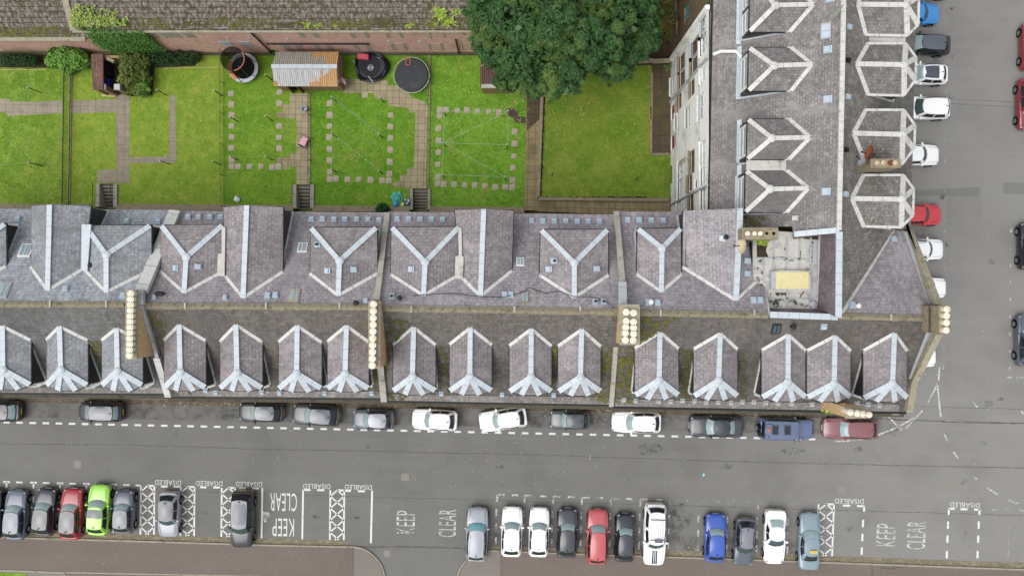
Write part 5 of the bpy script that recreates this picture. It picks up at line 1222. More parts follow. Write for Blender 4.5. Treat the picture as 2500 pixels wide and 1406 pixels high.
for i in range(6):
    a = i*PI/3+.4; mk('net_pole', MB().tube(c+Vector((1.2*math.cos(a),1.2*math.sin(a),-.1)), tp+Vector((.95*math.cos(a),.95*math.sin(a),.05)), .028 if i != 4 else .045, 7), M['black'] if i not in (3,4) else M['foam_orange'], parent=t)
mk('pad_patch', MB().poly([c+Vector((r*math.cos(a),r*math.sin(a),.056)) for r, a in [(.93,R(t)) for t in range(150,241,10)]+[(1.2,R(t)) for t in range(240,149,-10)]]), M['foam_orange'], parent=t)
mk('entry_strap', MB().bar(c+Vector((-.35,.1,.1)), c+Vector((.5,-.8,.06)), .04, .02).bar(c+Vector((-.6,-.75,.06)), c+Vector((-.2,-.7,.05)), .03, .02), M['steel'], parent=t)
# the collapsed one
c = P(905,164,GZ+.5); t = gthing('trampoline', 905, 164, 'trampoline with charcoal pad and collapsed black net lying over its mat', 'trampoline')
mk('mat', MB().poly([c+Vector((-.05+.85*math.cos(a),.12+.85*math.sin(a),.03)) for a in [i*PI/24 for i in range(48)]]), M['mat_black'], parent=t)
mk('rim_pad', MB().ring(c, .78, 1.28, c.z-.05, c.z+.02, 40), M['pad_dark'], parent=t)
rows = []
for j in range(4):
    rows.append([c+Vector(((1.05+.38*j/3)*math.cos(a)*(1.0+.10*math.sin(3*a+1)), (1.02+.3*j/3)*math.sin(a)*(1+.08*math.cos(2*a)), .06+.22*math.sin(PI*j/3)*(.6+.5*math.sin(5*a))-.08*j)) for a in [i*PI/20 for i in range(40)]])
mk('collapsed_net', MB().grid(rows, True), M['net_dark'], parent=t, smooth=50)
for i in range(5):
    a = i*2*PI/5+.3; mk('leg', MB().tube((c.x+1.1*math.cos(a),c.y+1.1*math.sin(a),GZ), (c.x+1.1*math.cos(a),c.y+1.1*math.sin(a),c.z), .03, 6), M['steel'], parent=t)
mb = MB().tube(P(899,186,GZ+.6), P(911,202,GZ+.55), .035, 6); mb.tube(P(861,148,GZ+.7), P(867,154,GZ+.6), .03, 6); mb.tube(P(921,141,GZ+.7), P(929,143,GZ+.6), .03, 6); mb.tube(P(902,201,GZ+.4), P(912,204,GZ+.35), .03, 6); mb.tube(P(876,189,GZ+.4), P(880,193,GZ+.3), .04, 6)
mk('fallen_pole', mb, M['steel'], parent=t)
mb = MB().ring(P(904.5,166,c.z+.05), .20, .23, c.z+.035, c.z+.05, 24); mk('printed_ring', mb, M['pad_white'], parent=t)
lettering('plum', 899, 162, 911, 170, 0, M['white'], t, c.z+.052, name='printed_word')
t = gthing('toy_box', 887, 141, 'crumpled red plastic crate lying behind the collapsed trampoline', 'crate'); c = P(887,140,GZ+.75)
mk('crate_shell', MB().box(c, (.9,.42,.35), R(-4)).blob(c+Vector((.32,.05,.18)), (.16,.16,.12), 9, 5), m_plain('faded_red_plastic', C(198, 84, 96), .5, .3), parent=t); mk('crate_leg', MB().box((c.x-.25,c.y-.05,(GZ+c.z)/2-.1), (.12,.12,c.z-GZ-.2)).box((c.x+.25,c.y-.05,(GZ+c.z)/2-.1), (.12,.12,c.z-GZ-.2)), M['foam_orange'], parent=t)
b = P(944,160,GZ); tag(mk('toy_ball', MB().blob(b+Vector((0,0,.14)), (.14,.12,.14), 10, 6).blob(b+Vector((.05,.18,.1)), (.1,.08,.1), 8, 5), m_plain('orange_red_plastic', C(206, 96, 70), .5, .3), at=b, smooth=40), 'small orange red toy lying right of the collapsed trampoline', 'toy')
# the bare one
c = P(1004.5,184,GZ+.72); t = gthing('trampoline', 1004, 184, 'large bare trampoline with dusty black mat and thin white ring', 'trampoline')
mk('mat', MB().poly([c+Vector((1.30*math.cos(a),1.30*math.sin(a),-.02)) for a in [i*PI/24 for i in range(48)]]), M['mat_grey'], parent=t)
mb = MB()
for i in range(48):
    a0, a1 = i*PI/24, (i+1)*PI/24; mb.tube(c+Vector((1.45*math.cos(a0),1.45*math.sin(a0),0)), c+Vector((1.45*math.cos(a1),1.45*math.sin(a1),0)), .035, 6, cap=False)
mk('rim', mb, M['steel'], parent=t)
mb = MB()
for i in range(72): a = i*PI/36; mb.bar(c+Vector((1.28*math.cos(a),1.28*math.sin(a),-.01)), c+Vector((1.43*math.cos(a),1.43*math.sin(a),-.005)), .05, .02)
mk('springs', mb, M['black'], parent=t)
for i in range(4):
    a = i*PI/2+.6; mk('leg', MB().tube((c.x+1.42*math.cos(a),c.y+1.42*math.sin(a),GZ), (c.x+1.42*math.cos(a),c.y+1.42*math.sin(a),c.z), .035, 6), M['steel'], parent=t)
q = P(996,152,c.z+.35); t = gthing('basketball_hoop', 996, 146, 'small red framed play hoop over the edge of the bare trampoline', 'hoop')
mb = MB()
for a, e in (((-.17,-.25),(.17,-.25)),((.17,-.25),(.17,.25)),((.17,.25),(-.17,.25)),((-.17,.25),(-.17,-.25))): mb.bar(q+Vector((a[0],a[1],0)), q+Vector((e[0],e[1],0)), .05, .05)
mk('red_frame', mb, m_plain('coral_red_metal', C(206, 96, 90), .5, .3), parent=t)
mk('stand', MB().tube(q+Vector((-.15,.25,0)), Vector((q.x-.15,q.y+.4,GZ)), .025, 6).tube(q+Vector((.15,.25,0)), Vector((q.x+.15,q.y+.4,GZ)), .025, 6).bar(Vector((q.x-.15,q.y+.4,GZ+.5)), Vector((q.x+.55,q.y+.33,GZ+.5)), .03, .03), M['steel'], parent=t)

# ---- corrugated shed
t = gthing('garden_shed', 750, 175, 'low brick shed with a silver and orange corrugated metal roof', 'shed')
ZS, ZG = GZ+2.1, GZ+2.75
def corr(name, c):
    g = G(name, .55, .35); x = g.sepx(g.uv()); w = g.math('SINE', g.math('MULTIPLY', x[0], 2*PI/.165)); n = g.noise(g.scale(g.uv(), (2.2, .28, 1)), 2.6, 5, .7); n2 = g.noise(g.uv(), 5, 4, .7)
    col = g.mix(g.ramp(n, .38, .7), c, mul(c, .62)); col = g.mix(g.math('MULTIPLY', g.ramp(n2, .52, .72), .5), col, mul(c, .7)); col = g.mix(g.ramp(w, -.6, -1.0), col, mul(c, .76)); g.col(col); g.bump(w, .6, .05); return g.m
M['corr_silver'] = corr('silver_corrugated_sheet', C(206, 207, 206)); M['corr_grey'] = corr('grimy_corrugated_sheet', C(172, 168, 158)); M['corr_orange'] = corr('orange_rusted_sheet', C(212, 168, 116)); M['corr_red'] = corr('red_brown_corrugated_sheet', C(104, 72, 66))
RL, RR = P(664,163,ZG), P(822,163,ZG); BL, BR = P(674,127,ZS), P(827,127,ZS); FL, FR = P(669,211,ZS), P(825,212,ZS)
mk('roof', MB().slab([FL, FR, RR, RL], .04), M['corr_silver'], parent=t); mk('roof', MB().slab([RL, RR, BR, BL], .04), M['corr_grey'], parent=t)
def lp(a, b, c, d, u, v, up=.012): return (a.lerp(b, u)).lerp(d.lerp(c, u), v)+Vector((0,0,up))
edge_f = [(.38,.0),(.38,.22),(.50,.22),(.505,.50),(.535,.50),(.54,.26),(.60,.25),(.62,.45),(.655,.50),(.66,.82),(.695,.82),(.70,.52),(.76,.62),(.81,.64),(.84,.80),(.88,.90),(.93,1.0),(1.0,1.0),(1.0,0)]
edge_f = [(.55+.45*(u-.38)/.62, v) for u, v in edge_f]
mk('rust_patch', MB().poly([lp(FL,FR,RR,RL,u,v) for u, v in edge_f]), M['corr_orange'], parent=t); mk('rust_patch', MB().poly([lp(FL,FR,RR,RL,u,v) for u, v in ((0,0),(.075,0),(.06,.24),(0,.27))]), M['corr_orange'], parent=t)
edge_b = [(.56,1.0),(.60,.74),(.64,.72),(.66,.48),(.70,.50),(.72,.72),(.78,.62),(.80,.28),(.84,.30),(.86,.08),(1.0,.05),(1.0,1.0)]
mk('rust_patch', MB().poly([lp(RL,RR,BR,BL,u,v) for u, v in edge_b]), M['corr_orange'], parent=t)
mk('ridge_cap', MB().bar(RL+Vector((-.05,0,.04)), RR+Vector((.03,0,.04)), .34, .06), M['lead'], parent=t)
def gp(x, y): q = P(x, y, GZ); return (q.x, q.y)
M['shed_brick'] = m_brick('brown_shed_brick', C(184, 156, 122), C(160, 134, 104), C(120, 100, 78), .24, .085, .4)
a, c = P(690,222,GZ), P(840,226,GZ); a2, c2 = P(688,146,GZ), P(842,146,GZ)
mb = MB()
mb.prism([(a.x,a.y),(a.x+.85,a.y),(a.x+.85,a.y+.2),(a.x,a.y+.2)], 0, ZS-.05); mb.prism([(a.x+1.75,a.y),(c.x,a.y),(c.x,a.y+.2),(a.x+1.75,a.y+.2)], 0, ZS-.05)
mb.prism([(c.x-.2,a.y+.21),(c.x,a.y+.21),(c.x,a2.y),(c.x-.2,a2.y)], 0, ZS-.02); mb.prism([(a.x,a.y+.21),(a.x+.2,a.y+.21),(a.x+.2,a2.y),(a.x,a2.y)], 0, ZS-.02); mb.prism([(a.x+.21,a2.y-.2),(c.x-.21,a2.y-.2),(c.x-.21,a2.y),(a.x+.21,a2.y)], 0, ZS-.02)
mk('wall', mb, M['shed_brick'], parent=t)
mk('wall_head', MB().box((c.x-.1,(a.y+a2.y)/2,ZS+.03), (.3,1.8,.1)).box((c.x-.1,a.y+.3,ZS+.02), (.35,.4,.12)), M['stone'], parent=t)
mk('doorway', MB().box((a.x+1.3, a.y+.1, GZ+.9), (.86,.06,1.8)), M['dark_hole'], parent=t)  # black panel paints in the darkness inside the open doorway
mk('door_jamb', MB().box((a.x+.9,a.y-.05,GZ+1.0),(.1,.35,2.0)).box((a.x+1.7,a.y-.05,GZ+1.0),(.1,.35,2.0)), M['wood'], parent=t)
q = P(837,195,GZ+1.2); b = gthing('child_chair', 837, 196, 'tilted pale pink slatted chair against the end of the corrugated shed', 'chair')
mb = MB()
for i in range(4): mb.bar(q+Vector((-.2+.1*i,.22-.06*i,.12)), q+Vector((-.05+.1*i,-.25-.06*i,.12)), .06, .02)
mk('slats', mb, m_plain('pale_pink_plastic', C(226, 196, 206), .5, .3), parent=b); mk('chair_frame', MB().tube(q+Vector((-.2,.2,.08)), Vector((q.x-.2,q.y+.2,GZ)), .02, 6).tube(q+Vector((.2,-.35,.08)), Vector((q.x+.2,q.y-.35,GZ)), .02, 6).bar(q+Vector((-.25,.2,.08)), q+Vector((.2,.02,.08)), .04, .04).bar(q+Vector((-.1,-.25,.08)), q+Vector((.3,-.43,.08)), .04, .04), m_plain('mauve_frame', C(150, 110, 130), .5, .3), parent=b)
# ---- brick hut with red corrugated roof under the tree
t = gthing('brick_hut', 1210, 180, 'small brick hut with a red brown corrugated roof, half under the tree', 'hut')
z = GZ+2.0; mk('roof', MB().slab([P(1173,212,z), P(1246,211,z), P(1243,161,z+.35), P(1173,161,z+.35)], .05).slab([P(1174,160,z+.36), P(1243,160,z+.36), P(1240,132,z), P(1174,132,z)], .05), M['corr_red'], parent=t)
a, c = P(1178,229,GZ), P(1240,229,GZ); mk('wall', MB().prism([(a.x,a.y),(c.x,a.y),(c.x,a.y+2.8),(a.x,a.y+2.8)], 0, z-.02), M['shed_brick'], parent=t)
mk('wall_head', MB().box(((a.x+c.x)/2,a.y+.1,z-.01), (c.x-a.x+.05,.3,.16)), M['conc'], parent=t); mk('ridge_cap', MB().bar(P(1173,160.5,z+.4), P(1243,160.5,z+.4), .2, .06), m_plain('dull_pink_ridge', C(146, 110, 100), .7, .2), parent=t)
# ---- brick bin store
t = gthing('bin_store', 262, 190, 'open fronted bin store with a brown pantile strip roof and pale square piers', 'bin store')
z = GZ+2.0
M['pantile'] = m_slate('brown_pantile', C(112, 82, 66), var=.4, streak=.4, w=.3, h=.24, pale=.6, palec=C(170, 140, 110), mort=.25)
mk('roof', MB().slab([P(226,220,z), P(250,220,z+.25), P(250,133,z+.25), P(222,133,z)], .07), M['pantile'], parent=t); mk('fascia', MB().bar(P(251.5,220,z+.2), P(251,133,z+.2), .12, .14), m_plain('red_brown_fascia', C(110, 70, 62), .7, .2), parent=t)
a, e = P(229,219,z), P(290,136,z)
mb = MB().prism([(a.x,a.y),(a.x+.2,a.y),(a.x+.2,e.y),(a.x,e.y)], 0, z-.02); mb.prism([(a.x+.21,e.y-.2),(e.x,e.y-.2),(e.x,e.y),(a.x+.21,e.y)], 0, z-.02); 
mk('wall', mb, M['shed_brick'], parent=t)
for (x, y) in ((251,213),(286,213)):
    q = P(x, y, z+.1); mk('pier', MB().box((q.x,q.y,(z)/2), (.40,.40,z-.02)), M['stone'], parent=t); mk('pier_cap', MB().box((q.x,q.y,z+.08), (.46,.46,.14)), M['conc'], parent=t)
q0, q1 = P(262,143,z), P(279,152,z); mk('cross_beam', MB().bar(q0, q1, .25, .18), M['stone'], parent=t)
mk('floor', MB().poly([(a.x+.2,a.y+.1,GZ+.012),(e.x-.2,a.y+.1,GZ+.012),(e.x-.2,e.y-.2,GZ+.012),(a.x+.2,e.y-.2,GZ+.012)]), M['slab_dark'], parent=t)
mk('gate', MB().bar(P(258,212,z-.1)-Vector((0,0,.9)), P(284,226,GZ+.9), .05, 1.6), M['wood'], parent=t)
M['bin_black'] = m_plain('black_bin_plastic', C(40, 42, 52), .45, .4); M['bin_blue'] = m_plain('blue_bin_plastic', C(36, 58, 150), .45, .4)
def wheelie(px, py, mat, label):
    q = P(px, py, GZ+1.05); t = empty('wheelie_bin', Vector((q.x,q.y,GZ)), label, 'bin', 'wheelie bins in the bin store')
    rows = [[Vector((q.x+sx*(.22+.06*k), q.y+sy*(.26+.05*k), GZ+.08+.92*k)) for sx, sy in ((-1,-1),(1,-1),(1,1),(-1,1))] for k in (0,.5,1)]
    mk('bin_body', MB().grid(rows, True), mat, parent=t)
    mb = MB().box((q.x,q.y,GZ+1.04), (.60,.68,.07)); mb.box((q.x+.02,q.y,GZ+1.09), (.46,.5,.05)); mb.bar((q.x-.33,q.y-.25,GZ+1.02), (q.x-.33,q.y+.25,GZ+1.02), .05, .05); mk('bin_lid', mb, mat, parent=t)
    for s in (-.24,.24): mk('bin_wheel', MB().tube((q.x-.26,q.y+s-.03,GZ+.1), (q.x-.26,q.y+s+.03,GZ+.1), .1, 10), M['black'], parent=t)
wheelie(258,156,M['bin_black'],'black wheelie bin at the back of the bin store'); wheelie(258,176,M['bin_black'],'middle black wheelie bin in the bin store'); wheelie(259,203,M['bin_blue'],'blue lidded wheelie bin beside the bin store pier')
# ---- small things on the lawns
b = P(745,269,GZ); t = gthing('plastic_tub', 745, 269, 'pale grey bucket standing on the slab path', 'tub'); rows = [[b+Vector((r*math.cos(a),r*math.sin(a),z)) for a in [i*PI/10 for i in range(20)]] for r, z in ((.15,0),(.21,.42),(.24,.44),(.2,.44),(.14,.05))]
mk('tub_shell', MB().grid(rows, True), m_plain('pale_grey_plastic', C(176, 184, 196), .5, .3), parent=t, smooth=40); mk('tub_floor', MB().poly([b+Vector((.15*math.cos(i*PI/10),.15*math.sin(i*PI/10),.06)) for i in range(20)]), M['pad_white'], parent=t); mk('tub_handle', MB().tube(b+Vector((.22,-.1,.44)), b+Vector((.30,-.2,.3)), .03, 6), M['black'], parent=t)
b = P(745,350,GZ); t = gthing('play_table', 745, 350, 'small pink topped folding table with black frame on the slab path', 'table'); rz = R(-26); m3 = Matrix.Rotation(rz, 3, 'Z')
mk('pink_top', MB().box(b+m3@Vector((.0,.06,.62)), (.48,.66,.05), rz).box(b+m3@Vector((-.06,.05,.655)), (.26,.5,.02), rz), m_plain('pale_pink_board', C(226, 168, 186), .6, .3), parent=t)
mb = MB()
for sx in (-.27,.27):
    mb.tube(b+m3@Vector((sx,-.4,0)), b+m3@Vector((sx,.36,.6)), .022, 6); mb.tube(b+m3@Vector((sx,.36,0)), b+m3@Vector((sx,-.38,.6)), .022, 6)
mb.tube(b+m3@Vector((-.27,-.4,.6)), b+m3@Vector((.27,-.4,.6)), .025, 6); mb.tube(b+m3@Vector((-.27,.36,.6)), b+m3@Vector((.27,.36,.6)), .025, 6); mb.box(b+m3@Vector((0,-.36,.56)), (.5,.1,.03), rz)
mk('table_frame', mb, M['iron'], parent=t)
b = P(580,487,GZ); mb = MB()
rows = []
for j in range(5):
    f = math.sin(PI*(j+.6)/5.6); rows.append([b+Vector((.24*f*math.cos(a)*(1+.22*math.sin(3*a+j)), .28*f*math.sin(a)*(1+.2*math.cos(2*a+.5*j)), .06+.07*j)) for a in [i*PI/8 for i in range(16)]])
mb.grid(rows, True); mb.poly(rows[-1]); mb.blob(b+Vector((.02,-.1,.33)), (.09,.1,.1), 8, 5)
tag(mk('plastic_bag', mb, m_plain('crumpled_white_plastic', C(232, 234, 238), .5, .3), at=b, smooth=30), 'crumpled white bag lying on the grass near the back of the terrace', 'bag')
# turtle sandpit and toys
M['teal'] = m_plain('teal_plastic', C(58, 158, 140), .4, .4, var=.06); M['aqua'] = m_plain('aqua_plastic', C(84, 196, 186), .4, .4, var=.06); M['sky_plastic'] = m_plain('bright_blue_plastic', C(74, 162, 220), .4, .4, var=.1); M['blue_mesh'] = m_plain('deep_blue_plastic', C(40, 98, 184), .4, .4, var=.3, scale=10)
b = P(970,485,GZ); t = gthing('turtle_sandpit', 970, 485, 'round teal turtle shaped sandpit with aqua feet on the grass', 'sandpit')
mk('shell_lid', MB().blob(b+Vector((0,0,.1)), (.40,.40,.22), 28, 6, half=True), M['teal'], parent=t, smooth=60); mk('shell_rim', MB().ring(b, .37, .44, b.z, b.z+.13, 32), M['aqua'], parent=t)
mb = MB()
for a, r in ((2.1,.5),(1.15,.5),(2.9,.46)): mb.blob(b+Vector((r*math.cos(a),r*math.sin(a),.06)), (.13,.13,.09), 10, 5)
mk('turtle_foot', mb, M['aqua'], parent=t, smooth=60)
for k in range(3):
    a = .4+k*1.2; mk('shell_groove', MB().bar(b+Vector((-.28*math.cos(a),-.28*math.sin(a),.29)), b+Vector((.28*math.cos(a),.28*math.sin(a),.29)), .02, .02), M['aqua'], parent=t)
b = P(966,497,GZ); tag(mk('toy_shell', MB().blob(b+Vector((0,-.05,.1)), (.22,.27,.28), 16, 6, half=True).box(b+Vector((0,0,.05)), (.4,.5,.1)), M['sky_plastic'], at=b, smooth=50), 'bright blue plastic toy leaning against the turtle sandpit', 'toy')
b = P(997,494,GZ); t = gthing('toy_tractor', 997, 495, 'blue and white ride on toy by the steps', 'toy'); mk('toy_seat', MB().blob(b+Vector((0,-.02,.2)), (.17,.3,.16), 12, 6, R(20)), M['blue_mesh'], parent=t, smooth=50); mk('toy_panel', MB().box(b+Vector((.06,.1,.33)), (.1,.2,.08), .4).box(b+Vector((-.08,-.12,.33)), (.08,.14,.08), .2), M['white'], parent=t)
for s in (-1,1): mk('toy_wheel', MB().tube(b+Vector((s*.2,-.15,.1)), b+Vector((s*.15,-.15,.1)), .1, 12), M['black'], parent=t)
b = P(990,489,GZ); tag(mk('toy_ball', MB().blob(b+Vector((0,0,.12)), (.12,.12,.12), 12, 8), m_plain('pale_pink_rubber', C(226, 160, 160), .5, .3), at=b, smooth=60), 'small pale pink ball beside the blue ride on toy', 'ball')
b = P(983,499,GZ); tag(mk('toy_pot', MB().tube(b, b+Vector((0,0,.16)), .09, 12, .13).ring(b+Vector((0,0,.16)), .09, .14, GZ+.15, GZ+.18, 14), m_plain('cream_plastic', C(206, 206, 160), .5, .3), at=b), 'small cream pot between the turtle sandpit and ride on toy', 'toy')
b = P(989,480,GZ); tag(mk('toy_bottle', MB().tube(b+Vector((-.06,-.1,.05)), b+Vector((.06,.1,.05)), .05, 10).tube(b+Vector((.06,.1,.05)), b+Vector((.09,.15,.05)), .025, 8), m_plain('lime_plastic', C(150, 196, 70), .5, .3), at=b), 'small lime green bottle on the grass above the pink ball', 'bottle')
b = P(1718,1159,.02); tag(mk('litter', MB().poly([b+Vector((.12*math.cos(a)*random.uniform(.6,1.2),.14*math.sin(a)*random.uniform(.6,1.2),.02+.03*math.sin(3*a))) for a in [i*PI/5 for i in range(10)]]), m_plain('pale_blue_plastic_scrap', C(150, 214, 232), .5, .3), at=b), 'pale blue scrap of litter on the open road', 'litter')

# ================================================================ PLANTS
def leaf(mb, c, n, s, w=.55):
    t = Vector((random.gauss(0,1),random.gauss(0,1),random.gauss(0,1))); t = (t - n*t.dot(n)); t.normalize(); b = n.cross(t)
    i = len(mb.v); mb.v += [c - t*s*.5, c + b*s*w*.5, c + t*s*.55, c - b*s*w*.5]; mb.f.append((i,i+1,i+2,i+3)); mb.uv.append(None)
def rosette(mb, c, n, r, k):
    t = n.orthogonal().normalized(); b = n.cross(t); a0 = random.random()*6.28; jit = .25
    i = len(mb.v); 
    for j in range(k):
        a = a0+2*PI*j/k+random.uniform(-.25,.25); d = t*math.cos(a)+b*math.sin(a); e = t*-math.sin(a)+b*math.cos(a); L = r*random.uniform(.7,1.15); dr = random.uniform(.1,.55)
        p0 = c+n*r*.15; p1 = c+d*L*.55+e*L*.3+n*(r*.1); p2 = c+d*L-n*L*dr; p3 = c+d*L*.55-e*L*.3+n*(r*.1)
        i = len(mb.v); mb.v += [p0,p3,p2,p1]; mb.f.append((i,i+1,i+2,i+3)); mb.uv.append(None)
def lobe(mb, c, r, n, rr, k=8, low=-.35, flat=1.0):
    for _ in range(n):
        z = random.uniform(low, 1); a = random.random()*2*PI; s = math.sqrt(max(0,1-z*z)); d = Vector((s*math.cos(a), s*math.sin(a), z*flat)); dn = d.normalized()
        q = c + d*r*random.uniform(.82,1.07); nn = (dn + Vector((random.gauss(0,.25),random.gauss(0,.25),.35+random.gauss(0,.2)))).normalized()
        rosette(mb, q, nn, rr*random.uniform(.7,1.25), k)
def link_leaves(name, mb, mat, parent): return mk(name, mb, mat, parent=parent, nouv=True)
M['leaf_tree'] = m_leaf('sycamore_leaf', C(58, 94, 46), C(108, 130, 58), .6, .45); M['leaf_dark'] = m_leaf('dark_hedge_leaf', C(44, 74, 34), C(54, 88, 40), .45, 1.2); M['leaf_ivy'] = m_leaf('ivy_leaf', C(80, 126, 52), C(104, 148, 60), .45, .8)
M['leaf_bright'] = m_leaf('bright_bamboo_leaf', C(104, 152, 58), C(130, 172, 76), .4, 1.5); M['leaf_olive'] = m_leaf('olive_shrub_leaf', C(104, 120, 54), C(140, 146, 76), .5, 1.1); M['leaf_lime'] = m_leaf('lime_fern_leaf', C(158, 182, 66), C(180, 196, 86), .35, 2); M['leaf_reed'] = m_leaf('yellow_green_reed', C(116, 122, 58), C(146, 132, 66), .45, 1)
M['bark'] = m_plain('grey_brown_bark', C(92, 80, 66), .9, .1, var=.3, scale=4)
t = gthing('sycamore_tree', 1385, 60, 'huge dark green broadleaf tree hanging over the brick hut and lawn', 'tree')
lobes = [(1172,44,34),(1186,92,36),(1216,132,34),(1246,190,36),(1300,200,38),(1352,200,36),(1388,190,34),(1392,150,42),(1446,138,34),(1484,160,34),(1522,158,32),(1548,112,40),(1580,104,30),(1582,60,36),(1576,10,40),(1270,140,46),(1330,130,48),(1424,96,46),(1494,98,46),(1224,70,46),(1292,70,50),(1362,66,50),(1440,42,48),(1520,40,46),(1196,-4,44),(1266,2,50),(1346,-6,54),(1426,-22,52),(1506,-32,48),(1230,-72,50),(1330,-80,54),(1430,-96,54),(1530,-100,50),(1186,-80,40),(1160,-20,26),(1602,90,18),(1592,-50,40)]
mb = MB(); tc = P(1385,40,9)
limbs = MB(); base = P(1390,70,GZ); top = Vector((base.x,base.y,6.5)); limbs.tube(base, top, .55, 10, .36)
for (x, y, r) in lobes:
    x -= 10 if x > 1480 else 2
    dd = math.hypot(x-1385, y-30)/250; z = 12.5-6.0*dd*dd+random.uniform(-1.0,1.0); c = P(x, y, z); rw = r*(H-z)/FPX*1.0
    lobe(mb, c, rw*.88, int(150*rw), .21, 8, -.5)
    for _ in range(9):   # smaller bosses on each bough
        a = random.random()*6.28; e = random.uniform(.1,1.35); q = c+Vector((math.cos(a)*math.cos(e), math.sin(a)*math.cos(e), math.sin(e)*1.15))*rw*1.0; lobe(mb, q, rw*random.uniform(.28,.45), 44, .19, 8, -.2)
    for _ in range(60):
        q = c+Vector((random.gauss(0,.45),random.gauss(0,.45),random.gauss(-.2,.4)))*rw; leaf(mb, q, Vector((random.gauss(0,.3),random.gauss(0,.3),1)).normalized(), .5, .9)
    limbs.tube(top-Vector((0,0,random.random()*1.5)), c-Vector((0,0,.3)), .16, 6, .04)
link_leaves('crown', mb, M['leaf_tree'], t); mk('trunk', limbs, M['bark'], parent=t)
def shrub(name, label, cat, lob, mat, rr, k, zc, dens=1.0, group=None, kind='rosette', stem=True):
    x0, y0 = lob[0][0], lob[0][1]; t = gthing(name, x0, y0, label, cat, group); mb = MB()
    for (x, y, r, h) in lob:
        c = P(x, y, GZ+h); rw = r*(H-GZ-h)/FPX
        lobe(mb, c, rw, int(dens*120*rw*rw)+20, rr, k, -.6)
        for _ in range(int(60*dens)): leaf(mb, c+Vector((random.gauss(0,.4),random.gauss(0,.4),random.gauss(-.2,.4)))*rw, Vector((random.gauss(0,.4),random.gauss(0,.4),1)).normalized(), rr*1.4, .8)
    link_leaves('foliage', mb, mat, t)
    b = P(x0,y0,GZ); s = MB()
    for i in range(5): s.tube(b+Vector((.1*math.cos(i*1.3),.1*math.sin(i*1.3),0)), b+Vector((.5*math.cos(i*1.3),.5*math.sin(i*1.3),lob[0][3])), .04, 5, .015)
    mk('stem', s, M['bark'], parent=t); return t
shrub('clipped_hedge', 'dark clipped hedge at the left edge below the low brick wall', 'hedge', [(8,146,16,.7),(26,146,16,.75),(46,146,17,.8),(66,147,16,.75),(82,148,12,.6)], M['leaf_dark'], .11, 6, 0, 1.6)
shrub('clipped_hedge', 'long dark clipped hedge below the ivy covered brick wall', 'hedge', [(372,143,18,.8),(394,143,19,.85),(416,143,19,.85),(440,142,19,.8),(462,142,17,.75),(476,141,13,.6)], M['leaf_dark'], .11, 6, 0, 1.6)
shrub('bamboo_bush', 'bright green feathery bush beside the end of the iron railing', 'bush', [(165,142,26,1.0),(140,140,22,.8),(190,146,24,.9),(168,160,20,.6),(205,150,14,.7),(128,150,14,.5)], M['leaf_bright'], .34, 5, 0, .75)
shrub('tall_shrub', 'tall olive green shrub between the bin store and dark hedge', 'bush', [(322,168,30,1.2),(318,138,28,1.2),(344,150,24,1.0),(320,196,28,1.1),(346,190,22,.9),(312,212,20,.8),(340,216,20,.9)], M['leaf_olive'], .17, 6, 0, 1.4)
shrub('reed_clump', 'arching green clump at the foot of the tall olive shrub', 'plant', [(344,214,16,.9),(352,222,10,.6)], M['leaf_bright'], .38, 6, 0, .8)
shrub('ivy_tuft', 'small dark shrub in the angle of the brick building and corrugated shed', 'bush', [(666,124,9,.5),(672,128,8,.4)], M['leaf_dark'], .14, 6, 0, 1.4)
shrub('wall_shrub', 'small dark shrub leaning over the low wall behind the terrace', 'bush', [(934,508,13,.4),(926,512,9,.3),(942,511,9,.3)], M['leaf_dark'], .13, 6, 0, 1.5)
# ivy on the brick wall: spills from the roof edge to the ground
t = empty('wall_ivy', (P(320,98,4).x, YW, GZ), 'thick green ivy climbing the brick wall beside the bin store', 'ivy'); mb = MB()
def in_poly(x, y, pts):
    c = False; n = len(pts)
    for i in range(n):
        (x0,y0),(x1,y1) = pts[i], pts[i-1]
        if (y0 > y) != (y1 > y) and x < (x1-x0)*(y-y0)/(y1-y0)+x0: c = not c
    return c
ivp = [(196,66),(345,68),(372,90),(404,122),(396,128),(300,126),(250,110)]
while len(mb.f) < 9000:
    x, y = random.uniform(195,405), random.uniform(66,129)
    if not in_poly(x+random.gauss(0,3), y+random.gauss(0,2), ivp): continue
    X, Z = onwall(x, y); bul = .18+.32*math.sin(PI*min(1,max(0,(x-200)/200)))*random.random()
    rosette(mb, Vector((X, YW-bul, Z)), Vector((random.gauss(0,.35), -.75+random.gauss(0,.2), .65+random.gauss(0,.3))).normalized(), .15*random.uniform(.7,1.3), 5)
link_leaves('ivy_leaves', mb, M['leaf_ivy'], t); s = MB()
for x in (290,330,370): X = onwall(x,100)[0]; s.tube((X,YW-.06,GZ), (X-.8,YW-.06,zr_-.4), .05, 6, .02)
mk('ivy_stem', s, M['bark'], parent=t)
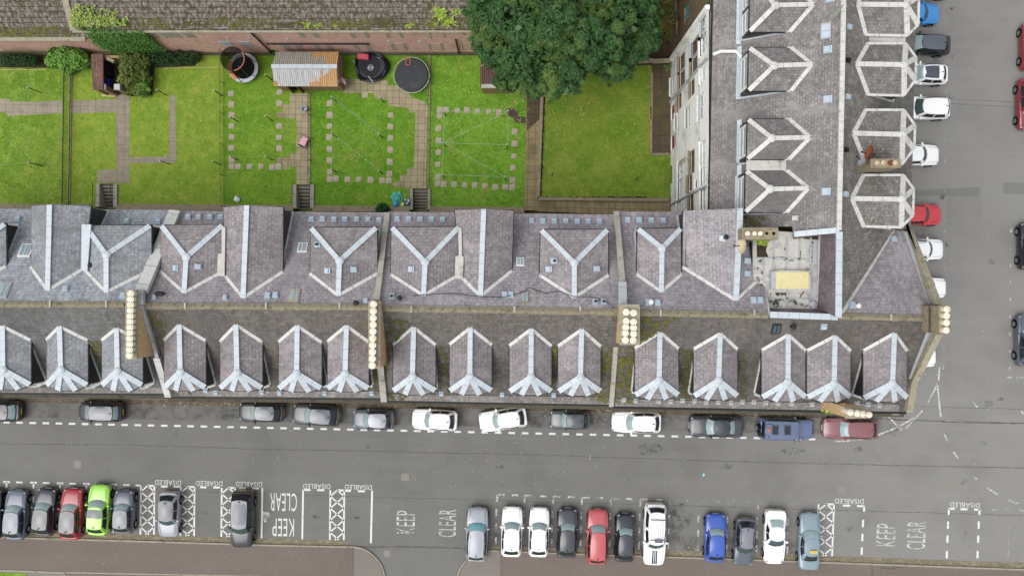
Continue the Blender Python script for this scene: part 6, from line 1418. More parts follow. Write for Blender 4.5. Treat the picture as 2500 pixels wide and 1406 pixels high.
# ferns and weeds on the crumbling roof
pF = PL((0,YW-.22,zr_), (5,YW-.22,zr_), (0,YW+7,zr_+4.6))
def fern(px, py, r, n, mat, label, group='weeds on the crumbling roof', name='roof_fern', pl=None):
    c = (pl or pF).at(px, py); mb = MB()
    for i in range(n):
        a = random.random()*6.28; L = r*random.uniform(.6,1.2); d = Vector((math.cos(a), math.sin(a), random.uniform(.3,1.0))).normalized(); o = c+Vector((random.uniform(-r,r)*.5,random.uniform(-r,r)*.5,0))
        for k in range(5):
            q = o+d*L*(k+1)/5-Vector((0,0,L*.25*(k/5)**2)); leaf(mb, q, Vector((random.gauss(0,.3),random.gauss(0,.3),1)).normalized(), r*.34, .5)
    tag(mk(name, mb, mat, at=c, nouv=True), label, 'fern', group)
for (x, y, r, n, lab) in ((723,58,.16,9,'tiny lime fern, leftmost in the row along the brick building eaves'),(751,60,.34,26,'bushy lime fern, larger one left of the shed ridge line on the roof edge'),(778,62,.26,20,'lime fern just right of the bushiest fern on the roof edge'),(820,63,.24,18,'lime fern growing on the roof edge above the shed right end'),(863,60,.14,9,'small lime fern on the roof edge above the red crate'),(950,62,.16,9,'small lime fern on the roof edge left of the bare trampoline'),(1000,62,.34,26,'bushy lime fern on the roof edge above the bare trampoline'),(982,28,.10,6,'tiny weed alone in the middle of the crumbling roof'),(888,28,.10,6,'tiny weed high on the crumbling roof above the trampoline with collapsed net'),(920,50,.10,6,'tiny weed near the roof edge between two ferns'),
    (1072,30,.55,60,'big lime fern patch on the roof beside the tree'),(1098,52,.5,50,'lime fern clump on the roof corner next to the tree'),(1064,58,.3,20,'small fern below the big fern patch by the tree'),(1112,30,.35,24,'fern clump touching the tree on the roof'),(470,57,.16,10,'tiny weed on the roof edge above the bricked window'),(495,56,.14,8,'tiny weed right of another one on the roof edge left of the two blue windows'),(283,33,.3,12,'flat yellowish weed on the roof above the ivy')):
    fern(x, y, r, n, M['leaf_lime'], lab)
t = empty('weed_bank', pF.at(240,50), 'long bank of pale green weeds along the step in the crumbling roof', 'weeds'); mb = MB()
for i in range(420):
    u = random.random(); x, y = 186+u*150*random.random()+random.gauss(0,3), 66-random.expovariate(1/ (16*(1-u*.6)))
    if y < 18: continue
    c = pF.at(x, y, .05); d = Vector((random.gauss(0,.4),random.gauss(.2,.4),1)).normalized()
    for k in range(4): leaf(mb, c+d*.12*(k+1), Vector((random.gauss(0,.4),random.gauss(0,.4),1)).normalized(), .24, .45)
link_leaves('weed_leaves', mb, m_leaf('pale_weed_leaf', C(150, 172, 82), C(176, 182, 112), .35, 1.2), t)
s = MB()
for i in range(10): c = pF.at(195+i*9, 60); s.tube(c, c+Vector((0,0,.4)), .012, 4)
mk('weed_stems', s, M['bark'], parent=t)
def weed_at(c, r, label, name='weed_tuft', mat=None, n=26):
    mb = MB()
    for i in range(n):
        d = Vector((random.gauss(0,.7),random.gauss(0,.7),1)).normalized()
        for k in range(3): leaf(mb, c+d*r*(k+1)/3, Vector((random.gauss(0,.4),random.gauss(0,.4),1)).normalized(), r*.5, .5)
    tag(mk(name, mb, mat or M['leaf_lime'], at=c, nouv=True), label, 'weed')
weed_at(P(2020,993,14.3), .5, 'bright green weed growing from the eaves beside the wallhead chimney', n=40)
weed_at(P(1853,588,17.2), .35, 'lime weeds under the wide stone chimney by the flat roof', n=30); weed_at(P(1866,589,17.0), .3, 'lime weeds at the right foot of the wide stone chimney', n=24)
# reeds right of the tree
t = gthing('reed_bed', 1640, 40, 'tall yellowing reeds between the tree and the unpainted stone wall', 'reeds'); mb = MB()
for i in range(900):
    b = P(random.uniform(1600,1652), random.uniform(-60,88), GZ); d = Vector((random.gauss(.1,.5),random.gauss(-.1,.5),1)).normalized(); L = random.uniform(.8,1.9); pr = b; w = Vector((-d.y,d.x,0)).normalized()*.03
    for k in range(1,5):
        q = b+d*L*k/4+Vector((d.x,d.y,0))*L*.5*(k/4)**2-Vector((0,0,L*.3*(k/4)**3)); j = len(mb.v); f = 1-k/4.6; g0 = 1-(k-1)/4.6
        mb.v += [pr-w*g0, pr+w*g0, q+w*f, q-w*f]; mb.f.append((j,j+1,j+2,j+3)); mb.uv.append(None); pr = q
link_leaves('reed_blades', mb, M['leaf_reed'], t); link_leaves('reed_plumes', (lambda m: ([leaf(m, P(random.uniform(1610,1650), random.uniform(-20,80), GZ+1.7), Vector((0,0,1)), .3, .3) for _ in range(40)], m)[1])(MB()), M['leaf_olive'], t)
weed_at(P(1630,165,GZ), .5, 'straggly yellow green weed at the foot of the white wall by the boundary wall', mat=M['leaf_olive'], n=40)
# ---- grass tufts over the lawns, daisies and fallen leaves
mb = MB()
areas = [(-60,165,150,500,M['leaf_bright']),(175,165,540,500,None),(550,135,755,505,None),(760,135,1045,508,None),(1052,135,1284,508,None),(1328,185,1632,480,None)]
n = 0
while n < 22000:
    a = random.choice(areas+areas[3:5]); x, y = random.uniform(a[0],a[2]), random.uniform(a[1],a[3])
    if any(in_poly(x, y, q) for q in PATHS) or any(abs(x-s[0]) < 7.5 and abs(y-s[1]) < 7.5 for s in STONES) or (a[0] == 1328 and x > 1585 and y < 380) or in_poly(x, y, [(243,446),(277,446),(277,510),(243,510)]) or in_poly(x,y,[(720,446),(760,446),(760,515),(720,515)]) or in_poly(x,y,[(1004,456),(1046,456),(1046,515),(1004,515)]): continue
    c = P(x, y, GZ); s = random.uniform(.03,.09); d = random.random()*6.28; w = Vector((math.cos(d),math.sin(d),0)); lean = Vector((random.gauss(0,.6),random.gauss(0,.6),1))
    j = len(mb.v); mb.v += [c-w*.02, c+w*.02, c+lean*s+w*.012, c+lean*s-w*.012]; mb.f.append((j,j+1,j+2,j+3)); mb.uv.append(None); n += 1
gt = mk('grass_tufts', mb, m_leaf('grass_blade', C(100, 142, 44), C(134, 164, 66), .5, .5), nouv=True); tag(gt, 'short uneven grass blades over all the garden lawns', 'grass', kind='stuff')
def scatter(name, label, spots, n, mat, smin, smax, z):
    mb = MB()
    for _ in range(n):
        a = random.choice(spots); x, y = (random.uniform(a[0],a[2]), random.uniform(a[1],a[3])) if len(a) == 4 else (random.gauss(a[0],a[2]), random.gauss(a[1],a[3]))
        c = P(x, y, z)+Vector((0,0,.02+random.random()*.02)); leaf(mb, c, Vector((random.gauss(0,.2),random.gauss(0,.2),1)).normalized(), random.uniform(smin,smax), .8)
    tag(mk(name, mb, mat, nouv=True), label, 'leaves', kind='stuff')
scatter('fallen_leaves', 'pale yellow leaves fallen under the tree on the square lawn', [(1325,190,1560,330),(1325,195,1430,280),(1200,240,1290,300),(1060,140,1280,240)], 260, m_leaf('fallen_pale_leaf', C(206, 200, 130), C(216, 210, 160), .3, 2), .05, .13, GZ)
scatter('daisies', 'white daisies dotted over the middle lawns', [(820,320,940,440,),(1060,280,1250,440),(0,175,150,240),(180,180,530,400),(1330,190,1620,470)], 240, m_leaf('daisy_white', C(226,226,210), C(226,226,210), .1, 2), .04, .08, GZ)
scatter('fallen_leaves', 'yellow leaves blown into the upper gutter and along the kerbs', [(1150,984,1290,1000),(1430,994,1540,1010),(900,982,1000,994),(1180,1000,1560,1050),(1600,1334,1710,1358),(1860,1340,2000,1368),(400,975,700,990),(1700,1000,2000,1014)], 420, m_leaf('fallen_yellow_leaf', C(196, 186, 140), C(206, 190, 120), .4, 2), .04, .13, .02)
scatter('road_litter', 'tiny pale scraps and grit dotted over the roads', [(0,1040,2150,1170),(0,1060,2150,1340),(2200,0,2480,1300),(1000,1050,1700,1200)], 420, m_leaf('pale_grit', C(206,204,196), C(206,204,196), .2, 2), .03, .09, .01)
scatter('roof_lichen_flecks', 'white flecks of lichen and moss on the slates', [(0,1,2,3)], 1, M['white'], .01, .02, -5) if False else None
# ================================================================ CARS
M['tyre'] = m_plain('tyre_rubber', C(30, 30, 31), .9, .1); M['rim'] = m_plain('alloy_rim', C(168, 170, 174), .35, .5, .5); M['arch'] = m_plain('wheel_arch_black', C(18, 18, 19), .9, .05)
M['carglass'] = m_plain('car_side_glass', C(34, 40, 46), .06, .6, var=.1); M['screen_pale'] = m_plain('painted_sky_sheen_windscreen', C(154, 174, 176), .07, .6, var=.14, scale=2.5); M['screen_blue'] = m_plain('turquoise_tinted_windscreen', C(128, 186, 196), .07, .6, var=.12, scale=2.5); M['screen_dark'] = m_plain('dark_windscreen', C(64, 80, 82), .07, .6, var=.2, scale=2.5)  # the pale screen has the sky's reflection painted into its glass colour
M['lamp'] = m_plain('clear_headlamp', C(150, 155, 160), .15, .5, var=.1); M['tail'] = m_plain('red_tail_lamp', C(150, 34, 40), .3, .5); M['plate_y'] = m_plain('yellow_number_plate', C(222, 190, 66), .5, .3); M['plate_w'] = m_plain('white_number_plate', C(214, 214, 210), .5, .3)
M['trim'] = m_plain('black_car_trim', C(28, 28, 30), .5, .35); M['sunroof'] = m_plain('tinted_glass_roof', C(76, 84, 92), .08, .55, var=.1)
def paint(n, r, g, b, k=None): return m_paint(n, C(r, g, b, k))
PT = dict(black=paint('black_paint',22,24,28), black2=paint('soft_black_paint',50,53,60), grey=paint('dark_grey_paint',72,78,82), graph=paint('graphite_paint',84,90,102), bluegrey=paint('blue_grey_paint',94,102,118), navy=paint('navy_black_paint',28,32,46),
    white=m_paint('white_paint', C(240,240,238,.92)), silver=paint('silver_paint',160,164,172), silver2=paint('pale_silver_paint',186,188,194), red=paint('deep_red_paint',160,30,42), coral=paint('rose_red_paint',188,84,88), maroon=paint('maroon_paint',134,84,88), lime=paint('lime_green_paint',164,226,84),
    blue=paint('royal_blue_paint',52,88,178), azure=paint('azure_blue_paint',52,140,210), jeep=paint('slate_blue_paint',94,108,140), taxi=paint('grey_blue_paint',132,150,160), bright=paint('bright_red_paint',206,52,62), roofgrey=paint('grey_roof_paint',122,125,132), roofblack=paint('black_roof_paint',54,59,66), dred=paint('dark_cherry_paint',136,40,52))
KIND = dict(   # hood length, windscreen run, roof end, tail run (fractions of length from nose), belt, roof height, tail deck
    hatch=dict(xw=.27, xf=.40, xr=.84, xt=.965, belt=.93, roof=1.48, boot=.92), suv=dict(xw=.25, xf=.37, xr=.88, xt=.975, belt=1.02, roof=1.66, boot=1.0), mpv=dict(xw=.20, xf=.33, xr=.88, xt=.975, belt=1.0, roof=1.62, boot=.98),
    saloon=dict(xw=.28, xf=.415, xr=.72, xt=.865, belt=.92, roof=1.44, boot=.95), coupe=dict(xw=.33, xf=.47, xr=.70, xt=.88, belt=.88, roof=1.36, boot=.92), estate=dict(xw=.27, xf=.40, xr=.86, xt=.975, belt=.92, roof=1.46, boot=.94),
    jeep=dict(xw=.27, xf=.33, xr=.965, xt=.985, belt=1.12, roof=1.85, boot=1.1), pickup=dict(xw=.285, xf=.385, xr=.90, xt=.975, belt=1.12, roof=1.80, boot=1.1))
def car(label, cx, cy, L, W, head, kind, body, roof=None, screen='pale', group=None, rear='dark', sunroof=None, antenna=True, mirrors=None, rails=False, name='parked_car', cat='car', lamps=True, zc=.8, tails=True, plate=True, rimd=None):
    k = KIND[kind]; p = P(cx, cy, zc); r = empty(name, (p.x, p.y, .014), label, cat, group, head, local=True)
    bm, rm = PT[body], PT[roof or body]; xn = L/2; X = lambda f: xn - f*L; hw = W/2; boxy = kind in ('jeep',)
    belt = k['belt']; nose = belt*.80 if not boxy else belt*.93; scale_h = 1.0
    # ---- lower body
    st = [(0,.60,.74),(.006,.72,.80),(.02,.82,.86),(.05,.90,.93),(.10,.955,.97),(.18,.985,1),(k['xw'],1,1),(.42,1,1),(.6,1,1),(.78,.995,1),(.90,.97,1),(.95,.93,.99),(.98,.87,.97),(.994,.79,.92),(1,.68,.84)]
    if boxy: st = [(0,.80,.85),(.01,.86,.97),(.03,.90,1),(.10,.92,1),(k['xw'],.94,1),(.34,.99,1),(.5,1,1),(.7,1,1),(.9,1,1),(.97,.99,1),(.992,.96,.98),(1,.90,.94)]
    rows = []
    for f, wf, hf in st:
        if f <= k['xw']: zd = nose + (belt-nose)*(f/k['xw'])**.7
        elif f >= k['xt']-.02: zd = k['boot']
        else: zd = belt + (k['boot']-belt)*max(0,(f-.5)/.5)
        zd = .30+(zd-.30)*hf; w = hw*wf; zb = .15+.10*(1-hf)*2; x = X(f); c = .045*(1-abs(f-.5))
        half = [(w*.86,zb),(w*.955,zb+.10),(w*.985,.42),(w,.58),(w*.985,zd-.16),(w*.945,zd-.06),(w*.86,zd-.012),(w*.5,zd+c*.75),(0,zd+c)]
        rows.append([Vector((x,y,z)) for y, z in half] + [Vector((x,-y,z)) for y, z in half[-2::-1]])
    mb = MB(); mb.grid(rows, True); mb.poly(rows[0][::-1]); mb.poly(rows[-1])
    # ---- greenhouse shell, as sections of one outline
    xw, xf, xr, xt = X(k['xw']), X(k['xf']), X(k['xr']), X(k['xt']); zb, zt = belt-.03, k['roof']-.07
    wbf, wbr = hw*.80, hw*(.86 if kind not in ('coupe','saloon') else .80); wrf, wrr = hw*.62, hw*(.66 if kind not in ('coupe','saloon') else .58)
    if boxy: wbf, wbr, wrf, wrr = hw*.90, hw*.96, hw*.80, hw*.84
    mid = hw*(.925 if not boxy else .97); midr = hw*(.70 if not boxy else .85); bul = .16 if not boxy else .04
    def S(sec, s, v, o=0.0):
        l = lambda a, b: a+(b-a)*v
        vv = v + .06*math.sin(PI*v)
        if sec == 'f': return Vector((l(xw,xf) - (bul+.05*(1-v))*s*s + .05*math.sin(PI*v)+o*.5, s*l(wbf,wrf), zb+(zt-zb)*vv+o*.8))
        if sec == 'r': return Vector((l(xt,xr) + .12*s*s*(.3 if boxy else 1) - .04*math.sin(PI*v)-o*.6, s*l(wbr,wrr), zb+(zt-zb)*vv+o*.7))
        sg = 1 if sec == 'l' else -1
        xa = l(xw,xf)-(bul+.05*(1-v)); xb = l(xt,xr)+.12*(.3 if boxy else 1); x = xa+(xb-xa)*s; m = 4*s*(1-s)
        y = (l(wbf,wrf)*(1-s)+l(wbr,wrr)*s); y += m*(l(mid,midr)-l((wbf+wbr)/2,(wrf+wrr)/2)) + .03*math.sin(PI*v)
        return Vector((x, sg*(y+o), zb+(zt-zb)*vv+o*.3))
    vs = [0,.25,.5,.75,1]; nf = 7; ns = 9
    def outline(v):
        o = [S('f', -1+2*i/(nf-1), v) for i in range(nf)]                      # right to left at the front
        o += [S('l', i/(ns-1), v) for i in range(1, ns)]
        o += [S('r', 1-2*i/(nf-1), v) for i in range(1, nf)]
        o += [S('R', 1-i/(ns-1), v) for i in range(1, ns-1)]
        return o
    mb.grid([outline(v) for v in vs], True)
    mk('body', mb, bm, parent=r, smooth=38)
    # ---- roof skin: from the front header to the rear header
    rr = []
    for i in range(ns):
        s = i/(ns-1); a, c = S('l', s, 1), S('R', s, 1); row = []
        for j in range(nf):
            t = -1+2*j/(nf-1); q = c.lerp(a, (t+1)/2)
            if i == 0: q = S('f', t, 1)
            if i == ns-1: q = S('r', t, 1)
            q = Vector((q.x, q.y, q.z + .075*(1-t*t)*(1-abs(2*s-1)**3)+.006)); row.append(q)
        rr.append(row)
    mk('roof', MB().grid(rr), rm, parent=r, smooth=60)
    # ---- glass
    def pane(sec, s0, s1, v0, v1, n=7, m=4, o=.010): return [[S(sec, s0+(s1-s0)*i/(n-1), v0+(v1-v0)*j/(m-1), o) for i in range(n)] for j in range(m)]
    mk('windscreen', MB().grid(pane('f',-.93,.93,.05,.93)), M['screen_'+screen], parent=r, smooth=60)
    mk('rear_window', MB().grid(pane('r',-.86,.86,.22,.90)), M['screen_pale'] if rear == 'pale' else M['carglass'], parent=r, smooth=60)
    for sec in ('l','R'):
        if kind == 'pickup': g = MB().grid(pane(sec,.06,.42,.12,.86)); g.grid(pane(sec,.52,.95,.12,.86))
        else:
            g = MB().grid(pane(sec,.10,.47,.12,.86)); g.grid(pane(sec,.51,.90 if kind not in ('saloon','coupe') else .86,.12,.86))
        mk('side_window', g, M['carglass'], parent=r, smooth=60)
    # ---- wheels
    wr = .335 if kind in ('suv','jeep','pickup') else .305
    for f in (.185, .80):
        for sg in (1,-1):
            y = sg*(hw*.985+.012)
            mk('wheel_arch', MB().tube((X(f), y-sg*.06, wr+.02), (X(f), y, wr+.02), wr+.075, 18), M['arch'], parent=r)
            o = mk('wheel', MB().tube((X(f), y-sg*.18, wr), (X(f), y+sg*.018, wr), wr, 18), M['tyre'], parent=r)
            g = MB().tube((X(f), y, wr), (X(f), y+sg*.026, wr), wr*.70, 16); mk('wheel_rim', g, rimd or M['rim'], parent=o)
            g = MB()
            for i in range(5):
                a = i*2*PI/5+.6; u = Vector((math.cos(a),0,math.sin(a))); g.bar(Vector((X(f), y+sg*.028, wr))+u*wr*.3, Vector((X(f), y+sg*.028, wr))+u*wr*.62, .05, .02, Vector((0,1,0)))
            mk('rim_openings', g, M['arch'], parent=o)
    # ---- lamps, plates, mirrors, trim
    zl = nose*.80
    for sg in (1,-1):
        if not boxy: g = MB().blob((X(.058), sg*hw*.70, zl+.09), (.18,.14,.08), 10, 6, sg*-.55)
        else: g = MB().tube((X(.0)-.02, sg*hw*.62, .84), (X(0)+.03, sg*hw*.62, .84), .12, 12)
        mk('headlight', g, M['lamp'], parent=r, smooth=50)
        if tails: mk('taillight', MB().blob((X(.972), sg*hw*.80, k['boot']-.10), (.06,.08,.12 if kind not in ('saloon','coupe') else .08), 10, 6, sg*.5), M['tail'], parent=r, smooth=50)
        q = S('l' if sg > 0 else 'R', .10, .10); mk('wing_mirror', MB().blob((q.x+.02, q.y+sg*.16, q.z+.06), (.10,.13,.09), 10, 6, sg*.25).bar((q.x,q.y-.02*sg,q.z+.02), (q.x+.02,q.y+sg*.08,q.z+.05), .07,.05), PT[mirrors or body], parent=r, smooth=50)
    mk('grille', MB().box((X(.012), 0, nose*.62), (.10, W*.50, .20)).box((X(.008), 0, .36), (.10, W*.56, .10)), M['trim'], parent=r)
    g = MB().bar(S('f',-.95,.015,.012), S('f',0,.015,.012), .07, .03); g.bar(S('f',0,.015,.012), S('f',.95,.015,.012), .07, .03); g.bar(S('f',-.6,.06,.02), S('f',.05,.10,.02), .025, .02); g.bar(S('f',.05,.06,.02), S('f',.65,.10,.02), .025, .02)
    mk('wipers', g, M['trim'], parent=r)
    g = MB()                                                                   # shut lines of bonnet, doors and tail
    zz = lambda f, y: (nose + (belt-nose)*(f/k['xw'])**.7)+.045*(1-abs(f-.5))*(1-(y/hw)**2*.6)+.002
    for sg in (1,-1):
        fs = [.05,.10,.16,.22,k['xw']-.01]
        for a, c in zip(fs, fs[1:]): g.bar((X(a), sg*hw*(.64+.5*(a-.05)), zz(a,hw*.7)), (X(c), sg*hw*(.64+.5*(c-.05)), zz(c,hw*.7)), .014, .012)
        for s in (.08,.49,.90):
            a, c = S('l' if sg > 0 else 'R', s, .0, .012), S('l' if sg > 0 else 'R', s, .98, .006); g.bar(a, c, .018, .012, Vector((1,0,0)))
    mk('shut_lines', g, M['trim'], parent=r)
    if plate: mk('number_plate', MB().box((X(1.0)-.005, 0, .62 if kind not in ('saloon','coupe') else .66), (.03, .52, .12)), M['plate_y'], parent=r); mk('number_plate', MB().box((X(0)+.008, 0, .46), (.03, .52, .11)), M['plate_w'], parent=r)
    if antenna: a = S('r', 0, 1); mk('roof_aerial', MB().bar((a.x+.20,0,a.z+.06), (a.x+.08,0,a.z+.14), .05, .06), M['trim'], parent=r)
    if sunroof:
        s0, s1, hwf = sunroof; g = []
        for i in range(5):
            s = s0+(s1-s0)*i/4; a, c = S('l',s,1), S('R',s,1); g.append([(lambda t: Vector((a.x, c.y+(a.y-c.y)*(t+1)/2, a.z+.075*(1-t*t)*(1-abs(2*s-1)**3)+.020)))(-hwf+2*hwf*j/4) for j in range(5)])
        mk('glass_roof', MB().grid(g), M['sunroof'], parent=r, smooth=60)
    if rails:
        for sg in ('l','R'):
            a, c = S(sg,.12,1), S(sg,.92,1); up = Vector((0,0,.06)); inn = Vector((0,-.06*(1 if sg == 'l' else -1),0)); mk('roof_rail', MB().bar(a+up+inn, c+up+inn, .045, .05), M['trim'] if body.startswith('b') or body.startswith('g') else M['rim'], parent=r)
    return r, S, X, k
LEFT, UP, RIGHT, DOWN = PI, PI/2, 0.0, -PI/2
t = R(-1.2)
G1, G2, G3, G4 = 'cars parked along the terrace kerb', 'cars nose out in the lower bays', 'cars parked end on beside the white tenement', 'cars along the far right kerb'
# row along the terrace
car('black car cut by the left edge, yellow rear plate showing, by the terrace kerb', -14, 1003, 4.3, 1.76, LEFT+t, 'hatch', 'black', group=G1, rear='pale')
car('black boxy car with grey roof alone at the left end of the terrace kerb', 245, 1005, 3.62, 1.66, LEFT+t, 'mpv', 'black', 'graph', group=G1, rear='pale')
car('black small hatchback, nearest the terrace row of two dark cars, left one', 637, 1006, 3.72, 1.66, LEFT+t, 'hatch', 'black', 'graph', group=G1)
car('black larger hatchback parked between a black hatchback and a grey roofed car', 771, 1013, 3.95, 1.74, LEFT+t+R(-3), 'hatch', 'black2', 'graph', group=G1)
car('dark car with light grey roof parked left of the white cars by the terrace', 911, 1024, 3.42, 1.66, LEFT+t, 'hatch', 'graph', 'silver', group=G1)
car('white hatchback parked straight, leftmost white car along the terrace', 1061, 1025, 3.75, 1.76, LEFT+t+R(-2), 'hatch', 'white', group=G1, screen='pale')
car('white hatchback parked crooked with its tail towards the terrace', 1228, 1024, 3.95, 1.74, LEFT+R(8), 'hatch', 'white', group=G1, screen='pale')
car('small dark grey hatchback with bright red tail lamps between two white cars', 1391, 1025, 3.28, 1.60, LEFT+t, 'hatch', 'grey', group=G1)
car('white five door estate with dark side windows, rightmost white car along the terrace', 1554, 1031, 4.05, 1.76, LEFT+t, 'estate', 'white', group=G1, screen='pale')
car('long black saloon with sunroof parked left of the blue off road vehicle', 1749, 1041, 4.4, 1.80, LEFT+t, 'saloon', 'black2', 'black2', group=G1, sunroof=(.15,.5,.7), rear='pale')
jr, S, X, k = car('slate blue off road vehicle with tail mounted spare wheel and roof panes', 1918, 1046, 4.35, 1.74, RIGHT+t, 'jeep', 'jeep', group=G1, screen='pale', name='off_road_vehicle', cat='car', antenna=False)
zr2 = k['roof']+.01
for f in (.55, .78): mk('roof_pane', MB().box((X(f), .05, zr2), (.50,.72,.05)), M['carglass'], parent=jr); mk('roof_pane_frame', MB().ring((X(f),.05,0), .0, .001, zr2, zr2+.01, 6).box((X(f)-.27,.05,zr2+.012),(.05,.8,.03)).box((X(f)+.27,.05,zr2+.012),(.05,.8,.03)).box((X(f),.43,zr2+.012),(.5,.05,.03)).box((X(f),-.33,zr2+.012),(.5,.05,.03)), PT['graph'], parent=jr)
mk('roof_light', MB().blob((X(.90), .05, zr2), (.11,.17,.06), 12, 4, half=True), m_plain('orange_lens', C(226, 96, 40), .3, .4), parent=jr, smooth=50)
g = MB()
for (f, y) in ((.94,.5),(.90,.55),(.955,.3),(.955,-.35),(.90,-.5),(.86,.52)): g.box((X(f), y, zr2+.01), (.07,.09,.04))
mk('roof_fittings', g, M['trim'], parent=jr)
sw = mk('spare_wheel', MB().tube((X(1.0)-.03, .05, .95), (X(1.0)-.27, .05, .95), .36, 20), M['tyre'], parent=jr); mk('spare_rim', MB().tube((X(1.0)-.26, .05, .95), (X(1.0)-.285, .05, .95), .22, 16), M['rim'], parent=sw)
mk('rear_ladder', MB().box((X(1.0)-.05, -.45, 1.0), (.12,.3,.7)), M['trim'], parent=jr); mk('snorkel', MB().tube((X(.27),-.80,1.0), (X(.33),-.80,1.9), .05, 8), M['trim'], parent=jr); mk('front_winch', MB().box((X(0)+.06,0,.62), (.16,1.4,.24)), M['trim'], parent=jr)
car('maroon hatchback at the corner beneath the wallhead chimney', 2077, 1046, 4.55, 1.76, LEFT+t, 'estate', 'maroon', group=G1, screen='pale')
# lower row, left block
u = R(-1.0)
car('dark car cut by the left edge, only its right wheels and side in view', -22, 1255, 4.1, 1.76, UP+u, 'hatch', 'black', group=G2)
car('dark blue grey hatchback nose out, leftmost whole car of the lower bays', 37, 1257, 4.05, 1.78, UP+u+R(-2), 'hatch', 'bluegrey', group=G2)
car('navy black hatchback nose out between blue grey and red cars', 108, 1250, 3.9, 1.76, UP+u+R(-4), 'hatch', 'navy', 'roofblack', group=G2)
car('deep red hatchback with black roof beside the lime green car', 173, 1255, 4.2, 1.8, UP+u+R(-2), 'hatch', 'red', 'roofblack', group=G2)
car('lime green hatchback with black roof panel nose out', 240, 1245, 4.15, 1.78, UP+u+R(-2), 'hatch', 'lime', group=G2, sunroof=(.02,.48,.97))
car('small graphite hatchback nose out beside the hatched bay strip', 301, 1250, 3.55, 1.68, UP+u, 'hatch', 'graph', group=G2)
car('silver hatchback with black roof reversed in a disabled bay, nose to the pavement', 411, 1256, 3.75, 1.74, DOWN+u, 'hatch', 'silver', 'roofblack', group=G2, screen='dark')
car('big black off road estate with grey glass roof, nose over the pavement', 591, 1267, 4.7, 1.88, DOWN+u, 'suv', 'black', 'graph', group=G2, screen='dark', sunroof=(.12,.9,.8))
# lower row, middle block
v = R(-2.0)
car('silver off road estate nose out beside the faded KEEP CLEAR words', 1164.5, 1304, 4.4, 1.82, UP+v, 'suv', 'silver', group=G2, rails=True, screen='blue')
car('white hatchback nose out, left one of two white cars in the middle bays', 1249.5, 1298, 4.1, 1.76, UP+v, 'hatch', 'white', group=G2)
car('white hatchback with red tail lamps, right one of two white cars in the middle bays', 1316, 1299, 4.05, 1.70, UP+v, 'hatch', 'white', group=G2, rails=True)
car('charcoal black hatchback nose out left of the rose red car', 1385, 1301, 4.05, 1.72, UP+v, 'hatch', 'black2', group=G2)
car('rose red off road estate nose out between two dark cars', 1458.5, 1310, 4.5, 1.78, UP+v, 'suv', 'coral', group=G2)
car('small navy black hatchback nose out beside the striped white pickup', 1526, 1312, 3.95, 1.66, UP+v, 'hatch', 'navy', 'black2', group=G2)
pr_, S, X, k = car('white pickup with roof rack and black bonnet stripes, nose to the pavement', 1598.5, 1304, 5.1, 1.86, DOWN+v, 'pickup', 'white', group=G2, screen='dark', name='pickup_truck', cat='pickup', antenna=False)
zq = k['roof']+.07; g = MB()
for f in (.475, .80): g.bar((X(f), -.62, zq+.05), (X(f), .62, zq+.05), .06, .05)
mk('rack_bar', g, M['trim'], parent=pr_); g = MB()
for i in range(6): g.box((X(.645), -.45+.18*i, zq-.035), (1.35,.05,.03))
mk('roof_ribs', g, M['plate_w'], parent=pr_); mk('roof_box', MB().box((X(.465), .12, zq+.08), (.26,.66,.10)), PT['graph'], parent=pr_)
nz = k['belt']*.80
def hz(f): return nz+(k['belt']-nz)*(f/k['xw'])**.7+.045*(1-abs(f-.5))+.006
for y0 in (-.155, 0, .155):
    g = MB()
    for a, c in ((.03,.08),(.08,.14),(.14,.20),(.20,.265)): g.poly([Vector((X(a),y0-.055,hz(a))), Vector((X(a),y0+.055,hz(a))), Vector((X(c),y0+.055,hz(c))), Vector((X(c),y0-.055,hz(c)))])
    mk('bonnet_stripe', g, M['trim'] if y0 else PT['graph'], parent=pr_)
car('royal blue hatchback nose out right of the empty bay', 1747, 1313, 3.95, 1.78, UP+v, 'hatch', 'blue', group=G2, screen='pale')
car('graphite hatchback reversed with red tail lamps, between royal blue and white cars', 1818.5, 1322, 3.95, 1.70, DOWN+v+R(-2), 'hatch', 'graph', 'roofgrey', group=G2, screen='dark', rails=True)
car('white coupe reversed with a tinted rear window in the right bays', 1893, 1311, 4.5, 1.80, DOWN+v, 'coupe', 'white', group=G2, screen='dark', antenna=False, tails=True, rear='pale')
tr, S, X, k = car('grey blue taxi saloon nose out with a yellow roof sign', 1977, 1321, 4.65, 1.76, UP+v, 'saloon', 'taxi', group=G2, screen='pale', name='taxi', cat='taxi', antenna=False)
q = S('l', .80, 1); zt2 = k['roof']+.03
sg = mk('taxi_sign', MB().box((X(.635), -.06, zt2+.05), (.22,.55,.14)), m_plain('yellow_taxi_sign', C(232, 206, 84), .5, .3), parent=tr)
def local_text(txt, parent, c, w, h, rot, mat, name):
    o = lettering(txt, 0, 0, 10, 10, 0, mat, None, 0, name=name); me = o.data
    xs = [q.co.x for q in me.vertices]; ys = [q.co.y for q in me.vertices]; mx, my, sx, sy = (min(xs)+max(xs))/2, (min(ys)+max(ys))/2, max(xs)-min(xs), max(ys)-min(ys); cr, sr = math.cos(rot), math.sin(rot)
    for q in me.vertices: a, e = (q.co.x-mx)/sx*w, (q.co.y-my)/sy*h; q.co = (c[0]+a*cr-e*sr, c[1]+a*sr+e*cr, c[2])
    o.parent = parent; o.location = (0,0,0); return o
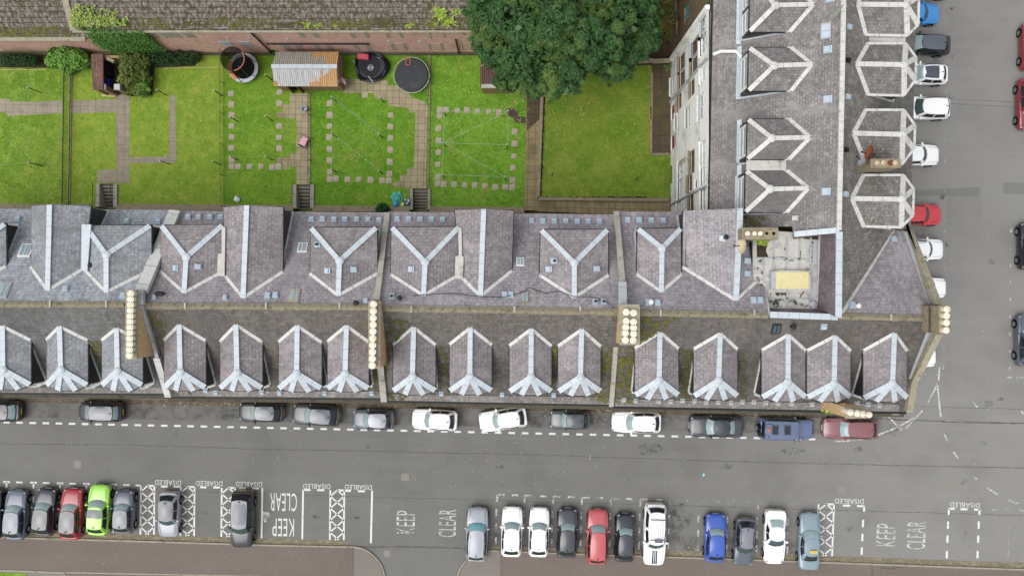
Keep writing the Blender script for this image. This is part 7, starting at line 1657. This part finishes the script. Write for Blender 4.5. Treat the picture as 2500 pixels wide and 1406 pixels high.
local_text('TAXI', sg, (X(.635), -.06, zt2+.124), .40, .13, -PI/2, M['trim'], 'sign_lettering')
# right street, end on
car('dark blue car cut by the top edge behind the white tenement', 2262, -30, 4.0, 1.72, RIGHT, 'hatch', 'blue', group=G3)
car('azure blue hatchback nose out near the top edge, half hidden by a slated bay', 2238, 33, 3.9, 1.74, RIGHT+R(-1), 'hatch', 'azure', group=G3, screen='dark')
car('black estate reversed with red tail lamp, below the azure car', 2256, 108, 4.3, 1.72, LEFT+R(-3), 'estate', 'black', 'graph', group=G3)
car('white car with a dark glass roof, reversed beside the white tenement', 2256, 181, 3.9, 1.72, LEFT+R(-1), 'hatch', 'white', group=G3, sunroof=(.0,.80,.86))
car('large white off road estate with its whole windscreen in view', 2258, 264, 4.05, 1.86, LEFT+R(-1), 'suv', 'white', group=G3, screen='dark')
car('white hatchback nose out below the chimney with satellite dishes', 2234, 378, 4.1, 1.76, RIGHT+R(-1), 'hatch', 'white', group=G3, screen='dark')
car('bright red hatchback nose out, only red car beside the tenement', 2240, 524, 4.05, 1.74, RIGHT+R(-1), 'hatch', 'bright', group=G3, screen='dark')
car('white off road estate with roof ribs nose out beside the corner gable', 2243, 609, 4.15, 1.76, RIGHT, 'suv', 'white', group=G3, screen='dark', rails=True)
car('small white car nose out behind the corner skew, half its bonnet in view', 2256, 703, 3.8, 1.74, RIGHT, 'hatch', 'white', group=G3, screen='dark')
car('white car almost hidden behind the mossy corner skew, lowest in its row', 2230, 872, 3.9, 1.68, RIGHT, 'hatch', 'white', group=G3, screen='dark')
# far right kerb
car('dark cherry car cut by the right edge, upper one of two reds', 2521, 113, 3.9, 1.74, UP, 'hatch', 'dred', group=G4)
car('dark cherry car cut by the right edge, lower and larger one of two reds', 2513, 254, 4.2, 1.78, DOWN, 'hatch', 'dred', group=G4)
car('black car cut by the right edge with two wheels showing', 2516, 601, 3.9, 1.74, UP, 'hatch', 'black', group=G4)
car('graphite grey car cut by the right edge, lowest on the far right kerb', 2510, 831, 4.3, 1.78, UP, 'estate', 'graph', group=G4)
